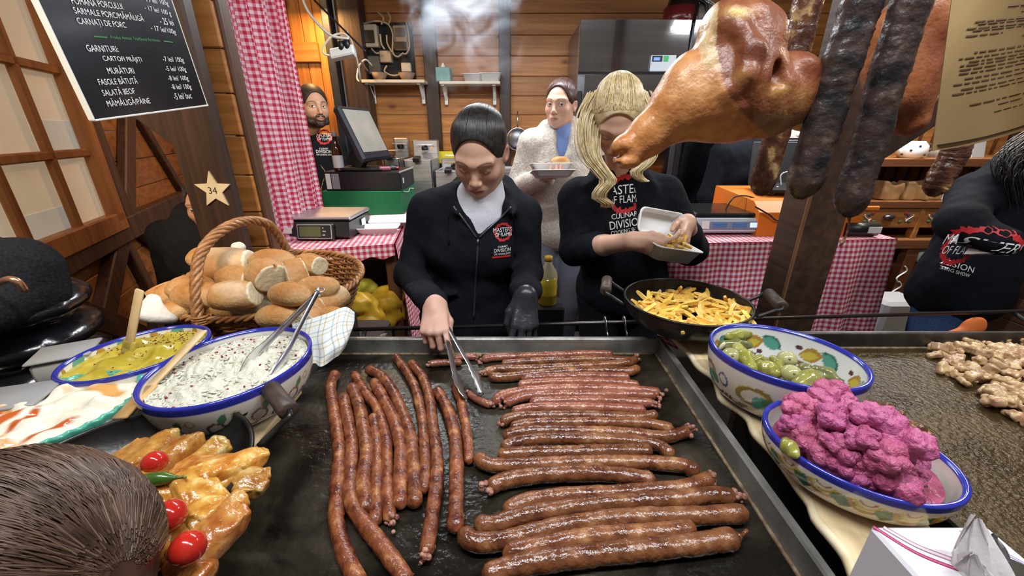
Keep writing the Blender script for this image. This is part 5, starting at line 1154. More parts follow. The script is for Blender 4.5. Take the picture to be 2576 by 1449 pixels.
# bread
CRUST = mat('bread_crust', (1, 1, 1), (.80, .78, .75), vcol=True, scale=60, rough=.55, bump=.6, bscale=90, rnd=.07, lo=.3, hi=.7)
def loaf(seed, L, ry, rz, cuts, h=.003):
    rr = np.random.default_rng(seed); m_ = max(L, ry) * 1.45; s = SDF((-L * 1.4, -ry * 1.5, -rz * 1.4), (L * 1.4, ry * 1.5, rz * 1.6), h)
    s.ell((0, 0, 0), (L * 1.25, ry, rz), .01); s.ell((L * .2, 0, .004), (L * .8, ry * .95, rz * .95), .02); s.ell((-L * .3, 0, .003), (L * .75, ry * 1.02, rz), .02)
    s.cap((-L * .5, 0, rz * .98), (L * .4, ry * .25, rz * .98), .004, .004, .012, sub=True); s.wave(.0015, 70, seed)
    for n_, d in cuts: s.half(np.array(n_) * d, n_, .002)
    V, F = s.mesh(); r2 = np.random.default_rng(seed + 1)
    q = V / np.array([L * 1.25, ry, rz]); up = np.clip(q[:, 2] * .5 + .5, 0, 1); nz = sum(np.sin(V @ (unit(r2.normal(size=3)) * 55) + r2.uniform(0, 6)) for _ in range(5)) / 5
    t_ = np.clip(up * 1.1 - .25 + nz * .55, 0, 1)[:, None]; col = np.array([.66, .43, .20]) * (1 - t_) + np.array([.47, .20, .05]) * t_
    fl_ = np.clip(sum(np.sin(V @ (unit(r2.normal(size=3)) * 34) + r2.uniform(0, 6)) for _ in range(4)) / 2.2 - .25, 0, 1)[:, None] * .7; col = col * (1 - fl_) + np.array([.70, .58, .42]) * fl_
    for n_, d in cuts:
        n_ = unit(n_); m = np.abs(V @ n_ - d) < .0032; nn = np.clip(.5 + .5 * nz, 0, 1)[:, None]; c_ = np.array([.70, .58, .36]) * nn + np.array([.76, .68, .50]) * (1 - nn); ed = np.abs((V / np.array([L * 1.25, ry, rz]))); col[m] = c_[m]
    return V, F, col
LV = [loaf(1, .065, .042, .034, [((1, .15, 0), .045)]), loaf(2, .07, .044, .034, [((1, 0, .2), .05), ((-1, .1, 0), .05)]), loaf(3, .06, .045, .036, []), loaf(4, .062, .040, .030, [((1, 0, .1), .02), ((-1, 0, 0), .035)]), loaf(5, .068, .042, .032, [((0, .25, 1), .012)])]
LM = []
for i, (V, F, c_) in enumerate(LV):
    me = mesh_np('loaf', V, F); me.polygons.foreach_set('use_smooth', np.ones(len(me.polygons), bool)); me.materials.append(CRUST); ca = me.color_attributes.new('Col', 'FLOAT_COLOR', 'POINT'); cc = np.ones((len(V), 4), np.float32); cc[:, :3] = c_; ca.data.foreach_set('color', cc.ravel()); LM.append(me)
Z6 = lambda x, y: (300 + x / 2.415, 550 + y / 2.415)
#        (zoom px)   mesh  rot(deg x,y,z)    scale  height boost, label
BRD = [((520, 245), 0, (10, -10, 160), 1.15, .035, 'broad pale piece at the back left of the heap'), ((665, 275), 1, (-10, 5, 8), 1.30, .030, 'floury golden loaf half behind the handle'), ((935, 255), 2, (-15, 0, -6), 1.35, .035, 'smooth golden loaf at the top of the heap'), ((1165, 275), 0, (0, 0, -25), 1.05, .030, 'end piece at the back right, white cut face showing'), ((1085, 320), 3, (20, 0, 40), .9, .026, 'slice leaning below the golden top loaf'),
       ((725, 355), 0, (0, 0, -12), 1.05, .040, 'pale floury end piece in the middle with its cut face to the right'), ((905, 340), 3, (0, 20, -30), .95, .034, 'short pale chunk right of the middle end piece'), ((290, 460), 0, (0, 15, 215), 1.10, .022, 'end piece at the far left'), ((430, 405), 2, (0, 0, 40), 1.1, .028, 'round bun at the left behind the larger one'), ((490, 460), 2, (-8, 0, -10), 1.45, .032, 'large golden bun left of the handle'),
       ((710, 460), 1, (0, 0, 10), .95, .030, 'floury piece right of the handle'), ((680, 530), 1, (-10, 0, 0), .9, .016, 'golden piece against the front rim by the handle'), ((855, 495), 4, (62, 0, 62), 1.12, .028, 'thick slice standing with its white face forward'), ((1040, 455), 2, (-10, 0, -15), 1.15, .036, 'shiny golden bun right of the standing slice'), ((1200, 415), 2, (0, 0, 20), 1.1, .022, 'golden bun towards the right rim'),
       ((1265, 490), 1, (0, 0, 70), .95, .018, 'tan piece nearest the right rim'), ((985, 585), 2, (-15, 0, 5), 1.2, .018, 'floury bun at the front rim'), ((1160, 600), 3, (15, 0, 80), .8, .018, 'small broken chunk behind the tongs'), ((1300, 600), 2, (-10, 0, -10), 1.05, .008, 'bun on the checked towel at the front right'), ((345, 555), 0, (20, 0, 215), 1.0, .010, 'end piece at the front left rim with a pale face'), ((1195, 535), 3, (10, 30, 30), .8, .024, 'pale chunk beside the tongs hinge'), ((560, 330), 2, (0, 0, 20), 1.1, .012, 'half hidden bun under the back left piece'), ((800, 420), 2, (0, 0, 60), 1.1, .004, 'bun buried in the middle of the heap'), ((1120, 500), 2, (0, 0, 120), 1.2, .004, 'bun buried at the right of the heap'), ((440, 520), 2, (0, 0, 80), 1.1, .004, 'bun buried at the left of the heap')]
for (X, Y), mi_, rot, s_, hb, lab in BRD:
    zz = 1.09
    for _ in range(8):
        p = az(*Z6(X, Y), zz); l = p - BC; q = math.hypot(l[0] / BA, l[1] / BB); zz = BC[2] + BH + math.sin(Rd(9)) * l[1] + .004 + .045 * max(0, 1 - q * q) + hb * .6
    o = bpy.data.objects.new('bread_piece', LM[mi_]); COL.objects.link(o); o.location = tuple(p - V3(0, 0, .004)); o.rotation_euler = tuple(Rd(x) for x in rot); o.scale = (s_ * (.76, .98, .68, 1.08, .80)[mi_],) * 3
    tag(o, 'crusty bread: ' + lab, 'bread', 'bread in the basket')
p = ay(600, 625, 1.28); s = SDF(p - .05, p + .05, .003); s.ell(p, (.022, .01, .016), .01).ell(p + V3(.006, 0, .012), (.010, .006, .014), .01).wave(.003, 160, 2); o = put('napkin', s.mesh(), WHITEP); tag(o, 'bit of white paper napkin sticking up behind the bread', 'napkin')
p = az(392, 790, 1.07); s = SDF(p - .1, p + .1, .003); s.ell(p, (.045, .03, .02), .01, rot=(0, .5, .4)).ell(p + V3(-.02, .01, .02), (.03, .03, .008), .01, rot=(.5, .3, 0)).wave(.004, 120, 5); o = put('napkin', s.mesh(), mat('white_napkin', (.68, .64, .58), rough=.6, bump=.4, bscale=80)); tag(o, 'crumpled white paper lining at the left end of the basket', 'napkin')
# checked towel
def stripes(name):
    m = bpy.data.materials.new(name); m.use_nodes = True; nt = m.node_tree; L = nt.links; b = nt.nodes['Principled BSDF']; b.inputs['Roughness'].default_value = .85
    uv = _n(nt, 'ShaderNodeUVMap'); sx = _n(nt, 'ShaderNodeSeparateXYZ'); L.new(uv.outputs[0], sx.inputs[0]); col = None
    for k in (0, 1):
        f = _n(nt, 'ShaderNodeMath', operation='FRACT'); d = _n(nt, 'ShaderNodeMath', operation='DIVIDE'); d.inputs[1].default_value = .032; L.new(sx.outputs[k], d.inputs[0]); L.new(d.outputs[0], f.inputs[0])
        r = _n(nt, 'ShaderNodeValToRGB'); r.color_ramp.interpolation = 'CONSTANT'; e = r.color_ramp.elements; e[0].color = (1, 1, 1, 1); e[1].position = .36; e[1].color = (.62, .68, .72, 1)
        for pos, c_ in ((.46, (1, 1, 1, 1)), (.74, (.86, .66, .40, 1)), (.82, (1, 1, 1, 1))): x = e.new(pos); x.color = c_
        L.new(f.outputs[0], r.inputs[0])
        if col is None: col = r.outputs[0]
        else:
            mx = _n(nt, 'ShaderNodeMix', data_type='RGBA', blend_type='MULTIPLY'); mx.inputs[0].default_value = 1; L.new(col, mx.inputs[6]); L.new(r.outputs[0], mx.inputs[7]); col = mx.outputs[2]
    mx = _n(nt, 'ShaderNodeMix', data_type='RGBA', blend_type='MULTIPLY'); mx.inputs[0].default_value = 1; L.new(col, mx.inputs[6]); mx.inputs[7].default_value = (.72, .74, .72, 1); L.new(mx.outputs[2], b.inputs['Base Color']); return m
TW = [[(735, 815, 1.085), (770, 805, 1.10), (825, 788, 1.105), (868, 772, 1.105), (892, 785, 1.10)], [(738, 838, 1.068), (775, 850, 1.07), (825, 842, 1.075), (872, 815, 1.08), (890, 812, 1.08)], [(748, 862, 1.05), (785, 888, 1.045), (828, 885, 1.05), (868, 860, 1.055), (882, 838, 1.06)], [(762, 885, 1.035), (795, 920, 1.027), (822, 915, 1.027), (858, 888, 1.032), (874, 862, 1.04)]]
cp_ = np.array([[az(x, y, z) for x, y, z in row] for row in TW]); rows = np.array([smooth_path(r, 30) for r in cp_]); TP = np.array([smooth_path(rows[:, j], 24) for j in range(30)]); rr = np.random.default_rng(5)
for i in range(30):
    for j in range(24): TP[i, j, 1] += -.006 * math.sin(i * .8 + j * .1) * (j / 24)
TP[:, :, 2] = np.maximum(TP[:, :, 2], 1.0275)
o = put('towel', grid(TP), stripes('checked_towel'), uv=np.array([(i / 29 * .17, j / 23 * .13) for i in range(30) for j in range(24)])); tag(o, 'white tea towel with blue-grey and orange checks draped over the basket rim', 'towel')

# ------------------------------------------------------------------ tissue box in the front right corner
tb = thing('tissue_box', 'white tissue box with pink and lilac ribbons on the plank', 'box', (.43, .235, BT)); bx0, bx1, by0, by1, bz = .371, .492, .175, .293, 1.120
put('carton', box(((bx0 + bx1) / 2, (by0 + by1) / 2, (BT + bz) / 2), (bx1 - bx0, by1 - by0, bz - BT), .003), mat('tissue_carton', (.60, .55, .62), (.66, .63, .66), scale=9, rough=.4), tb, smooth=False)
def ribbon(pts, wd, m_, nm='ribbon_print'): put(nm, tube(smooth_path([(x, y, bz + .0002) for x, y in pts], 26), wd, 4, flat=.04), m_, tb)
PKI, LIL = mat('pink_print', (.52, .06, .18), rough=.5), mat('lilac_print', (.50, .40, .62), rough=.5); PAL = mat('pale_pink_print', (.72, .50, .58), rough=.5)
ribbon([(bx0 + .002, by1 - .001), (bx0 + .020, by1 - .028), (bx0 + .045, by1 - .045)], .0022, PKI); ribbon([(bx0 + .012, by1 - .002), (bx0 + .028, by1 - .022), (bx0 + .05, by1 - .036)], .003, PAL); ribbon([(bx1 - .03, by1 - .022), (bx1 - .015, by1 - .030), (bx1 - .006, by1 - .042)], .0018, LIL); ribbon([(bx1 - .035, by1 - .007), (bx1 - .022, by1 - .010), (bx1 - .012, by1 - .016)], .0015, LIL); ribbon([(bx0 + .03, by1 - .055), (bx0 + .042, by1 - .052), (bx0 + .036, by1 - .062), (bx0 + .044, by1 - .075)], .0006, LIL)
c = V3(bx0 + .082, by1 - .046, bz); put('opening', lathe([(0, .0008), (1, .0008), (1, 0)], 30, c, .030, .017), mat('dark_opening', (.035, .03, .022), rough=.7), tb)
TIS = mat('tissue_paper', (.55, .51, .50), rough=.85, bump=.3, bscale=90)
for a0, a1, apx, nm in ((2.2, 5.0, V3(-.020, .018, .046), 'tissue'), (.2, 3.6, V3(-.008, .010, .030), 'tissue'), (2.6, 4.6, V3(-.036, -.002, .026), 'tissue')):
    G_ = np.zeros((22, 14, 3))
    for i in range(22):
        for j in range(14): u, v_ = i / 21, j / 13; an = a0 + (a1 - a0) * u; rr_ = (1 - v_ ** 1.3) * .021 + .004; G_[i, j] = c + V3(-.010, 0, 0) * (1 - v_) + V3(rr_ * math.cos(an) * 1.1, rr_ * math.sin(an) * .75, 0) + apx * v_ + V3(.0022 * math.sin(u * 19 + v_ * 3), .0022 * math.cos(u * 23), .004 * math.sin(u * 11) * v_)
    V, F = grid(G_); put(nm, join((V, F.tolist()), (V + V3(0, 0, -.0006), [tuple(f[::-1]) for f in F.tolist()])), TIS, tb)
# white cartons at the far left of the serving board
for i, (a, b, lab) in enumerate((((105, 940), (215, 985), 'translucent white plastic tub behind the creamy dish'), ((-20, 1040), (85, 1120), 'white plastic tub at the left edge behind the creamy dish'))):
    p = az((a[0] + b[0]) / 2, b[1], BT); t = thing('plastic_tub', lab, 'tub', p); put('tub', place(box((0, 0, .034), (.085, .07, .066), .008), p + V3(0, .03, .0), (0, 0, .5 - i * .2)), mat('milky_plastic%s' % ('' if i == 0 else '_b'), (.30, .29, .28), rough=.4), t); put('lid', place(box((0, 0, .070), (.09, .074, .006), .002), p + V3(0, .03, 0), (0, 0, .5 - i * .2)), MATS['milky_plastic'], t)
# ------------------------------------------------------------------ shelves on the back wall
def shelf(label, x0, x1, yt, yb, br):
    v = pb(x0, yt, x1, yb, YB - .19, .17, .002); a = v[0]; t = thing('wall_shelf', label, 'shelf', (a[:, 0].mean(), YB - .1, a[:, 2].min())); put('shelf_board', v, W_SHELF, t, smooth=False)
    for px in br:
        x = ay(px, yb + 5, YB - .1)[0]; z0 = a[:, 2].min(); put('bracket', join(box((x, YB - .028, z0 - .065), (.026, .012, .13), .004), box((x, YB - .10, z0 - .005), (.026, .15, .008), .002), obox((x, YB - .03, z0 - .10), (x, YB - .12, z0 - .012), .02, .006)), WHITEP, t, smooth=False)
    return a[:, 2].max()
zsh = shelf('pale wall shelf under the electricity meters', 909, 1067, 200, 208, (930, 1058))
zs2 = shelf('pale wall shelf holding the teal tissue box and foam trays', 1105, 1258, 204, 211, (1117, 1243))
t = thing('tissue_cube', 'teal cube tissue box with a white tissue on the right wall shelf', 'box', (ay(1114, 190, YB - .1)[0], YB - .1, zs2)); v = pb(1096, 170, 1132, 206, YB - .17, .11); v[0][:, 2] += zs2 + .001 - v[0][:, 2].min(); put('carton', v, mat('teal_carton', (.12, .25, .25), (.17, .32, .31), scale=12), t, smooth=False)
c = V3(ay(1114, 160, YB - .12)[0], YB - .115, v[0][:, 2].max()); s = SDF(c - .05, c + .08, .004); s.cap(c, c + V3(0, 0, .045), .018, .003, .01).wave(.003, 120, 2); put('tissue', s.mesh(), WHITEP, t)
for px, w_, ti, lab in ((1190, .15, .12, 'left white foam tray tilted on the right wall shelf'), (1234, .165, 0, 'right white foam tray on the right wall shelf')):
    p = V3(ay(px, 200, YB - .1)[0], YB - .105, zs2 + .002 + ti * .03); t = thing('foam_tray', lab, 'tray', p); foam_tray(t, p, w_, .12, .052, 'tray', 0, ti)
for px, lab in ((955, 'left brown paper bowl on the shelf under the meters'), (1024, 'right brown paper bowl on the shelf under the meters')):
    p = V3(ay(px, 195, YB - .1)[0], YB - .10, zsh + .001); o = put('paper_bowl', lathe([(0, 0), (.035, 0), (.062, .05), (.060, .05), (.034, .004), (0, .004)], 28, p), mat('dusky_paper', (.26, .17, .11), rough=.7) if px == 955 else MATS['dusky_paper']); tag(o, lab, 'bowl')

# ------------------------------------------------------------------ electricity board and wiring
eb = thing('electricity_board', 'black panel with meters, fuse box and sockets on the back wall', 'electrical panel', (ay(970, 130, YB - .04)[0], YB - .04, 1.6))
put('backing', pb(897, 56, 1040, 198, YB - .045, .03), BLACKM, eb, smooth=False); YE = YB - .10
IVORY = mat('ivory_plastic', (.50, .45, .36), rough=.45); IVD = mat('grimy_ivory', (.27, .23, .18), (.34, .29, .23), scale=10, rough=.5); SMOKE = mat('smoked_window', (.06, .045, .03), rough=.1, coat=.5)
put('fuse_box', pb(899, 60, 949, 118, YE, .06, .006), IVORY, eb, smooth=False); put('fuse_window', pb(905, 75, 941, 108, YE - .008, .012), SMOKE, eb, smooth=False)
put('meter', pb(988, 63, 1025, 125, YE, .06, .008), IVD, eb, smooth=False); put('meter_window', pb(993, 69, 1018, 92, YE - .006, .01), mat('meter_glass', (.13, .12, .12), rough=.1), eb, smooth=False); put('meter_cover', pb(991, 104, 1022, 122, YE - .008, .012), SMOKE, eb, smooth=False)
put('junction_box', pb(954, 127, 984, 157, YE + .01, .05, .005), IVD, eb, smooth=False); put('socket_box', pb(914, 140, 955, 187, YE + .01, .05, .006), mat('dark_grimy_ivory', (.13, .11, .085), rough=.5), eb, smooth=False); put('switch', pb(1009, 157, 1033, 181, YE + .02, .04, .006), IVORY, eb, smooth=False)
for pts in ([(912, 60), (945, 53), (975, 60), (988, 85), (988, 130), (1000, 143), (1012, 135)], [(1022, 55), (1028, 85), (1030, 118), (1022, 135), (1012, 134)], [(957, 86), (960, 110), (968, 124)], [(973, 88), (975, 110), (987, 132)], [(934, 122), (945, 133), (954, 134)], [(950, 30), (965, 45), (960, 62)], [(975, 30), (983, 45), (977, 62)], [(973, 165), (968, 180), (990, 190), (1022, 183)]):
    put('conduit', wire(pts, YE - .004, .006), IVD, eb)
ps = thing('power_strip', 'white multi-socket power strip hanging from cables by the orange door', 'power strip', ay(863, 135, 2.75)); a, b = ay(833, 140, 2.75), ay(893, 127, 2.75); put('strip_body', obox(a, b, .06, .05, up=(0, -1, .4), b=.008), WHITEP, ps, smooth=False)
for k in range(2): q = a + (b - a) * (.5 + .25 * k); put('plug', cyl(q, q + V3(0, -.02, .06), .018, 12), BLACKP, ps)
for pts, lab, m_ in (((((750, -40), (770, 20), (800, 60), (835, 90), (878, 98))), 'thick white cable swinging from the ceiling to the power strip', WHITEP), (((880, 95), (862, 84), (835, 92), (815, 115), (815, 135), (835, 141)), 'white cable looping left of the power strip', WHITEP), (((872, 80), (885, 105), (898, 150), (905, 190), (905, 205), (898, 195), (904, 165), (920, 150), (936, 165)), 'white cable running from the strip down to the socket box', WHITEP), (((876, 85), (890, 115), (908, 155), (925, 178)), 'thin grey cable beside the white one, plugged into the socket box', IVD), (((790, 0), (840, 50), (880, 90), (920, 130)), 'thin black cable crossing behind the power strip', BLACKP)):
    t = thing('cable', lab, 'cable', ay(*pts[len(pts) // 2], 2.74)); put('cord', wire(pts, 2.74 if 'socket box' not in lab else [2.74 + (3.25 - 2.74) * i / (len(pts) - 1) for i in range(len(pts))], .008 if 'thick' in lab else .0055), m_, t)

# ------------------------------------------------------------------ fryers, pans, sieve along the back
bcx = thing('work_counter', 'steel work counter along the back wall under the fryers', 'counter', (.1, 3.05, 0)); put('top', box((-.32, 3.08, 1.02), (1.42, .48, .035), .004), STEEL, bcx, smooth=False); put('cabinet', box((-.32, 3.08, .5), (1.38, .44, .99), .006), W_BEAM, bcx, smooth=False)
def fryer(label, x0, x1, ytop, yrim, ybot, Y):
    t = thing('deep_fryer', label, 'fryer', (ay((x0 + x1) / 2, yrim, Y)[0], Y, 1.04)); v = pb(x0, yrim, x1, ybot, Y, .30); xa, xb = v[0][:, 0].min(), v[0][:, 0].max(); zr = v[0][:, 2].max(); zb = 1.0405; w_ = xb - xa
    put('tank', join(box(((xa + xb) / 2, Y + .006, (zb + zr) / 2), (w_, .012, zr - zb)), box((xa + .006, Y + .16, (zb + zr) / 2), (.012, .32, zr - zb)), box((xb - .006, Y + .16, (zb + zr) / 2), (.012, .32, zr - zb)), box(((xa + xb) / 2, Y + .16, (zb + zr) / 2 - .02), (w_ - .02, .3, zr - zb - .06))), STEEL, t, smooth=False)
    zt = ay((x0 + x1) / 2, ytop, Y + .3)[2]; put('control_head', box(((xa + xb) / 2, Y + .33, (zb + zt) / 2), (w_ * .98, .06, zt - zb), .008), STEEL, t, smooth=False)
    put('thermostat_knob', cyl(((xa + xb) / 2, Y + .30, zt - .06), ((xa + xb) / 2, Y + .275, zt - .06), .024, 18), BLACKP, t); put('pilot_light', sphere((xb - .05, Y + .298, zt - .055), .007, 8, 6), mat('pilot_orange', (.6, .2, .05), emit=((1, .35, .1), .7)) if 'pilot_orange' not in MATS else MATS['pilot_orange'], t)
    put('basket_handle', join(obox(((xa + xb) / 2, Y + .02, zr + .012), ((xa + xb) / 2, Y - .05, zr - .0), .045, .03), ), BLACKP, t, smooth=False); put('basket_hook', join(cyl(((xa + xb) / 2 - .06, Y + .26, zr + .09), ((xa + xb) / 2 + .06, Y + .26, zr + .09), .005, 8), box(((xa + xb) / 2, Y + .15, zr + .05), (.07, .2, .004), .001)), STEEL_P, t, smooth=False); return t
fryer('stainless deep fryer right behind the till screen', 968, 1008, 347, 398, 470, 2.98); fryer('stainless deep fryer with black knob between till and dark-haired woman', 1018, 1088, 352, 402, 480, 2.90); fryer('stainless deep fryer partly hidden by the dark-haired woman', 1094, 1166, 398, 430, 480, 2.90)
o = put('yellow_box', pb(1096, 381, 1160, 412, 3.30, .05), mat('yellow_card', (.60, .50, .02), rough=.5), smooth=False); o['_z'] = 0; tag(o, 'bright yellow card box behind the third fryer', 'box')
t = thing('steel_pan', 'long shallow steel catering pan to the right of the dark-haired woman', 'pan', (ay(1300, 450, 2.9)[0], 3.0, 1.04)); v = pb(1245, 434, 1345, 478, 2.86, .30); put('front', v, STEEL, t, smooth=False); v2 = pb(1245, 418, 1350, 436, 3.17, .02); put('upstand', v2, STEEL, t, smooth=False); put('rim', join(pb(1243, 432, 1348, 436, 2.855, .02, .002)), STEEL_P, t, smooth=False)
p = ay(1320, 485, 2.80); t = thing('paper_tray', 'white paper-lined tray below the steel pan', 'tray', p); put('tray', pb(1300, 483, 1342, 500, 2.80, .06), WHITEP, t, smooth=False); 
sv = thing('sieve', 'round wire sieve hanging on the back wall', 'sieve', ay(1302, 350, YB - .09)); c = ay(1302, 350, YB - .10); SMt = frame(c, (1, 0, 0), (0, 0, 1), (0, -1, 0)); V, F = lathe([(.080, 0), (.078, .016), (.055, .040), (.0, .052)], 30); put('mesh_bowl', xf((V, F), SMt), mat('wire_mesh', (.16, .16, .165), (.26, .26, .27), scale=150, rough=.4, metal=.8), sv); put('ring', xf(tube([(.081 * math.cos(a_), .081 * math.sin(a_), 0) for a_ in np.linspace(0, 6.283, 40, endpoint=False)], .005, 8, closed=True), SMt), STEEL_P, sv); put('handle', cyl(c + V3(0, .03, .08), c + V3(.0, .05, .20), .005, 8), STEEL_P, sv); put('rest_hook', cyl(c + V3(0, 0, -.08), c + V3(0, .0, -.10), .004, 6), STEEL_P, sv)

# ------------------------------------------------------------------ tall steel fridge
YFd = 2.82; xf0, xf1, xfm = ay(1453, 200, YFd)[0], ay(1975, 200, YFd)[0], ay(1722, 200, YFd)[0]; ztf = ay(1600, 52, YFd)[2]; zhd = ay(1600, 184, YFd)[2]
FR = mat('fridge_steel', (.46, .45, .46), (.56, .55, .56), scale=2, stretch=(1, 1, 14), rough=.10, metal=1, bump=.03, bscale=5)
fg = thing('fridge', 'tall two-door stainless steel fridge behind the blonde woman', 'fridge', ((xf0 + xf1) / 2, YFd + .27, 0))
put('cabinet', box(((xf0 + xf1) / 2, YFd + .275, ztf / 2 + .03), (xf1 - xf0, .48, ztf - .06), .006), mat('fridge_side_steel', (.28, .29, .32), rough=.3, metal=.9), fg, smooth=False)
def bowed(x0, x1, z0, z1, y, dp, bow=.018):
    n = 14; P = []; xs_ = np.linspace(x0, x1, n); ys_ = y - bow * (1 - ((xs_ - (x0 + x1) / 2) / ((x1 - x0) / 2)) ** 2)
    poly = [(x, yy) for x, yy in zip(xs_, ys_)] + [(x1, y + dp), (x0, y + dp)]; return prism(poly, z0, z1)
for x0, x1 in ((xf0, xfm - .012), (xfm + .012, xf1)):
    hv_ = bowed(x0, x1, zhd + .008, ztf, YFd + .002, .03, .010); hv_[0][:, 1] -= (hv_[0][:, 2] - zhd) * .07; put('header_panel', hv_, FR, fg, smooth=False); put('door', bowed(x0 + .045, x1 - .02, .12, zhd - .010, YFd + .002, .04, .014), FR, fg, smooth=False); put('handle_recess', box((x0 + .022, YFd + .02, zhd / 2), (.03, .02, zhd - .2), .004), BLACKP, fg, smooth=False)
put('control_panel', pb(1637, 138, 1700, 180, YFd - .030, .012, .004), mat('pale_panel', (.50, .54, .58), rough=.35), fg, smooth=False); put('display', pb(1641, 140, 1667, 155, YFd - .033, .006), BLACKP, fg, smooth=False); put('digits', pb(1645, 144, 1660, 152, YFd - .0345, .004, .0005), mat('blue_digits', (.05, .1, .6), emit=((.15, .25, 1), 1.5)), fg, smooth=False); put('green_button', pb(1670, 140, 1682, 155, YFd - .033, .006), mat('green_led', (.02, .2, .06), emit=((.05, .5, .15), .5)), fg, smooth=False)
# things on the fridge
c = V3(ay(1720, 30, 2.95)[0], 2.98, ztf); t = thing('kettle', 'dark red and black kettle on top of the fridge', 'kettle', c); put('body', lathe([(0, 0), (.10, 0), (.10, .10), (.085, .16), (.0, .17)], 30, c), mat('black_enamel', (.02, .012, .012), rough=.15, coat=.5), t); put('red_side', lathe([(.1005, .01), (.102, .012), (.102, .10), (.1, .101)], 30, c + V3(-.012, -.004, 0)), mat('dark_red_enamel', (.14, .015, .015), rough=.2), t); put('handle', tube(smooth_path([c + V3(.09, -.03, .02), c + V3(.135, -.04, .05), c + V3(.13, -.04, .11), c + V3(.08, -.03, .14)], 14), .010, 8), BLACKP, t)
c = V3(ay(1785, 50, 2.9)[0], 2.96, ztf); t = thing('glass_lid', 'glass pot lid leaning on top of the fridge', 'lid', c); put('glass', place(lathe([(.0, .03), (.06, .022), (.105, 0), (.103, -.003), (.058, .019), (0, .027)], 30), c + V3(0, 0, .055), (1.15, .5, 0)), mat('clear_glass', (.8, .85, .85), rough=.03, trans=.85), t); put('rim', place(tube([(.105 * math.cos(a_), .105 * math.sin(a_), 0) for a_ in np.linspace(0, 6.283, 36, endpoint=False)], .004, 6, closed=True), c + V3(0, 0, .055), (1.15, .5, 0)), STEEL_P, t)

# ------------------------------------------------------------------ fluorescent fittings
GLOW = mat('tube_glow', (1, 1, 1), emit=((.85, .95, 1.0), 14))
for i, (x, y, z) in enumerate(TUBES):
    t = thing('light_tube', ('left fluorescent tube fitting over the griddle', 'right fluorescent tube fitting over the front', 'fluorescent tube fitting showing at the top right behind the meats', 'fluorescent tube fitting over the back of the stall')[i], 'lamp', (x, y, z)); put('tube', cyl((x - .6, y, z), (x + .6, y, z), .014, 12), GLOW, t); put('housing', box((x, y, z + .035), (1.24, .06, .035), .006), WHITEP, t, smooth=False)
    for s_ in (-1, 1): put('end_cap', box((x + s_ * .605, y, z), (.02, .035, .05), .004), WHITEP, t, smooth=False)
    put('chain', join(cyl((x - .4, y, z + .05), (x - .4, y, 2.77), .003, 6), cyl((x + .4, y, z + .05), (x + .4, y, 2.77), .003, 6)), BLACKP, t)
t = thing('bulb', 'added warm fill bulb over the dresser side of the stall', 'lamp', (2.35, 1.75, 2.52)); put('glass', sphere((2.35, 1.75, 2.52), .035, 14, 10), mat('dresser_fill_bulb', (1, .8, .5), emit=((1, .75, .45), 12)), t); put('socket', cyl((2.35, 1.75, 2.55), (2.35, 1.75, 2.77), .012, 10), BLACKP, t)  # this bulb is added to go with the dresser fill
t = thing('bulb', 'warm bulb above the orange door', 'lamp', (-1.32, 3.05, 2.36)); put('glass', sphere((-1.32, 3.05, 2.36), .035, 14, 10), mat('warm_bulb', (1, .8, .5), emit=((1, .6, .25), 20)), t); put('socket', cyl((-1.32, 3.05, 2.39), (-1.32, 3.05, 2.77), .012, 10), BLACKP, t)

# ------------------------------------------------------------------ painted dresser on the right
YH = 2.42; HX0, HX1 = ay(2150, 505, YH)[0], 3.30
W_HUT = wood('dresser_pine', (.26, .10, .028), (.42, .19, .06), axis=0, rough=.45, knots=False); W_HUTD = wood('dresser_dark_edge', (.10, .035, .014), (.18, .07, .03), axis=0, rough=.45, knots=False)
hu = thing('dresser', 'rustic pine dresser with painted drawers and plate racks on the right', 'dresser', ((HX0 + HX1) / 2, YH + .2, 0)); zL = lambda py: ay(2300, py, YH)[2]
hx, hw = (HX0 + HX1) / 2, HX1 - HX0
put('backboard', box((hx, YH + .42, 1.12), (hw, .03, 2.1), .003), W_HUT, hu, smooth=False)
for py, th, nm in ((399, .035, 'upper_shelf'), (505, .03, 'lower_shelf'), (598, .045, 'worktop')): put(nm, box((hx, YH + .19, zL(py) - th / 2), (hw, .44 if nm != 'worktop' else .50, th), .005), W_HUT, hu, smooth=False); put('shelf_edge', box((hx, YH - .028 - (.03 if nm == 'worktop' else 0), zL(py) - th / 2 - .004), (hw, .012, th + .01), .003), W_HUTD, hu, smooth=False)
zd0, zd1 = zL(574), zL(516); dxs = [HX0 + .02, ay(2308, 545, YH)[0], ay(2466, 545, YH)[0], HX1 - .3]
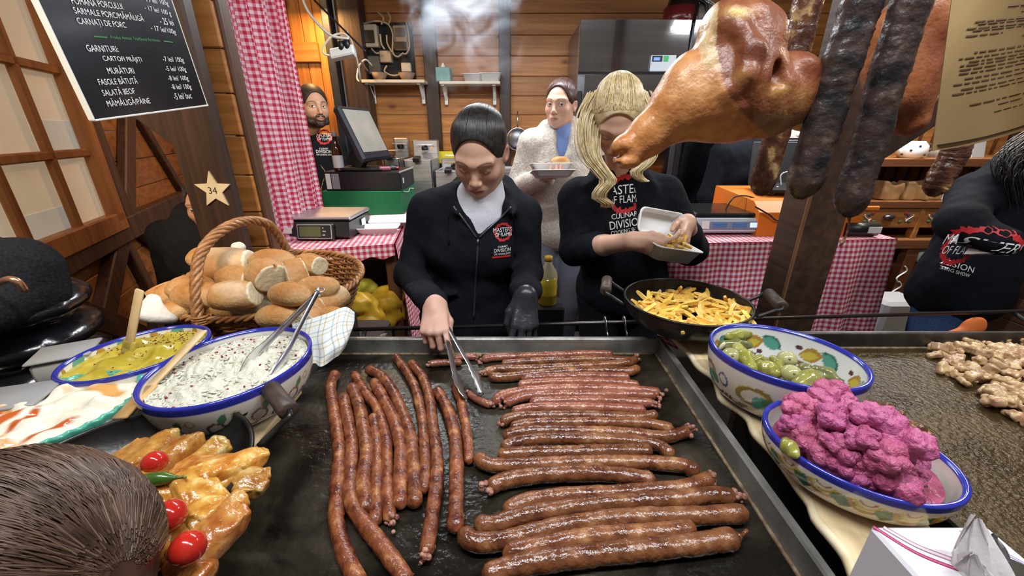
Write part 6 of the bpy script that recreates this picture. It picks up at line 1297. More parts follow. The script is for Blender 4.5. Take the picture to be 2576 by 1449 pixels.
for i in range(3):
    a, b = dxs[i], dxs[i + 1]; dr = put('drawer', box(((a + b) / 2, YH - .005, (zd0 + zd1) / 2), (b - a - .02, .03, zd1 - zd0 - .012), .005), W_HUT, hu, smooth=False); m0 = V3((a + b) / 2, YH - .0225, (zd0 + zd1) / 2); hgt = zd1 - zd0
    put('cup_handle', place(sphere((0, 0, 0), (.035, .02, .016), 14, 8), m0 + V3(.0, -.006, .005)), mat('pewter_cup', (.15, .15, .16), rough=.3, metal=.9) if i == 0 else MATS['pewter_cup'], dr)
    for sg in (-1, 1):
        q0 = m0 + V3(sg * .10, 0, -.005); S = [q0 + V3(sg * (.045 * (1 - u) + .01 * math.sin(u * 9)), 0, .022 * math.cos(u * 4.5) * (1 - .3 * u)) for u in np.linspace(0, 1, 16)]
        put('painted_scroll', tube(S, .0045, 6, flat=.5), WHITE_INK, dr)
        for dx, dz, m_ in ((.0, .03, 'red_petal'), (.018, .02, 'blue_petal'), (-.02, -.02, 'green_petal'), (.035, -.018, 'green_petal')):
            if m_ not in MATS: mat(m_, {'red_petal': (.35, .03, .02), 'blue_petal': (.06, .08, .18), 'green_petal': (.08, .15, .06)}[m_], rough=.5)
            put('painted_petal', sphere(q0 + V3(sg * dx, 0, dz), (.012, .003, .009), 10, 6), MATS[m_], dr)
for x in (HX0 + .012, dxs[1], dxs[2]): put('upright', box((x, YH + .0, (zL(598) + zL(505)) / 2), (.028, .05, zL(505) - zL(598)), .003), W_HUT, hu, smooth=False)
for x in [HX0 + .05 + .085 * i for i in range(14)]:
    put('rack_spindle', cyl((x, YH + .40, zL(399)), (x + .01, YH + .40, zL(399) + .5), .008, 8), W_HUTD, hu); put('rack_spindle', cyl((x, YH + .40, zL(505)), (x + .01, YH + .40, zL(399) - .04), .008, 8), W_HUTD, hu)
put('side_panel', box((HX0 - .01, YH + .2, 1.15), (.03, .46, 2.3), .004), W_HUT, hu, smooth=False)
cx = ay(2262, 700, YH - .02)[0]; put('column', box((cx, YH - .02, .44), (.075, .06, .87), .006), W_HUTD, hu, smooth=False); put('column', box((HX0 + .02, YH - .02, .44), (.07, .06, .87), .006), W_HUT, hu, smooth=False); put('lower_shelf_board', box((hx, YH + .2, zL(668)), (hw, .4, .03), .004), W_HUTD, hu, smooth=False); put('plinth', box((hx, YH + .2, .06), (hw, .42, .12), .004), W_HUTD, hu, smooth=False)
for k, py in enumerate((690, 728)):
    q0 = ay(2268 - k * 14, py, YH - .055); S = [q0 + V3(.022 * math.sin(u * 6.3), 0, .055 * (1 - 2 * u)) for u in np.linspace(0, 1, 20)]; put('painted_scroll', tube(S, .006, 6, flat=.5), WHITE_INK, hu)
# things on the dresser
p = ay(2288, 397, YH + .06); p[2] = zL(399); t = thing('teapot', 'white polka-dot teapot on the dresser top shelf', 'teapot', p)
put('pot', lathe([(0, 0), (.055, 0), (.075, .03), (.068, .07), (.05, .09), (.048, .094), (0, .094)], 28, p), mat('white_enamel', (.72, .70, .68), rough=.15), t)
for k in range(16):
    a_ = Rd(180 + 15 + (k % 6) * 28); zz = (.022, .045, .068)[k % 3]; rr_ = (.073, .0745, .069)[k % 3]; put('dot', sphere(p + V3(rr_ * math.cos(a_), rr_ * math.sin(a_), zz), (.006, .006, .006), 8, 6), mat('dark_dot', (.08, .05, .06), rough=.4) if 'dark_dot' not in MATS else MATS['dark_dot'], t)
put('spout', tube(smooth_path([p + V3(-.06, 0, .03), p + V3(-.09, 0, .05), p + V3(-.105, 0, .085)], 8), np.linspace(.016, .008, 8), 8), MATS['white_enamel'], t); put('handle', tube(smooth_path([p + V3(.06, 0, .07), p + V3(.10, 0, .075), p + V3(.105, 0, .045), p + V3(.068, 0, .03)], 14), .007, 8), mat('dark_handle', (.10, .05, .03), rough=.4), t)
for px, w_, lab in ((2222, .12, 'left crumpled brown paper bag on the dresser middle shelf'), (2282, .13, 'middle brown paper bag with a torn edge on the dresser middle shelf'), (2325, .10, 'right brown paper bag beside the white box on the dresser')):
    p = ay(px, 505, YH + .05); p[2] = zL(505); s = SDF(p - V3(.12, .1, .01), p + V3(.12, .1, .17), .005); s.bx(p + V3(0, 0, .055), (w_ / 2, .04, .055), .01, .005); s.ell(p + V3(.02, -.02, .125), (.05, .07, .035), .01, sub=True).wave(.004, 70, px); o = put('paper_bag', s.mesh(), KRAFT); tag(o, lab, 'bag')
p = ay(2410, 505, YH + .0); p[2] = zL(505); o = put('white_box', box(p + V3(0, .08, .055), (.17, .13, .11), .004), mat('bright_white_card', (.75, .72, .68)), smooth=False); tag(o, 'plain white card box on the dresser middle shelf', 'box')
p = ay(2490, 505, YH + .02); p[2] = zL(505); s = SDF(p - V3(.14, .1, .01), p + V3(.14, .1, .17), .005); s.ell(p + V3(0, .02, .06), (.10, .06, .06), .02).ell(p + V3(.05, .02, .09), (.05, .04, .04), .02).wave(.006, 60, 4); o = put('paper_bundle', s.mesh(), mat('greyish_paper', (.42, .37, .32), rough=.7)); tag(o, 'loose greyish paper bundle right of the white box on the dresser', 'paper')
p = ay(2459, 395, YH + .1); p[2] = zL(399); o = put('card', place(box((0, 0, .05), (.10, .004, .10), .001), p, (-.2, 0, .2)), mat('blue_grey_card', (.45, .48, .52), rough=.4), smooth=False); tag(o, 'pale card standing on the dresser top shelf below the paper sign', 'card')
p = ay(2358, 397, YH + .1); p[2] = zL(399); o = put('jar', lathe([(0, 0), (.05, 0), (.055, .02), (.05, .05), (.035, .06), (0, .06)], 24, p), MATS['clear_glass']); tag(o, 'squat glass jar right of the teapot', 'jar')
p = ay(2306, 662, YH + .02); p[2] = zL(668) + .016; s = SDF(p - .14, p + V3(.16, .14, .2), .005); s.ell(p + V3(0, 0, .06), (.07, .06, .055), .02).ell(p + V3(.07, 0, .05), (.05, .04, .035), .02).wave(.006, 70, 3); o = put('white_bag', s.mesh(), WHITEP); tag(o, 'crumpled white plastic bag on the lower dresser shelf', 'bag')
for px, py, lab in ((2262, 775, 'folded white cloths at the foot of the dresser'), ):
    p = ay(px, py, 2.1); o = put('cloth_pile', box((p[0] + .05, 2.2, p[2] / 2 + .03), (.24, .2, p[2]), .02), mat('white_linen', (.52, .52, .54), rough=.8), smooth=False); tag(o, lab, 'cloth')
s = SDF(V3(1.3, .98, .86), V3(1.6, 1.16, 1.06), .005); p = ay(2430, 815, 1.06); s = SDF(p - .12, p + .12, .004); s.ell(p + V3(-.01, 0, -.03), (.05, .015, .018), .01, rot=(0, -.4, 0)).ell(p + V3(.03, 0, -.005), (.025, .012, .028), .02, rot=(0, .5, 0)).wave(.003, 90, 6); o = put('orange_cloth', s.mesh(), mat('orange_cloth', (.60, .13, .02), rough=.7)); tag(o, 'bright orange cloth behind the right griddle rim', 'cloth')

# ------------------------------------------------------------------ hanging hams
HAMC = mat('smoked_ham', (1, 1, 1), (.70, .56, .46), vcol=True, scale=40, lo=.36, hi=.70, rough=.42, coat=.10, bump=.45, bscale=110, detail=6)
def hp(x, y, Y): return ay(x, y, Y)
YM = .86; Zt = lambda X, Y_: (1540 + X / 3.37, Y_ / 3.37); mpp = .000735
def ham_front():
    P = lambda X, Y_, dy=0: ay(*Zt(X, Y_), YM + dy); k = mpp / 3.37
    lo = np.minimum(P(-20, 1480), P(1800, 1480)) - V3(.02, .16, .02); hi = np.maximum(P(-20, 10), P(1850, 10)) + V3(.02, .16, .03)
    s = SDF(lo, hi, .0036)
    s.cap(P(150, 1290), P(330, 1130), .031, .036, .02); s.cap(P(330, 1130), P(620, 880), .036, .062, .03); s.cap(P(620, 880), P(930, 780), .062, .088, .03); s.cap(P(930, 780), P(1300, 830), .085, .075, .04)
    s.ell(P(700, 640), (.045, .05, .035), .03)
    s.ell(P(90, 1230, -.01), (.020, .026, .018), .012); s.ell(P(110, 1370, -.01), (.024, .026, .014), .010); s.cap(P(15, 1310, .03), P(70, 1300, -.04), .007, .006, .006, sub=True); s.cap(P(30, 1390, .02), P(75, 1395, -.05), .005, .004, .004, sub=True); s.ell(P(45, 1255, -.015), (.010, .014, .012), .006)
    # meat side: thick upright muscle, rolled lip, right lobe, bottom slab
    s.cap(P(1130, 260, -.02), P(1130, 620, -.03), .050, .058, .02); s.ell(P(1010, 220, -.03), (.034, .040, .030), .012); s.ell(P(1290, 330, -.01), (.030, .05, .045), .02); s.cap(P(1150, 120), P(1050, 140), .022, .028, .014)
    s.ell(P(1540, 600, -.02), (.040, .045, .034), .014); s.ell(P(1560, 760, -.01), (.045, .05, .045), .02); s.cap(P(1230, 850, -.03), P(1600, 880, -.02), .044, .036, .02); s.ell(P(1400, 720, -.06), (.030, .02, .020), .012); s.ell(P(1170, 840, -.055), (.030, .022, .022), .010)
    s.path([P(830, 420, -.03), P(850, 540, -.045), P(960, 780, -.075), P(1060, 900, -.08)], [.024, .020, .016, .013], .008)
    s.ell(P(900, 260, -.01), (.030, .05, .05), .02); s.ell(P(1392, 650, -.09), (.007, .03, .020), .016, sub=True); s.cap(P(1360, 560, -.07), P(1420, 700, -.08), .010, .008, .012, sub=True); s.path([P(1090, 250, -.07), P(1190, 420, -.085), P(1130, 640, -.09), P(1060, 760, -.085)], [.012, .016, .014, .010], .014)
    s.wave(.0020, 50, 3).wave(.0008, 130, 5)
    V, F = s.mesh(); pr = []
    d = V - CAM; fw, up = V3(0, _cp, -_sp), V3(0, _sp, _cp); dep = d @ fw; X = (IW / 2 + FPX * d[:, 0] / dep - 1540) * 3.37; Y_ = (IH / 2 - FPX * (d @ up) / dep) * 3.37
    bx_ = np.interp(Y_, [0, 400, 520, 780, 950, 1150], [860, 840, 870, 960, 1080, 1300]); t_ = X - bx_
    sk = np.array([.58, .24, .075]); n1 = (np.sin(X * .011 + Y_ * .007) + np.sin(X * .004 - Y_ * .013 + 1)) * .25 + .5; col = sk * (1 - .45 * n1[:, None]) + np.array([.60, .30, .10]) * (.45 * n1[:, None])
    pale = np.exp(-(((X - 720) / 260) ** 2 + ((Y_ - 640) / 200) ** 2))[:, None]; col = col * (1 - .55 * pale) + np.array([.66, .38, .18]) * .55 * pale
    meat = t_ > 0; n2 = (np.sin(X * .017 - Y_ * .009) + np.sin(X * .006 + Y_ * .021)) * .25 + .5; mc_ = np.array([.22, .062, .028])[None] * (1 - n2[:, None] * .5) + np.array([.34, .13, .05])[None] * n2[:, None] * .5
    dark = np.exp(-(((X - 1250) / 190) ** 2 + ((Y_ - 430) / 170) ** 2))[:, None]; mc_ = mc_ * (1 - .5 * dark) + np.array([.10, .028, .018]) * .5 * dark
    yel = np.clip(np.exp(-(((X - 1420) / 120) ** 2 + ((Y_ - 760) / 60) ** 2)) + .8 * np.exp(-(((X - 1450) / 60) ** 2 + ((Y_ - 980) / 90) ** 2)) + .7 * np.exp(-(((X - 1100) / 70) ** 2 + ((Y_ - 650) / 90) ** 2)) + .6 * np.exp(-(((X - 1640) / 80) ** 2 + ((Y_ - 880) / 150) ** 2)), 0, 1)[:, None]; mc_ = mc_ * (1 - .7 * yel) + np.array([.52, .30, .08]) * .7 * yel
    bot = np.clip((Y_ - 930) / 90, 0, 1)[:, None] * (X > 1200)[:, None]; mc_ = mc_ * (1 - .6 * bot) + np.array([.36, .26, .14]) * .6 * bot
    m = np.clip(t_ / 30, 0, 1)[:, None]; col = col * (1 - m) + mc_ * m
    fat = ((t_ > -110) & (t_ < 40) & (Y_ < 640))[:, None] * np.clip((640 - Y_) / 120, 0, 1)[:, None]; col = col * (1 - .75 * fat) + np.array([.66, .52, .28]) * .75 * fat
    topf = np.exp(-(((X - 1070) / 110) ** 2 + ((Y_ - 100) / 45) ** 2))[:, None]; col = col * (1 - topf) + np.array([.70, .46, .12]) * topf
    return V, F, col
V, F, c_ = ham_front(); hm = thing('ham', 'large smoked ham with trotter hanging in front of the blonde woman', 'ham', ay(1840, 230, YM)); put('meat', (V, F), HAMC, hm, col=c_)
STR = mat('butcher_string', (.60, .48, .25), rough=.8)
put('string', tube([ay(1875, 35, YM), ay(1883, -180, YM)], .0022, 6), STR, hm); put('string', tube([ay(1848, 25, YM + .02), ay(1852, -180, YM + .02)], .0018, 6), STR, hm)
YM2 = 1.02; P2_ = lambda x, y, dy=0: ay(x, y, YM2 + dy)
s = SDF(P2_(2130, 420) - V3(.05, .14, .02), P2_(2440, -60) + V3(.05, .14, .02), .005); s.ell(P2_(2330, 60), (.058, .07, .075), .03); s.cap(P2_(2300, 60), P2_(2250, 230), .070, .058, .03); s.cap(P2_(2290, 180), P2_(2290, 300), .060, .036, .03); s.cap(P2_(2240, 90), P2_(2225, 200), .045, .04, .02); s.ell(P2_(2340, 10), (.045, .05, .03), .02); s.wave(.003, 45, 2).wave(.0014, 110, 3)
V, F = s.mesh(); zz = V[:, 2]; r2 = np.random.default_rng(2); n1 = np.clip(.5 + sum(np.sin(V @ (unit(r2.normal(size=3)) * 38) + r2.uniform(0, 6)) for _ in range(4)) / 5, 0, 1)[:, None]; col = np.array([.42, .15, .05]) * (1 - n1) + np.array([.18, .05, .03]) * n1; tt = np.clip((zz - P2_(2330, 25)[2]) / .03, 0, 1)[:, None]; col = col * (1 - tt) + np.array([.55, .32, .08]) * tt
h2 = thing('ham', 'second smoked ham hanging behind the dark sausages at the right', 'ham', P2_(2290, 140)); put('meat', (V, F), HAMC, h2, col=col); put('string', tube([P2_(2335, -5), P2_(2340, -200)], .0022, 6), STR, h2)

# ------------------------------------------------------------------ dry sausages hanging at the right
DRY = mat('dry_black_sausage', (.010, .008, .009), (.060, .034, .028), scale=26, detail=6, lo=.40, hi=.64, c3=(.20, .165, .145), rough=.42, bump=1.0, bscale=60, bdetail=5, coat=.2)
DRYB = mat('dry_fatty_sausage', (.050, .016, .009), (.13, .05, .022), scale=32, detail=4, lo=.40, hi=.58, c3=(.46, .30, .13), rough=.35, bump=.8, bscale=80, coat=.25)
def dry(label, pts, Y, rpx, m, tail=None):
    n = 80; Q = smooth_path([ay(x, y, Y) for x, y in pts], n); r0 = rpx * Y * .90 / 1000; t = np.linspace(0, 1, n); L = np.linalg.norm(np.diff(Q, axis=0), axis=1).sum(); dist = (1 - t) * L
    R = r0 * np.sqrt(np.clip(1 - (1 - np.clip(dist / (r0 * 1.3), 0, 1)) ** 2, .06, 1)) * (1 + .022 * np.sin(t * 23) + .015 * np.sin(t * 57 + 1)); rr = np.random.default_rng(int(rpx * 10))
    V, F = tube(Q, R, 22); V = V + rr.normal(0, r0 * .022, V.shape); o = thing('dry_sausage', label, 'sausage', Q[-1], 'dry sausages hanging at the right'); put('casing', (V, F), m, o); put('string', tube(smooth_path([Q[0], Q[0] + V3(0, 0, .2)], 4), .002, 5), STR, o)
    if tail: put('tail', tube(smooth_path([ay(x, y, Y) for x, y in tail], 10), [.004, .003, .002, .0018, .0018, .0018, .002, .003, .0035, .001], 5), DRYB, o)
dry('speckled dry sausage hanging behind the large ham, its tip showing below', [(2048, -60), (2020, 60), (1995, 160), (1975, 260), (1950, 350), (1930, 420), (1910, 492)], 1.02, 31, DRYB, None)
dry('thick black dry sausage hanging between the large ham and the post', [(2190, -60), (2150, 60), (2110, 180), (2070, 310), (2035, 420), (2012, 500)], .80, 43, DRY)
dry('longest black dry sausage with a stringy tail, in front of the post', [(2315, -60), (2275, 60), (2225, 220), (2185, 370), (2150, 470), (2137, 545)], .78, 40, DRY, [(2137, 542), (2135, 570), (2125, 600), (2112, 620)])
dry('short fat-speckled dry sausage hanging below the brown paper sign', [(2420, 330), (2400, 390), (2370, 440), (2342, 494)], .98, 30, DRYB)

# ------------------------------------------------------------------ brown paper sign, seen from its back
YP = .80; gx = np.linspace(0, 1, 24); SP = np.zeros((24, 16, 3))
for i, u in enumerate(gx):
    for j, v_ in enumerate(np.linspace(0, 1, 16)):
        L_ = (2398 - 53 * v_, -30 + 410 * v_); x = L_[0] + u * 262; y = L_[1] - u * (12 + 34 * u) * v_ - u * 18 * v_; SP[i, j] = ay(x, y, YP - .10 * u * u + .02 * u)
ps_ = thing('paper_sign', 'brown paper notice with faint mirrored print lines at the top right', 'sign', SP[0, 0]); V, F = grid(SP); V2 = V + V3(.0, .0012, 0); n_ = len(V); KP = mat('brown_notice_paper', (.36, .235, .10), (.42, .28, .13), scale=5, rough=.45); put('sheet', join((V, F.tolist()), (V2, [tuple(f[::-1]) for f in F.tolist()])), KP, ps_)
INKB = mat('show_through_ink', (.15, .09, .045), rough=.6); parts = []; r_ = random.Random(6)
def sheet(u, v_): i = u * 23; j = v_ * 15; i0, j0 = min(int(i), 22), min(int(j), 14); a, b = i - i0, j - j0; return SP[i0, j0] * (1 - a) * (1 - b) + SP[i0 + 1, j0] * a * (1 - b) + SP[i0, j0 + 1] * (1 - a) * b + SP[i0 + 1, j0 + 1] * a * b
for v_, u0, u1, th in ((.10, .55, .95, .0035), (.145, .68, .9, .002), (.19, .25, .95, .0022), (.205, .28, .95, .0022), (.23, .18, .95, .002), (.245, .24, .95, .002), (.275, .18, .52, .002), (.31, .72, .95, .002), (.385, .28, .95, .0026), (.415, .14, .95, .002), (.44, .24, .95, .002), (.46, .16, .95, .0022), (.485, .16, .95, .002), (.51, .16, .95, .0022), (.545, .22, .95, .0022), (.575, .12, .95, .0022), (.61, .20, .95, .0022), (.635, .12, .9, .002), (.72, .30, .95, .0024), (.755, .58, .8, .002), (.80, .55, .82, .002)):
    u = u0
    while u < u1:
        w_ = min(r_.uniform(.03, .12), u1 - u + .01); a, b = sheet(min(u, 1), min(v_ + .03 * (1 - u), 1)), sheet(min(u + w_, .99), min(v_ + .03 * (1 - u - w_), 1)); parts.append(obox(a + V3(0, -.001, 0), b + V3(0, -.001, 0), th, .0006, up=(0, -1, 0), b=.0002)); u += w_ + .018
put('print_lines', join(*parts), INKB, ps_, smooth=False); put('bottom_rule', tube([sheet(u, .965) + V3(0, -.0012, 0) for u in np.linspace(.04, .98, 14)], .0022, 4, flat=.3), mat('black_rule', (.02, .012, .008), rough=.6), ps_)
# ------------------------------------------------------------------ people: heads
SKIN = mat('skin', (1, 1, 1), vcol=True, rough=.42, sss=.10, bump=.12, bscale=500, spec=.4)
def head_mesh(skin=(.60, .36, .25), lip=(.42, .14, .12), brow=(.06, .035, .025), eyes='down', jaw=1.0, nose=1.0, h=.0023, iris=(.06, .03, .015), beard=None, cheek=.5, neck=None, fem=True):
    s = SDF((-.10, -.125, -.20), (.10, .135, .135), h)
    s.ell((0, -.014, .030), (.074, .094, .084), .01); s.ell((0, .028, -.028), (.060 * jaw, .060, .086), .035)
    s.ell((0, .034, -.076), (.044 * jaw, .044, .034), .03); s.ell((0, .070, -.098), (.017, .015, .014), .022)
    for g in (-1, 1):
        s.ell((g * .039, .054, -.028), (.022, .022, .020), .026); s.ell((g * .052 * jaw, -.002, -.062), (.014, .022, .024), .03)
        s.cap((g * .012, .082, .020), (g * .046, .070, .021), .0085, .006, .022)
        s.ell((g * .0315, .097, .001), (.019, .0125, .0130), .014, sub=True)
        s.ell((g * .0315, .0705, .0005), (.0145, .0145, .0125), .003)
        if eyes != 'down':
            s.cap((g * .0195, .0845, .0015), (g * .032, .0872, .0078), .0026, .003, .002); s.cap((g * .032, .0872, .0078), (g * .045, .0795, .0020), .003, .0024, .002)
            s.cap((g * .021, .0845, -.003), (g * .032, .0855, -.0068), .0018, .002, .002); s.cap((g * .032, .0855, -.0068), (g * .044, .0795, -.002), .002, .0018, .002)
        else:
            s.cap((g * .020, .0830, -.0035), (g * .0315, .0848, -.0072), .0020, .0024, .0025); s.cap((g * .0315, .0848, -.0072), (g * .0435, .0785, -.0040), .0024, .0020, .0025)
        s.ell((g * .076, -.010, -.008), (.008, .017, .029), .006, rot=(.25, 0, g * .35)); s.ell((g * .081, -.006, -.004), (.005, .009, .017), .004, rot=(.25, 0, g * .35), sub=True)
    s.cap((0, .083, .012), (0, .101 * nose, -.028), .0062, .0098, .014); s.ell((0, .103 * nose, -.034), (.0105, .0105, .0095), .008)
    for g in (-1, 1): s.ell((g * .0118, .0945, -.038), (.0072, .0095, .0068), .006); s.ell((g * .0062, .1000, -.0445), (.0032, .0050, .0030), .003, sub=True)
    s.ell((0, .083, -.066), (.026, .014, .020), .014)
    s.cap((-.019, .0865, -.0655), (0, .0955, -.0605), .0030, .0048, .004); s.cap((0, .0955, -.0605), (.019, .0865, -.0655), .0048, .0030, .004)
    s.cap((-.016, .0870, -.0705), (0, .0940, -.0735), .0035, .0058, .004); s.cap((0, .0940, -.0735), (.016, .0870, -.0705), .0058, .0035, .004)
    s.cap((-.021, .0900, -.0668), (0, .1010, -.0668), .0010, .0013, .0016, sub=True); s.cap((0, .1010, -.0668), (.021, .0900, -.0668), .0013, .0010, .0016, sub=True)
    s.cap((0, .099, -.050), (0, .0975, -.056), .0016, .0022, .004, sub=True)
    nb = neck if neck is not None else (0, -.045, -.20); s.cap((0, -.026, -.06), nb, .052 if fem else .058, .050 if fem else .060, .03)
    V, F = s.mesh(); x, y, z = V.T; ax = np.abs(x)
    col = np.tile(np.array(skin), (len(V), 1)); r2 = np.random.default_rng(1); n = sum(np.sin(V @ (unit(r2.normal(size=3)) * 90) + r2.uniform(0, 6)) for _ in range(5)) / 6; col *= (1 + .035 * n)[:, None]
    bl = lambda m, c: col.__setitem__(slice(None), col * (1 - m[:, None]) + np.array(c) * m[:, None])
    red = np.array(skin) * np.array([1.0, .72, .68]); bl(.5 * cheek * np.exp(-(((ax - .038) / .018) ** 2 + ((z + .034) / .02) ** 2)) * (y > .02), red); bl(.35 * np.exp(-((x / .012) ** 2 + ((z + .035) / .012) ** 2)) * (y > .08), red); bl(.4 * (ax > .074) * (y < .02), red)
    lipm = np.clip(1.25 - np.maximum(ax / .0205, 0) ** 3 - ((z + .0672) / .0098) ** 2 * (1 + (ax / .014) ** 2), 0, 1) * (y > .078); bl(np.clip(lipm * 2.2, 0, 1) * .85, lip); bl(np.exp(-((z + .0668) / .0014) ** 2) * (ax < .019) * (y > .08) * .7, np.array(lip) * .35)
    by = .0205 + .0065 * (1 - ((ax - .034) / .022) ** 2); bl(np.exp(-((z - by) / (.0028 if fem else .0040)) ** 2) * np.clip((ax - .011) / .005, 0, 1) * np.clip((.055 - ax) / .006, 0, 1) * (y > .05) * .85, brow)
    if eyes == 'down':
        lz = -.0062 + .0034 * ((ax - .0315) / .0135) ** 2; bl(np.exp(-((z - lz) / .0017) ** 2) * np.clip((.0155 - np.abs(ax - .0315)) / .003, 0, 1) * (y > .06) * .92, (.015, .01, .01)); bl(.45 * np.exp(-(((ax - .0315) / .016) ** 2 + ((z - .003) / .008) ** 2)) * (y > .05), np.array(skin) * np.array([.62, .5, .5]))
    else:
        d2 = ((ax - .0315) / .0128) ** 2 + ((z - .0006) / (.0062)) ** 2; e = (d2 < 1) & (y > .07); bl(e * 1.0, (.66, .62, .58)); gx = {'open': 0, 'left': -.004, 'right': .004}[eyes]
        dd = (x - np.sign(x) * .0315 - gx) ** 2 + (z - .0008) ** 2; bl(e * (dd < .0054 ** 2) * 1.0, iris); bl(e * (dd < .0026 ** 2) * 1.0, (.005, .005, .005)); bl(np.exp(-((d2 - 1.15) / .22) ** 2) * (z > -.001) * (y > .06) * .85, (.02, .012, .01))
    if beard is not None:
        bz = np.interp(y, [-.01, .03, .06, .10], [-.02, -.045, -.052, -.050]); m = np.clip((bz - z) / .012, 0, 1) * np.clip((y + .03) / .015, 0, 1) * np.clip((z + .135) / .02, 0, 1) * (1 - np.clip(lipm * 2, 0, 1)); bl(np.clip(m, 0, 1) * .9, beard)
    return V, F, col
def face_frame(c, yaw, pitch, roll, s=1.0):
    """yaw 0 faces the camera side (-Y), + turns to the picture's right; pitch + looks down; roll + tips the crown to the picture's right"""
    cy, sy, cp_, sp_ = math.cos(yaw), math.sin(yaw), math.cos(pitch), math.sin(pitch)
    f = V3(sy * cp_, -cy * cp_, -sp_); u = V3(sy * sp_, -cy * sp_, cp_); x = np.cross(f, u); u2 = u * math.cos(roll) - x * math.sin(roll); x2 = np.cross(f, u2)
    return frame(c, x2 * s, f * s, u2 * s)
def strand_tubes(M, ctrl_fn, n, seed, r=.0013, seg=9, nn=4, taper=.4):
    rr = np.random.default_rng(seed); parts = []
    for i in range(n):
        P = smooth_path(ctrl_fn(rr, i / n), seg); rad = np.linspace(r, r * taper, seg) * rr.uniform(.7, 1.3); V, F = tube(P, rad, nn, cap=False); parts.append((V, F))
    return xf(join(*parts), M)
CR0, CRc = V3(.0775, .098, .0885), V3(0, -.016, .032)
def onskull(a, b, k=1.0):              # a: angle from the face over the crown to the nape, b: side angle
    d = V3(math.sin(b), math.cos(b) * math.cos(a), math.cos(b) * math.sin(a)); return CRc + d * CR0 * k
def hair_cap(k=1.05, face=((0, .086, -.008), (.064, .085, .096)), low=-.055, bun=None, h=.003, extra=None):
    s = SDF((-.12, -.20, min(-.14, low - .05)), (.12, .12, .15), h); s.ell(CRc, CR0 * k, .005); s.ell((0, -.045, -.005), (.070, .062, .070), .02)
    s.ell(face[0], face[1], .008, sub=True); s.bx((0, .09, -.08), (.2, .085, .072), .002, .012, sub=True); s.half((0, 0, low), (0, .25, -1), .01)
    for g in (-1, 1): s.ell((g * .080, -.004, -.012), (.020, .022, .030), .006, sub=True)
    if bun is not None: s.ell(bun[0], bun[1], .012)
    if extra: extra(s)
    return s.mesh()

# ------------------------------------------------------------------ people: hands
def hand_into(s, W, yd, zd, side, curls, k=1.0, spread=(8, 2, -3, -9), thumb=None, rad=1.0):
    """palm, four jointed fingers and a thumb added to a field; side -1 = right hand, +1 = left hand"""
    y = unit(yd); z = unit(np.array(zd, float) - y * np.dot(zd, y)); x = np.cross(y, z) * side; G = lambda p: W + k * (p[0] * x + p[1] * y + p[2] * z)
    mcp = [(.029, .086, .001), (.0095, .091, .004), (-.0105, .087, .003), (-.028, .078, -.001)]; ln = [(.040, .024, .019), (.045, .028, .020), (.041, .026, .019), (.032, .019, .017)]; rr = [(.0090, .0080, .0073, .0060), (.0092, .0082, .0074, .0060), (.0088, .0078, .0070, .0058), (.0078, .0068, .0062, .0052)]
    for i in range(4):
        m = mcp[i]; s.cap(G((m[0] * .55, .006, -.001)), G(m), .0155 * k * rad, .0115 * k * rad, .012 * k)
    s.ell(G((.018, .034, -.010)), np.array([.016, .026, .012]) * k, .012 * k, rot=np.stack([x, y, z], 1)); s.ell(G((-.020, .040, -.009)), np.array([.012, .030, .011]) * k, .012 * k, rot=np.stack([x, y, z], 1))
    tips = []
    for i in range(4):
        p = np.array(mcp[i], float); a = 0; sp = Rd(spread[i]); pts = [p]
        for j in range(3): a += Rd(curls[i][j]); p = p + ln[i][j] * V3(math.sin(sp) * math.cos(a), math.cos(sp) * math.cos(a), -math.sin(a)); pts.append(p)
        for j in range(3): s.cap(G(pts[j]), G(pts[j + 1]), rr[i][j] * k * rad, rr[i][j + 1] * k * rad, .0035 * k)
        tips.append(G(pts[-1]))
    T = thumb or [(.022, .014, -.006), (.043, .044, -.014), (.053, .074, -.020), (.055, .099, -.026)]
    for j, (ra, rb) in enumerate(((.0135, .0115), (.0110, .0098), (.0096, .0075))): s.cap(G(T[j]), G(T[j + 1]), ra * k * rad, rb * k * rad, .006 * k)
    return G, tips, G(T[3])
def arm_hand(E, W, yd, zd, side, curls, k=.95, re=.040, rw=.027, h=.0026, **kw):
    E, W = np.array(E, float), np.array(W, float); lo = np.minimum(E, W) - .17; hi = np.maximum(E, W) + .17; tip = W + unit(yd) * .2; lo = np.minimum(lo, tip - .09); hi = np.maximum(hi, tip + .09)
    s = SDF(lo, hi, h); s.cap(E, E + (W - E) * .55, re, re * .85, .01); s.cap(E + (W - E) * .5, W, re * .86, rw, .015); s.cap(W, W + unit(yd) * .02, rw, .024, .012)
    info = hand_into(s, W, yd, zd, side, curls, k, **kw); return s, info
def skin_cols(V, base, tips=(), nail=None):
    r2 = np.random.default_rng(2); n = sum(np.sin(V @ (unit(r2.normal(size=3)) * 120) + r2.uniform(0, 6)) for _ in range(5)) / 6; c = np.tile(np.array(base), (len(V), 1)) * (1 + .05 * n)[:, None]
    for t in tips: m = np.exp(-(np.linalg.norm(V - t, axis=1) / .016) ** 2)[:, None] * .45; c = c * (1 - m) + np.array(base) * np.array([1, .70, .66]) * m
    return c

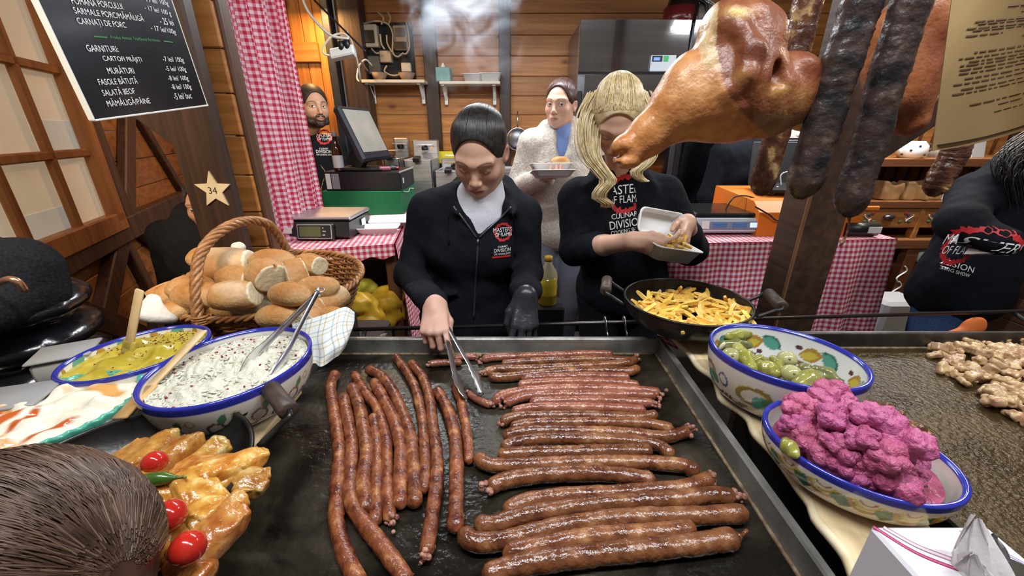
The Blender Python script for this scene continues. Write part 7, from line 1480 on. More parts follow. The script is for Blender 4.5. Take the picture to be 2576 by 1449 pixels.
# ------------------------------------------------------------------ people: bodies and clothes
def fabric(name, c, c2=None, rough=.85, bs=160, bump=.25): return mat(name, c, c2 or tuple(min(1, x * 1.5 + .002) for x in c), scale=220, rough=rough, spec=.10, bump=bump, bscale=bs)
HOOD = fabric('charcoal_hoodie', (.0065, .0074, .0105), (.011, .0125, .017)); BTEE = fabric('black_tshirt', (.006, .006, .0075)); BTROU = fabric('black_trousers', (.008, .0085, .011)); WKNIT = fabric('white_rib_knit', (.66, .66, .72), (.72, .72, .77), bs=260); JEAN = fabric('blue_denim', (.022, .045, .11), (.045, .08, .17)); PJEAN = fabric('pale_grey_denim', (.17, .19, .24), (.24, .26, .31))
def torso_frame(J):
    x = unit(J['shR'] - J['shL']); z = unit((J['shL'] + J['shR']) / 2 - J['pel']); y = np.cross(z, x); y = unit(y); x = np.cross(y, z); return np.stack([x, y, z], 1)
def torso_into(s, J, g=0.0, w=1.0, dpt=1.0, bust=0.0, k=.05):
    R_ = torso_frame(J); ms = (J['shL'] + J['shR']) / 2; pe = J['pel']; Ls = np.linalg.norm(J['shR'] - J['shL']) / 2; at = lambda t, fy=0: pe + (ms - pe) * t - R_[:, 1] * fy
    s.ell(at(.80), (Ls * .98 * w + g, .108 * dpt + g, .17 + g), k, rot=R_); s.ell(at(.45), (Ls * .84 * w + g, .100 * dpt + g, .20 + g), k, rot=R_); s.ell(at(.08), (Ls * .95 * w + g, .115 * dpt + g, .17 + g), k, rot=R_)
    s.cap(J['shL'] + (ms - J['shL']) * .1, J['shR'] + (ms - J['shR']) * .1, .060 + g, k=k); nb = J['neck']; s.cap(at(.93), nb, .085 + g * .6, .062 + g * .5, .04)
    for sg in (-1, 1):
        if bust: s.ell(at(.70, .072 * dpt) + R_[:, 0] * sg * .075, np.array([.070, .060, .068]) * bust + g * .5, .04, rot=R_)
def sleeve_into(s, J, side, g=0.0, r=(.062, .052, .038), end=1.0):
    S, E, W = J['sh' + side], J['el' + side], J['wr' + side]; e = E + (W - E) * end
    s.cap(S, E, r[0] + g, r[1] + g, .03); s.cap(E, e, r[1] + g, r[1] + (r[2] - r[1]) * end + g, .025); return e
def legs_into(s, J, g=0.0, th=.085, kn=.058, an=.042):
    pe = J['pel']; x = torso_frame(J)[:, 0]
    for sg, nm in ((-1, 'L'), (1, 'R')):
        hp_ = pe + x * sg * .085 + V3(0, 0, -.05); kn_ = J.get('kn' + nm, V3(hp_[0], hp_[1] - .01, .48)); an_ = J.get('an' + nm, V3(hp_[0], hp_[1] + .01, .09)); s.cap(hp_, kn_, th + g, kn + g, .03); s.cap(kn_, an_, kn + g, an + g, .02)
    s.ell(pe + V3(0, 0, -.02), (.165 + g, .115 + g, .13 + g), .04, rot=torso_frame(J))
def bounds(pts, m): P = np.array(pts, float); return P.min(0) - m, P.max(0) + m
def cloth(lo, hi, h, fn, folds=(.0022, 55, 3), cuts=()):
    s = SDF(lo, hi, h); fn(s)
    if folds: s.wave(folds[0], folds[1], folds[2]).wave(folds[0] * .5, folds[1] * 2.1, folds[2] + 1)
    for c in cuts: c(s)
    return s.mesh()
def body_mesh(J, hd=None, extra=()):
    """skin figure: torso, arms and legs, with the finer head and hands merged in"""
    lo, hi = bounds([J[k] for k in J if isinstance(J[k], np.ndarray)], .2); lo[2] = 0.0
    s = SDF(lo, hi, .014); torso_into(s, J, -.012); legs_into(s, J, -.012)
    for sd in 'LR': sleeve_into(s, J, sd, -.014, end=.9)
    x = torso_frame(J)[:, 0]
    for sg, nm in ((-1, 'L'), (1, 'R')): a = J.get('an' + nm, J['pel'] + x * sg * .085); a = V3(a[0], a[1], .05); s.cap(a, a - torso_frame(J)[:, 1] * .12 * V3(1, 1, 0) - V3(0, 0, .01), .038, .032, .02)
    V, F = s.mesh(); return V, F
def shoes(J, t, m):
    R_ = torso_frame(J); fw = -R_[:, 1] * V3(1, 1, 0)
    for sg, nm in ((-1, 'L'), (1, 'R')):
        a = J.get('an' + nm, J['pel'] + R_[:, 0] * sg * .085); a = V3(a[0], a[1], .055); s = SDF(a - .24, a + .24, .008); s.cap(a - fw * .05, a + fw * .15 - V3(0, 0, .012), .045, .040, .02); s.cap(a, a + V3(0, 0, .05), .045, .05, .02).half((0, 0, .003), (0, 0, -1)); put('shoe', s.mesh(), m, t)
def merge_skin(parts, base):
    Vs, Fs, Cs, n = [], [], [], 0
    for V, F, c in parts:
        Vs.append(V); Fs.append(np.asarray(F) + n); Cs.append(c if c is not None else np.tile(np.array(base), (len(V), 1))); n += len(V)
    return np.vstack(Vs), np.vstack(Fs), np.vstack(Cs)
def decal(name, VF, M, target, m, parent, off=.002, dist=.5):
    """flat print laid on a garment: each point is dropped onto the cloth along the print's normal"""
    V, F = VF; o = np.array(target['_w']); me = target.data; bvh = BVHTree.FromPolygons([tuple(v.co) for v in me.vertices], [tuple(p.vertices) for p in me.polygons]); nrm = Vector(unit(M[:3, 2])); out = []
    for v in np.asarray(V) @ M[:3, :3].T + M[:3, 3]:
        h = bvh.ray_cast(Vector(v - o) + nrm * dist * .5, -nrm, dist); p = np.array(h[0]) if h[0] is not None else v - o; out.append(p + o + np.array(nrm) * off)
    return put(name, (np.array(out), F), m, parent, smooth=False)
def dense(VF, L):
    """cut long text outlines finer so that print follows cloth"""
    return VF
def flame_ring(R, seed=1, n=120):
    rr = np.random.default_rng(seed); th = np.linspace(0, 2 * np.pi, n, endpoint=False); j = .10 * np.sin(th * 17 + 1) + .07 * np.sin(th * 29) + .05 * np.sin(th * 11 + 2)
    ro = R * (1.0 + np.abs(j) * .9); ri = R * (.80 + j * .5); V = np.r_[np.c_[ro * np.cos(th), ro * np.sin(th), 0 * th], np.c_[ri * np.cos(th + .06), ri * np.sin(th + .06), 0 * th]]; F = [(i, (i + 1) % n, n + (i + 1) % n, n + i) for i in range(n)]; return V, F
REDP = mat('red_flame_print', (.50, .02, .025), rough=.6)
def logo(c, u, v, R, target, parent, small=True, full=True):
    n = unit(np.cross(u, v)); M = frame(c, u, v, n); dx = -R * 1.05
    decal('flame_print', flame_ring(R), M, target, REDP, parent, .0016)
    a = text2d("MASTERS", w=R * 2.25, h=R * .50); decal('lettering', place(a, (-R * 1.18, R * .02, 0)), M, target, WHITE_INK, parent, .0024); a = text2d("OF FLAMES", w=R * 2.0, h=R * .42); decal('lettering', place(a, (-R * .95, -R * .48, 0)), M, target, WHITE_INK, parent, .0024)
    if full:
        y = -R * 1.75; decal('lettering', place(text2d("CULINARY", w=R * 1.2, h=R * .24), (-R * .70, y, 0)), M, target, WHITE_INK, parent); y -= R * .50; decal('lettering', place(text2d("DIVISION", w=R * 2.0, h=R * .42), (-R * 1.15, y, 0)), M, target, WHITE_INK, parent)
        y -= R * .34; decal('lettering', place(text2d("LIVE COOKING SHOW", w=R * 2.0, h=R * .22), (-R * 1.15, y, 0)), M, target, WHITE_INK, parent)
        if small: y -= R * .34; V, F = grid(np.array([[(x, y + yy, 0) for yy in (0, R * .22)] for x in np.linspace(-R * 1.4, R * .85, 12)])); decal('red_bar_print', (V, F), M, target, REDP, parent)

# ================================================================== the dark-haired woman at the griddle
YW = 1.27
J = dict(neck=ay(1212, 505, 1.245), pel=ay(1190, 840, 1.30), shL=ay(1080, 538, 1.28), shR=ay(1310, 545, 1.28), elL=ay(1032, 688, 1.25), wrL=ay(1094, 768, .915), elR=ay(1326, 680, 1.24), wrR=ay(1322, 744, .965))
J['pel'][2] = .90
SK1 = (.62, .37, .265)
w1 = thing('person', 'dark-haired woman in a black zipped hoodie turning sausages with tongs', 'person', (J['pel'][0], J['pel'][1], 0))
eye = ay(1195, 426, 1.125); ME = face_frame(V3(0, 0, 0), Rd(-9), Rd(34), Rd(2), .955); ctr = eye - ME[:3, 1] * .076; HM = face_frame(ctr, Rd(-9), Rd(34), Rd(2), .955)
nl = np.linalg.inv(HM) @ np.r_[J['neck'] + V3(0, .01, -.02), 1]
Vh, Fh, ch = head_mesh(SK1, lip=(.40, .13, .12), brow=(.05, .03, .022), jaw=1.05, neck=tuple(np.clip(nl[:3], -.19, .19)), cheek=.7); Vh, _ = xf((Vh, 0), HM)
hd_dir = V3(.10, -.86, -.50); cu = [(22, 38, 22), (52, 72, 35), (58, 78, 38), (60, 80, 40)]
sR, infoR = arm_hand(J['elL'], J['wrL'], hd_dir, V3(-.10, -.55, .80), -1, cu, k=.92, thumb=[(.020, .016, -.008), (.034, .044, -.024), (.030, .070, -.036), (.018, .088, -.040)]); Va, Fa = sR.mesh()
Vb, Fb = body_mesh(J)
V, F, C_ = merge_skin([(Vb, Fb, None), (Vh, Fh, ch), (Va, Fa, skin_cols(Va, (.62, .36, .27), infoR[1]))], SK1); put('body', (V, F), SKIN, w1, col=C_)
HAIRB = mat('near_black_hair', (.010, .008, .008), (.034, .028, .026), scale=90, rough=.36, spec=.5)
hr = put('hair', xf(hair_cap(1.045, low=-.075, bun=((0, -.125, -.02), (.034, .030, .034))), HM), HAIRB, w1)
def combed(rr, u):
    b = rr.uniform(-1.35, 1.35); a0 = 40 + 10 * math.cos(b) - 36 * (abs(b) / 1.5) ** 2; k = rr.uniform(0, .016)
    return [onskull(Rd(a0 + rr.uniform(-3, 3)), b, 1.03 + k), onskull(Rd(68), b * .88, 1.058 + k), onskull(Rd(100), b * .75, 1.066 + k), onskull(Rd(140), b * .55, 1.068 + k), onskull(Rd(178), b * .25, 1.07)]
put('hair_strands', strand_tubes(HM, combed, 900, 5, .0010, 11), HAIRB, w1)
lo, hi = bounds([J[k] for k in J] , .16); lo[2] = .80; hi[2] = 1.42
vb = ay(1203, 632, 1.146); vt = ay(1222, 492, 1.165)
def hoodie_fn(s):
    torso_into(s, J, .016, 1.0, 1.05, bust=.85); s.ell(J['pel'] + V3(0, 0, -.02), (.19, .14, .10), .05)
    for sd in 'LR':
        e = sleeve_into(s, J, sd, .004, (.058, .046, .031), end=.93); a = J['el' + sd]; d = unit(J['wr' + sd] - a); s.cap(J['wr' + sd] - d * .050, J['wr' + sd] - d * .018, .0375, .035, .008)
        for q in (.62, .74, .85): s.cap(*[a + (J['wr' + sd] - a) * q + o_ for o_ in (V3(-.03, -.03, .02), V3(.03, -.035, .01))], .012, .012, .025)
    nk = J['neck'] + V3(0, .035, -.005)
    s.path([vt + V3(-.085, -.01, -.05), nk + V3(-.085, .01, .0), nk + V3(-.06, .06, .035), nk + V3(0, .08, .045), nk + V3(.06, .06, .035), nk + V3(.085, .01, .0), vt + V3(.080, -.01, -.05)], [.008, .024, .032, .035, .032, .024, .008], .035)
    s.cap(vb + V3(0, -.006, .010), vt + V3(0, -.004, .04), .010, .068, .004, sub=True); s.cap(J['neck'] + V3(0, -.02, -.02), J['neck'] + V3(0, -.05, .16), .066, .085, .012, sub=True)
    s.cap(ay(1105, 742, 1.165), ay(1165, 738, 1.15), .010, .008, .02)
V, F = cloth(lo, hi, .0058, hoodie_fn, (.0026, 48, 7)); hd = put('hoodie', (V, F), HOOD, w1)
def tneck_fn(s): torso_into(s, J, .007, .86, 1.05, bust=.86); s.cap(J['neck'] + V3(0, -.01, -.04), ctr + HM[:3, 2] * -.115 + HM[:3, 1] * .008, .066, .059, .02)
V, F = cloth(*bounds([J['shL'], J['shR'], J['neck'], J['pel'] + V3(0, 0, .1)], .16), .006, tneck_fn, (.0010, 60, 3))
tn = put('turtleneck', (V, F), WKNIT, w1)
hub = Vector
def lay(px, py, target, Y, off=.003):
    """a point on the garment along the camera-side normal"""
    o = np.array(target['_w']); me = target.data
    if '_bvh' not in BV or BV.get('_t') is not target: BV['_bvh'] = BVHTree.FromPolygons([tuple(v.co) for v in me.vertices], [tuple(p.vertices) for p in me.polygons]); BV['_t'] = target
    d = ray(px, py); h = BV['_bvh'].ray_cast(Vector(CAM - o), Vector(unit(d)), 6); return np.array(h[0]) + o + V3(0, -off, 0) if h[0] is not None else ay(px, py, Y)
BV = {}
ZIP = mat('dark_zip', (.05, .055, .065), (.16, .17, .18), scale=400, rough=.35, metal=.7)
for pts in ([(1141, 520), (1158, 540), (1178, 568), (1199, 597)], [(1286, 520), (1262, 545), (1232, 572), (1206, 597)], [(1203, 600), (1200, 660), (1196, 720), (1192, 800)]):
    put('zip_tape', tube(smooth_path([lay(x, y, hd, 1.12) for x, y in pts], 26), .0032, 6), ZIP, hd)
put('zip_pull', tube(np.array([lay(1203, 600, hd, 1.12, .006), lay(1202, 613, hd, 1.12, .006)]), .0045, 8), ZIP, hd)
for pts in ([(1128, 540), (1126, 575), (1130, 612)], [(1290, 535), (1296, 590), (1294, 640)]): put('drawstring', tube(smooth_path([lay(x, y, hd, 1.12, .004) for x, y in pts], 16), .0028, 6), BTEE, hd)
lc = lay(1266, 583, hd, 1.13); logo(lc, V3(1, .12, .02), V3(0, .1, 1), .0255, hd, hd)
V, F = cloth(*bounds([J['pel'], V3(J['pel'][0], J['pel'][1], .05)], .24), .011, lambda s: legs_into(s, J, .006), (.002, 30, 2)); put('trousers', (V, F), BTROU, w1); shoes(J, w1, BLACKM)
gd = V3(-.03, -.60, -.80); sG, iG = arm_hand(J['wrR'] + (J['elR'] - J['wrR']) * .30, J['wrR'], gd, V3(.25, -.9, .30), 1, [(18, 22, 12), (14, 16, 10), (22, 26, 14), (32, 34, 18)], k=.95, re=.030, rw=.029, rad=1.08, spread=(10, 2, -5, -14), thumb=[(.022, .014, -.006), (.040, .046, -.016), (.042, .076, -.026), (.032, .100, -.034)])
sG.cap(J['wrR'] + (J['elR'] - J['wrR']) * .10, J['wrR'] + (J['elR'] - J['wrR']) * .13, .031, .031, .003); put('glove', sG.mesh(), mat('black_nitrile', (.022, .023, .028), rough=.30, bump=.25, bscale=120), w1)
d_ = J['elR'] - J['wrR']; put('wristband', tube(np.array([J['wrR'] + d_ * .00, J['wrR'] + d_ * .015, J['wrR'] + d_ * .06, J['wrR'] + d_ * .08]), [.030, .0335, .0345, .031], 22), WHITEP, w1)
tips = [az(1170, 1000, 1.004), az(1210, 990, 1.004)]; pv = infoR[0]((.012, .020, -.020))
t = tongs('steel serrated tongs held by the dark-haired woman, gripping a scrap', pv, tips, .019, .004, True, .70)
for o_ in t.children: o_
gz = [ay(1318, 795, .985), ay(1322, 815, .985), ay(1316, 835, .985)]; t = thing('green_chilli', 'small green chilli held in the black gloved hand', 'pepper', gz[2]); put('flesh', tube(smooth_path(gz, 10), [.006, .008, .008, .008, .007, .006, .005, .004, .003, .0015], 10), MATS['green_chilli'], t)
# ------------------------------------------------------------------ the other people
def figure(label, J, eye, ang, hk, top_m, trou_m, hair_m, hair=None, sc=.97, g=.012, sl_end=.97, bust=.7, name_top='jacket', topfn=None, tex=(.0024, 50, 4), hands=(), skin=SK1, hh=.0032, zlo=None, fem=True, zhi=None, forearm=False):
    t = thing('person', label, 'person', (J['pel'][0], J['pel'][1], 0)); M0 = face_frame(V3(0, 0, 0), *ang, sc); c = eye - M0[:3, 1] * .076; M = face_frame(c, *ang, sc); n_ = np.linalg.inv(M) @ np.r_[J['neck'] + V3(0, .01, -.02), 1]
    V, F, c_ = head_mesh(skin, neck=tuple(np.clip(n_[:3], -.19, .19)), h=hh, fem=fem, **hk); parts = [(*body_mesh(J), None), (xf((V, 0), M)[0], F, c_)]
    info = {}
    for (sd, E, W, yd, zd, side, cu, kw) in hands: s, i_ = arm_hand(E, W, yd, zd, side, cu, h=.003, **kw); v, f = s.mesh(); parts.append((v, f, skin_cols(v, skin, i_[1]))); info[sd] = i_
    V, F, C_ = merge_skin(parts, skin); put('body', (V, F), SKIN, t, col=C_)
    if hair: hair(t, M)
    lo, hi = bounds([J[k] for k in ('shL', 'shR', 'elL', 'elR', 'wrL', 'wrR', 'pel', 'neck')], .17)
    lo[2] = zlo or J['pel'][2] - .17
    def fn(s):
        torso_into(s, J, g, 1.0, 1.05, bust=bust); s.ell(J['pel'] + V3(0, 0, -.03), (.18, .13, .11), .05)
        for sd in 'LR': sleeve_into(s, J, sd, g * .5, end=sl_end if not isinstance(sl_end, dict) else sl_end[sd])
        if topfn: topfn(s)
    tp = put(name_top, cloth(lo, hi, .007, fn, tex), top_m, t)
    if trou_m: put('trousers', cloth(*bounds([J['pel'], V3(J['pel'][0], J['pel'][1], .05)] + [J[k] for k in ('knL', 'knR') if k in J], .24), .012, lambda s: legs_into(s, J, .006), (.002, 30, 2)), trou_m, t); shoes(J, t, BLACKM)
    return t, tp, M, info
def stand(cx, cy, zs, w=.19, zp=None, ztop=None):
    return dict(neck=V3(cx, cy, zs + .09), pel=V3(cx, cy + .02, zp or zs - .44), shL=V3(cx - w, cy, zs), shR=V3(cx + w, cy, zs), elL=V3(cx - w - .05, cy + .02, zs - .27), elR=V3(cx + w + .05, cy + .02, zs - .27), wrL=V3(cx - w - .03, cy - .08, zs - .50), wrR=V3(cx + w + .03, cy - .08, zs - .50))

# blonde woman with the fries box
J = dict(neck=ay(1562, 430, 1.46), pel=ay(1560, 780, 1.50), shL=ay(1452, 500, 1.50), shR=ay(1672, 492, 1.52), elL=ay(1448, 628, 1.46), wrL=ay(1592, 606, 1.19), elR=ay(1735, 625, 1.46), wrR=ay(1728, 560, 1.32)); J['pel'][2] = .93
BLOND = mat('blonde_hair', (.56, .42, .20), (.78, .64, .40), scale=60, rough=.36, spec=.4, rnd=.0)
BX = ay(1685, 612, 1.20)
def blonde_hair(t, M):
    put('hair', xf(hair_cap(1.045, face=((0, .088, -.012), (.060, .078, .094)), low=-.09, bun=((0, -.100, .03), (.035, .03, .04))), M), BLOND, t)
    def up(rr, u):
        b = rr.uniform(-1.3, 1.3); k = rr.uniform(.0, .03); return [onskull(Rd(44 - 30 * (abs(b) / 1.5) ** 2 + rr.uniform(-5, 14)), b, 1.052), onskull(Rd(74), b * .85, 1.075 + k), onskull(Rd(105), b * .6, 1.10 + k), onskull(Rd(140), b * .3, 1.09)]
    put('hair_strands', strand_tubes(M, up, 1000, 3, .0010, 9), BLOND, t); put('dark_strands', strand_tubes(M, up, 260, 13, .0011, 9), mat('dark_blonde_hair', (.20, .12, .04), (.34, .22, .09), scale=60, rough=.45), t)
    A = lambda x, y, Y=1.30: ay(x, y, Y); parts = []; rr = np.random.default_rng(8)
    left = [A(1520, 232, 1.40), A(1490, 280, 1.36), A(1480, 330, 1.33), A(1486, 390, 1.31), A(1512, 430, 1.29), A(1530, 455, 1.285), A(1512, 478, 1.28), A(1505, 496, 1.285), A(1528, 512, 1.29), A(1526, 520, 1.30)]
    right = [A(1600, 230, 1.42), A(1618, 270, 1.38), A(1628, 310, 1.36), A(1634, 370, 1.34), A(1622, 410, 1.32), A(1600, 432, 1.31), A(1608, 448, 1.315), A(1624, 456, 1.32)]
    for ctr_, n, wd in ((left, 230, .032), (right, 170, .026)):
        Q0 = smooth_path(ctr_, 26)
        for i in range(n):
            o = rr.normal(0, 1, 3) * wd * V3(.62, .4, .1); f = np.linspace(1.0, .35, 26)[:, None]; ph = rr.uniform(0, 6.3); Q = Q0 + o * f + .004 * np.sin(np.linspace(0, 9, 26) + ph)[:, None] * V3(1, .5, 0); parts.append(tube(Q, np.linspace(.0021, .0009, 26), 4, cap=False))
    put('long_locks', join(*parts), BLOND, t)
def blonde_top(s):
    nk = J['neck']; s.path([nk + V3(-.10, -.02, -.05), nk + V3(-.06, .05, .01), nk + V3(.0, .075, .02), nk + V3(.06, .05, .01), nk + V3(.10, -.02, -.05)], [.02, .03, .034, .03, .02], .03)
    s.cap(ay(1570, 480, 1.33), ay(1590, 800, 1.30), .085, .070, .012, sub=True)
hands = [('L', J['elL'], J['wrL'], V3(.90, -.35, -.20), V3(-.25, -.85, -.45), -1, [(40, 30, 15), (36, 30, 15), (34, 28, 14), (34, 26, 12)], dict(k=.95, thumb=[(.018, .018, -.012), (.034, .050, -.016), (.036, .080, -.014), (.034, .104, -.012)], spread=(12, 3, -4, -12))),
         ('R', J['elR'], J['wrR'], V3(-.35, -.80, -.45), V3(.85, -.25, .40), 1, [(30, 34, 18), (32, 34, 18), (32, 32, 16), (34, 30, 14)], dict(k=.95))]
bw, tp, M, inf = figure('blonde woman in a black cardigan holding an open box of fries', J, ay(1552, 341, 1.300), (Rd(-10), Rd(46), Rd(-3)), dict(lip=(.42, .18, .15), brow=(.16, .10, .05)), HOOD, BTROU, BLOND, blonde_hair, sc=.96, sl_end={'L': .40, 'R': .55}, bust=.85, name_top='cardigan', topfn=blonde_top, hands=hands)
tee = put('tshirt', cloth(*bounds([J['shL'], J['shR'], J['pel'], J['neck']], .15), .006, lambda s: torso_into(s, J, .006, .88, 1.0, bust=.9), (.0015, 45, 3)), BTEE, bw); BV.clear()
lc = lay(1572, 488, tee, 1.34); nv = unit(V3(0, -1, .12)); logo(lc, V3(.99, 0, .10), unit(V3(-.09, .16, 1)), .062, tee, tee, full=False)
Mx = frame(lay(1578, 552, tee, 1.34), unit(V3(.98, 0, .14)), unit(V3(-.13, .1, 1)), unit(np.cross(unit(V3(.98, 0, .14)), unit(V3(-.13, .1, 1)))))
for tx, y0, w_, h_ in (("CULINARY", .008, .105, .017), ("DIVISION", -.026, .125, .028), ("COOKING SHOW", -.046, .120, .015)): decal('lettering', place(text2d(tx, w=w_, h=h_), (-w_ * .52, y0, 0)), Mx, tee, WHITE_INK, tee, .0025)
BM = frame(BX, unit(V3(.93, .30, -.20)), unit(V3(-.30, .93, .12)), unit(np.cross(unit(V3(.93, .30, -.20)), unit(V3(-.30, .93, .12))))); fbx = thing('foam_box', 'white foam box of fries held open by the blonde woman', 'box', BX); LOCAL = Matrix([list(r) for r in BM])
def in_box(o): o.data.transform(LOCAL); o.data.transform(Matrix.Translation(-Vector([float(x) for x in BX]))); return o
for nm, c, rx, hgt in (('tray', (0, 0, -.045), 0, .045), ('lid', (0, .062, .010), 1.05, .030)):
    o = foam_tray(None, (0, 0, 0), .175, .125 if nm == 'tray' else .080, hgt, nm); V = np.array([v.co[:] for v in o.data.vertices]) + np.array(o['_w'])
    if nm == 'lid': V = xf((V + V3(0, .042, -.03), 0), np.array(Matrix.Rotation(Rd(72), 4, 'X')))[0] + V3(0, .058, .004)
    else: V = V + np.array(c)
    F = [tuple(p.vertices) for p in o.data.polygons]; bpy.data.objects.remove(o); put(nm, xf((V, F), BM), FOAM, fbx)
r_ = random.Random(3)
for i in range(46):
    o = bpy.data.objects.new('french_fry', fm[i % 6]); COL.objects.link(o); p = xf((np.array([[r_.uniform(-.055, .055), r_.uniform(-.042, .035), r_.uniform(-.016, .016)]]), 0), BM)[0][0]; o.location = tuple(p); o.rotation_euler = (r_.uniform(0, 1), r_.gauss(-.2, .4), r_.gauss(2.0, .9)); tag(o, 'fried potato stick in the foam box held by the blonde woman', 'fries', 'fries in the held box')

# woman in the pale fleece, with a full foam tray
fx = ay(1415, 350, 2.28); J = stand(fx[0], 2.30, 1.43, .165); J['elL'] = V3(fx[0] - .24, 2.30, 1.20); J['wrL'] = V3(fx[0] - .10, 2.05, 1.29); J['wrR'] = V3(fx[0] + .12, 2.05, 1.26)
FLEE = mat('cream_fleece', (.46, .41, .35), (.62, .57, .50), scale=90, rough=.95, bump=.9, bscale=110); BLUEK = fabric('pale_blue_knit', (.16, .24, .50), (.22, .31, .60)); AUB = mat('auburn_hair', (.030, .010, .008), (.075, .028, .020), scale=80, rough=.4)
def tied(m_, n=380, low=-.07):
    def f(t, M): put('hair', xf(hair_cap(1.05, low=low, bun=((0, -.120, -.01), (.030, .03, .035)), h=.004), M), m_, t); put('hair_strands', strand_tubes(M, combed, n, 5, .0016, 8), m_, t)
    return f
def fleece(s):
    nk = J['neck']; s.path([nk + V3(-.11, -.07, -.07), nk + V3(-.085, .0, .0), nk + V3(-.05, .06, .02), nk + V3(.05, .06, .02), nk + V3(.085, .0, .0), nk + V3(.11, -.07, -.07)], [.022, .034, .036, .036, .034, .022], .02); s.cap(nk + V3(-.02, -.16, -.26), nk + V3(0, -.09, .10), .012, .068, .012, sub=True)
fw, tp, M, inf = figure('woman in a cream fleece and blue rollneck carrying a foam tray, by the fridge', J, ay(1398, 263, 2.20), (Rd(-26), Rd(4), Rd(2)), dict(eyes='left', lip=(.42, .16, .14), brow=(.05, .03, .02)), FLEE, PJEAN, AUB, tied(AUB), sc=.98, topfn=fleece, name_top='fleece_jacket', g=.022, sl_end=.95, hands=[('L', J['elL'], J['wrL'], V3(.3, -.9, .1), V3(0, .1, -1), -1, [(20, 30, 20)] * 4, dict(k=.95))])
put('rollneck', cloth(*bounds([J['shL'], J['shR'], J['neck']], .17), .007, lambda s: (torso_into(s, J, .006, .84, 1.0, bust=.7), s.cap(J['neck'] + V3(0, -.01, -.05), M[:3, 3] + M[:3, 2] * -.12, .068, .060, .02))), BLUEK, fw)
p = V3(ay(1385, 425, 2.0)[0], 2.0, ay(1385, 432, 2.0)[2]); ft = thing('foam_tray', 'white foam tray with meat and a bread roll carried by the fleece woman', 'tray', p); foam_tray(ft, p, .20, .13, .035, 'tray', .1, -.12); foam_tray(ft, p + V3(-.0, -.118, -.012), .20, .10, .022, 'lid', .1, -.25)
for k in range(7):
    o = bpy.data.objects.new('meat_piece', cd[k % 6]); COL.objects.link(o); o.location = tuple(p + V3(-.07 + .018 * (k % 4), -.02 + .03 * (k // 4), .03)); o.scale = (1.2,) * 3; tag(o, 'dark grilled meat piece in the foam tray carried by the fleece woman', 'meat', 'meat in the carried tray')
o = bpy.data.objects.new('bread_piece', LM[2]); COL.objects.link(o); o.location = tuple(p + V3(.045, .0, .045)); o.scale = (.62,) * 3; tag(o, 'round bread roll in the foam tray carried by the fleece woman', 'bread')

# bearded man behind the till
mx = ay(772, 330, 2.78); J = stand(mx[0] - .06, 2.86, 1.40, .20); BEARD = (.030, .018, .012); MH = mat('dark_brown_hair', (.018, .012, .009), (.05, .032, .022), scale=120, rough=.55)
def short(t, M):
    put('hair', xf(hair_cap(1.07, face=((0, .090, -.012), (.064, .080, .094)), low=-.04, h=.004), M), MH, t)
    s = SDF((-.09, -.03, -.16), (.09, .12, .0), .003); s.ell((0, .036, -.078), (.050, .052, .040), .02).ell((0, .072, -.098), (.022, .022, .020), .02)
    for sg in (-1, 1): s.cap((sg * .060, .01, -.03), (sg * .046, .05, -.085), .012, .018, .015)
    s.cap((-.022, .090, -.054), (.022, .090, -.054), .006, .006, .006).bx((0, .10, -.066), (.018, .03, .007), .003, .003, sub=True).wave(.0012, 400, 3); put('beard', xf(s.mesh(), M), MH, t)
bm, tp, M, inf = figure('bearded man in a black hoodie standing behind the curtain and till', J, ay(800, 268, 2.72), (Rd(42), Rd(3), 0), dict(eyes='right', lip=(.36, .15, .12), brow=(.03, .018, .012), beard=BEARD, jaw=1.08, nose=1.06), HOOD, BTROU, MH, short, sc=1.04, fem=False, bust=0, name_top='hoodie', skin=(.52, .30, .20)); BV.clear()
logo(lay(818, 345, tp, 2.7), unit(V3(1, .1, 0)), V3(0, .1, 1), .045, tp, tp, small=False)

# person at the back behind the ham
hx = ay(1880, 400, 2.62); J = stand(hx[0], 2.55, 1.38, .20); J['elR'] = V3(hx[0] + .32, 2.52, 1.32); J['wrR'] = ay(1975, 335, 2.44); J['elL'] = V3(hx[0] - .24, 2.54, 1.12); J['wrL'] = V3(hx[0] - .2, 2.5, .95)
def cardi(s): s.cap(ay(1905, 345, 2.38), ay(1845, 520, 2.34), .045, .075, .012, sub=True)
hp_, tp, M, inf = figure('person in a black cardigan and white top reaching right, face hidden behind the ham', J, ay(1876, 245, 2.46), (0, Rd(8), 0), dict(), HOOD, BTROU, HAIRB, tied(HAIRB, 120), name_top='cardigan', topfn=cardi, sl_end={'L': 1.0, 'R': .45}, hands=[('R', J['elR'], J['wrR'], V3(.9, -.3, -.1), V3(0, -.3, 1), 1, [(25, 30, 20)] * 4, dict(k=1.0))])
put('white_top', cloth(*bounds([J['shL'], J['shR'], J['pel']], .16), .009, lambda s: torso_into(s, J, .006, .88, 1.0, bust=.6)), mat('white_cotton', (.55, .52, .52), rough=.8), hp_)

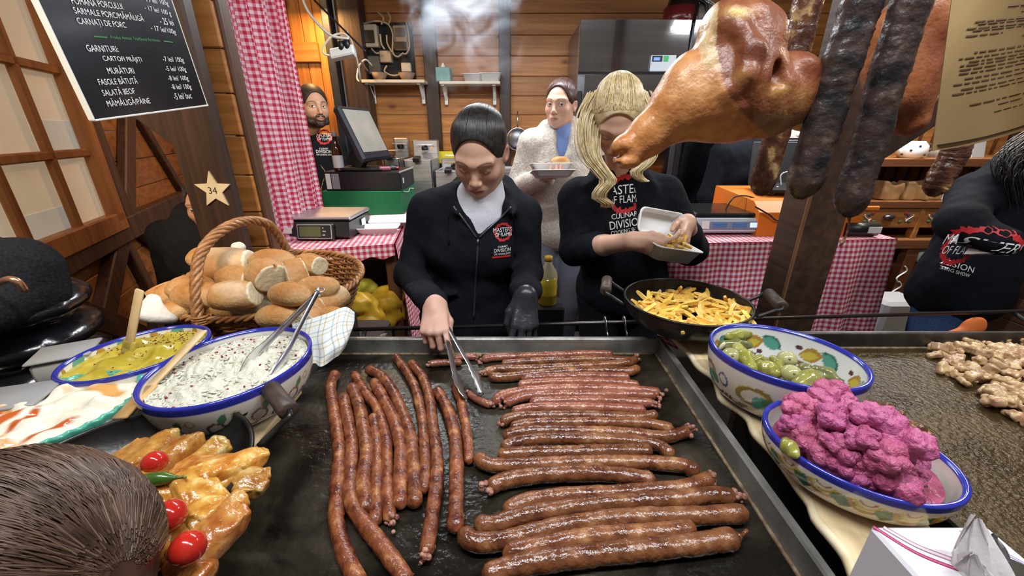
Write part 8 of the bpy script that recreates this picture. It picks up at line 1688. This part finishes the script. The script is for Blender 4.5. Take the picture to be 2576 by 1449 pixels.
# person in jeans at the right, seen from behind and the side
J = dict(neck=ay(2555, 420, 1.62), pel=ay(2390, 760, 1.60), shL=ay(2452, 490, 1.55), shR=ay(2610, 475, 1.70), elL=ay(2415, 560, 1.40), wrL=ay(2520, 610, 1.30), elR=ay(2700, 640, 1.75), wrR=ay(2640, 700, 1.6)); J['pel'] = ay(2415, 725, 1.58)
def longh(t, M):
    put('hair', xf(hair_cap(1.08, low=-.10, h=.004), M), HAIRB, t); c0 = M[:3, 3]; parts = []; rr = np.random.default_rng(4); Q0 = smooth_path([c0 + V3(-.05, -.05, .06), c0 + V3(-.10, -.06, -.05), ay(2552, 400, 1.48), ay(2556, 450, 1.47), ay(2562, 490, 1.47)], 20)
    for i in range(160): parts.append(tube(Q0 + rr.normal(0, .022, 3) + .004 * np.sin(np.linspace(0, 7, 20) + i)[:, None], np.linspace(.0026, .0014, 20), 4, cap=False))
    put('long_locks', join(*parts), HAIRB, t)
rp, tp, M, inf = figure('person in blue jeans and printed black hoodie leaning over at the right edge', J, ay(2660, 330, 1.62), (Rd(120), Rd(25), Rd(10)), dict(), HOOD, JEAN, HAIRB, longh, name_top='hoodie', g=.02, bust=0, sl_end=.97); BV.clear()
lc = lay(2418, 615, tp, 1.45); u = unit(V3(.92, .10, -.05)); v = unit(V3(.16, -.02, 1)); nv = unit(np.cross(u, v)); logo(lc, u, v, .072, tp, tp, full=False)
Mx = frame(lay(2398, 672, tp, 1.45), unit(V3(.9, 0, -.25)), unit(V3(.22, 0, .96)), unit(np.cross(unit(V3(.9, 0, -.25)), unit(V3(.22, 0, .96))))); decal('lettering', place(text2d("DIVISION", w=.10, h=.022), (-.05, 0, 0)), Mx, tp, WHITE_INK, tp, .0025); decal('lettering', place(text2d("COOKING SHOW", w=.10, h=.013), (-.055, -.02, 0)), Mx, tp, WHITE_INK, tp, .0025)

# customer in a quilted vest at the left edge
J = stand(-1.21, .80, 1.22, .16); J['elR'] = ay(72, 735, .80); J['wrR'] = ay(-60, 800, .68); J['elL'] = V3(-1.34, .8, 1.0); J['wrL'] = V3(-1.3, .7, .85)
def quilt(s):
    for k in range(7): z = .69 + .075 * k; s.ell(V3(-1.185, .80, z), (.205 + .012 * (k < 4), .165, .052), .012)
vp, tp, M, inf = figure('customer in a black knit sweater and shiny quilted vest at the left edge', J, V3(-1.31, .74, 1.44), (Rd(60), Rd(5), 0), dict(eyes='open'), fabric('black_chunky_knit', (.008, .008, .010), (.016, .016, .019), bs=90, bump=.8), BTROU, HAIRB, tied(HAIRB, 60), name_top='sweater', g=.01, sl_end=.9, bust=.3, hands=[('R', J['elR'], J['wrR'], V3(-.8, -.4, -.2), V3(0, -.3, 1), 1, [(20, 30, 20)] * 4, {})])
put('quilted_vest', cloth(V3(-1.47, .55, .55), V3(-.88, 1.02, 1.20), .008, quilt, (.002, 60, 2)), mat('glossy_quilt', (.006, .006, .008), rough=.22, coat=.3, bump=.2, bscale=60), vp); put('bracelet', tube(smooth_path([ay(-5, 712, .70), ay(22, 702, .69), ay(45, 708, .69), ay(62, 730, .70)], 16), .006, 8), mat('rose_gold', (.55, .30, .20), rough=.3, metal=.8), vp)

# person half hidden behind the star post
sx_ = ay(500, 600, 1.78); J = stand(sx_[0] - .02, 1.80, 1.05, .15, zp=.66)
figure('person in a black jacket half hidden behind the star post', J, ay(506, 528, 1.70), (Rd(15), Rd(12), 0), dict(eyes='open', lip=(.3, .12, .1)), BTEE, BTROU, HAIRB, tied(HAIRB, 60), name_top='jacket', bust=.3, skin=(.40, .22, .14))

# brown-haired customer in the lower left corner, seen from behind
hc = CAM + ray(-55, 1735) * .31; J = stand(hc[0], hc[1] - .04, hc[2] - .21, .16, zp=.72); J['elL'][1] -= .05; J['wrR'] = J['elR'] + V3(0, -.05, -.2); J['wrL'] = J['elL'] + V3(0, -.05, -.2)
BRH = mat('glossy_brown_hair', (.028, .014, .009), (.085, .045, .028), scale=30, rough=.36, spec=.5, rnd=0)
BR2 = mat('light_brown_hair', (.10, .058, .036), (.17, .105, .07), scale=30, rough=.34, spec=.5)
def brown(t, M):
    put('hair', xf(hair_cap(1.13, face=((0, .12, -.05), (.055, .06, .08)), low=-.24, h=.004, extra=lambda s: [s.ell((g * .040, -.022, -.04), (.055, .084, .115), .02) for g in (-1, 1)] + [s.ell((0, -.06, -.12), (.092, .085, .15), .02)]), M), BRH, t)
    def st(rr, u):
        b = rr.uniform(-1.45, 1.45); k = 1.125 + rr.uniform(0, .035); a = rr.uniform(8, 172); a = rr.uniform(5, 178); q = rr.uniform(-.3, .3); return [onskull(Rd(a), 1.45 - abs(q), k), onskull(Rd(a + 10 * q), .75, k + .012), onskull(Rd(a + 14 * q), 0, k + .014), onskull(Rd(a + 8), -.75, k + .014), onskull(Rd(a + 12), -1.40, k + .02)]
    put('hair_strands', strand_tubes(M, st, 1700, 9, .0007, 10), BRH, t); put('light_strands', strand_tubes(M, st, 600, 19, .0007, 10), BR2, t)
figure('customer with glossy brown hair seen from behind, lower left corner', J, hc + V3(.02, .075, 0), (Rd(185), Rd(38), 0), dict(eyes='open'), fabric('dark_coat', (.012, .012, .016)), BTROU, BRH, brown, sc=1.0, name_top='coat', bust=0)

# oil bottle on the floor side of the stall, steam above the griddle
c = ay(1378, 715, 1.75); t = thing('oil_bottle', 'plastic bottle of yellow cooking oil between the two women', 'bottle', c - V3(0, 0, .10)); b0 = c - V3(0, 0, .10)
OILM = mat('cooking_oil', (.36, .27, .02), rough=.12, coat=.6); put('oil', lathe([(0, 0), (.040, 0), (.044, .01), (.043, .05), (.046, .055), (.043, .06), (.046, .10), (.043, .105), (.045, .14), (0, .145)], 24, b0), OILM, t); put('neck', lathe([(.045, .14), (.040, .165), (.018, .20), (.016, .225), (0, .228)], 24, b0), mat('clear_pet', (.45, .42, .25), rough=.15, alpha=.75), t); put('cap', cyl(b0 + V3(0, 0, .215), b0 + V3(0, 0, .238), .018, 14), YB_, t)
o = put('stool', box((b0[0], b0[1] + .02, b0[2] / 2), (.16, .14, b0[2]), .01), BLACKM, smooth=False); tag(o, 'dark block under the oil bottle behind the rail', 'stand')
p = ay(1170, 60, 2.2); st = put('steam', box(p + V3(0, 0, .02), (.70, .34, .62), .01), bpy.data.materials.new('steam'), smooth=False); m = st.data.materials[0]; m.use_nodes = True; nt = m.node_tree; nt.nodes.clear(); L = nt.links
ou = _n(nt, 'ShaderNodeOutputMaterial'); vs = _n(nt, 'ShaderNodeVolumePrincipled'); vs.inputs['Color'].default_value = (.85, .9, 1, 1); tc = _n(nt, 'ShaderNodeTexCoord'); no = _n(nt, 'ShaderNodeTexNoise'); no.inputs['Scale'].default_value = 6; no.inputs['Detail'].default_value = 5; no.inputs['Distortion'].default_value = 1.0
vm = _n(nt, 'ShaderNodeVectorMath', operation='SUBTRACT'); vm.inputs[1].default_value = (0, 0, .30); ln = _n(nt, 'ShaderNodeVectorMath', operation='LENGTH'); sc2 = _n(nt, 'ShaderNodeVectorMath', operation='MULTIPLY'); sc2.inputs[1].default_value = (1.0, 1.9, .95)
L.new(tc.outputs['Object'], no.inputs['Vector']); L.new(tc.outputs['Object'], vm.inputs[0]); L.new(vm.outputs[0], sc2.inputs[0]); L.new(sc2.outputs[0], ln.inputs[0])
fall = _n(nt, 'ShaderNodeMapRange'); fall.inputs[1].default_value = .05; fall.inputs[2].default_value = .32; fall.inputs[3].default_value = 1; fall.inputs[4].default_value = 0; L.new(ln.outputs['Value'], fall.inputs[0])
cl = _n(nt, 'ShaderNodeMapRange'); cl.inputs[1].default_value = .46; cl.inputs[2].default_value = .75; cl.inputs[4].default_value = 7; L.new(no.outputs['Fac'], cl.inputs[0]); mu_ = _n(nt, 'ShaderNodeMath', operation='MULTIPLY'); L.new(fall.outputs[0], mu_.inputs[0]); L.new(cl.outputs[0], mu_.inputs[1]); L.new(mu_.outputs[0], vs.inputs['Density']); L.new(vs.outputs[0], ou.inputs['Volume'])
tag(st, 'wisp of pale steam drifting below the roof', 'steam', kind='stuff')

for o in bpy.data.objects:                                             # hair and print too fine to pick apart
    if o.name.split('.')[0] in ('hair_strands', 'dark_strands', 'light_strands', 'long_locks', 'print_lines'): o['kind'] = 'stuff'
    if '_w' in o: del o['_w']
    if '_z' in o: del o['_z']
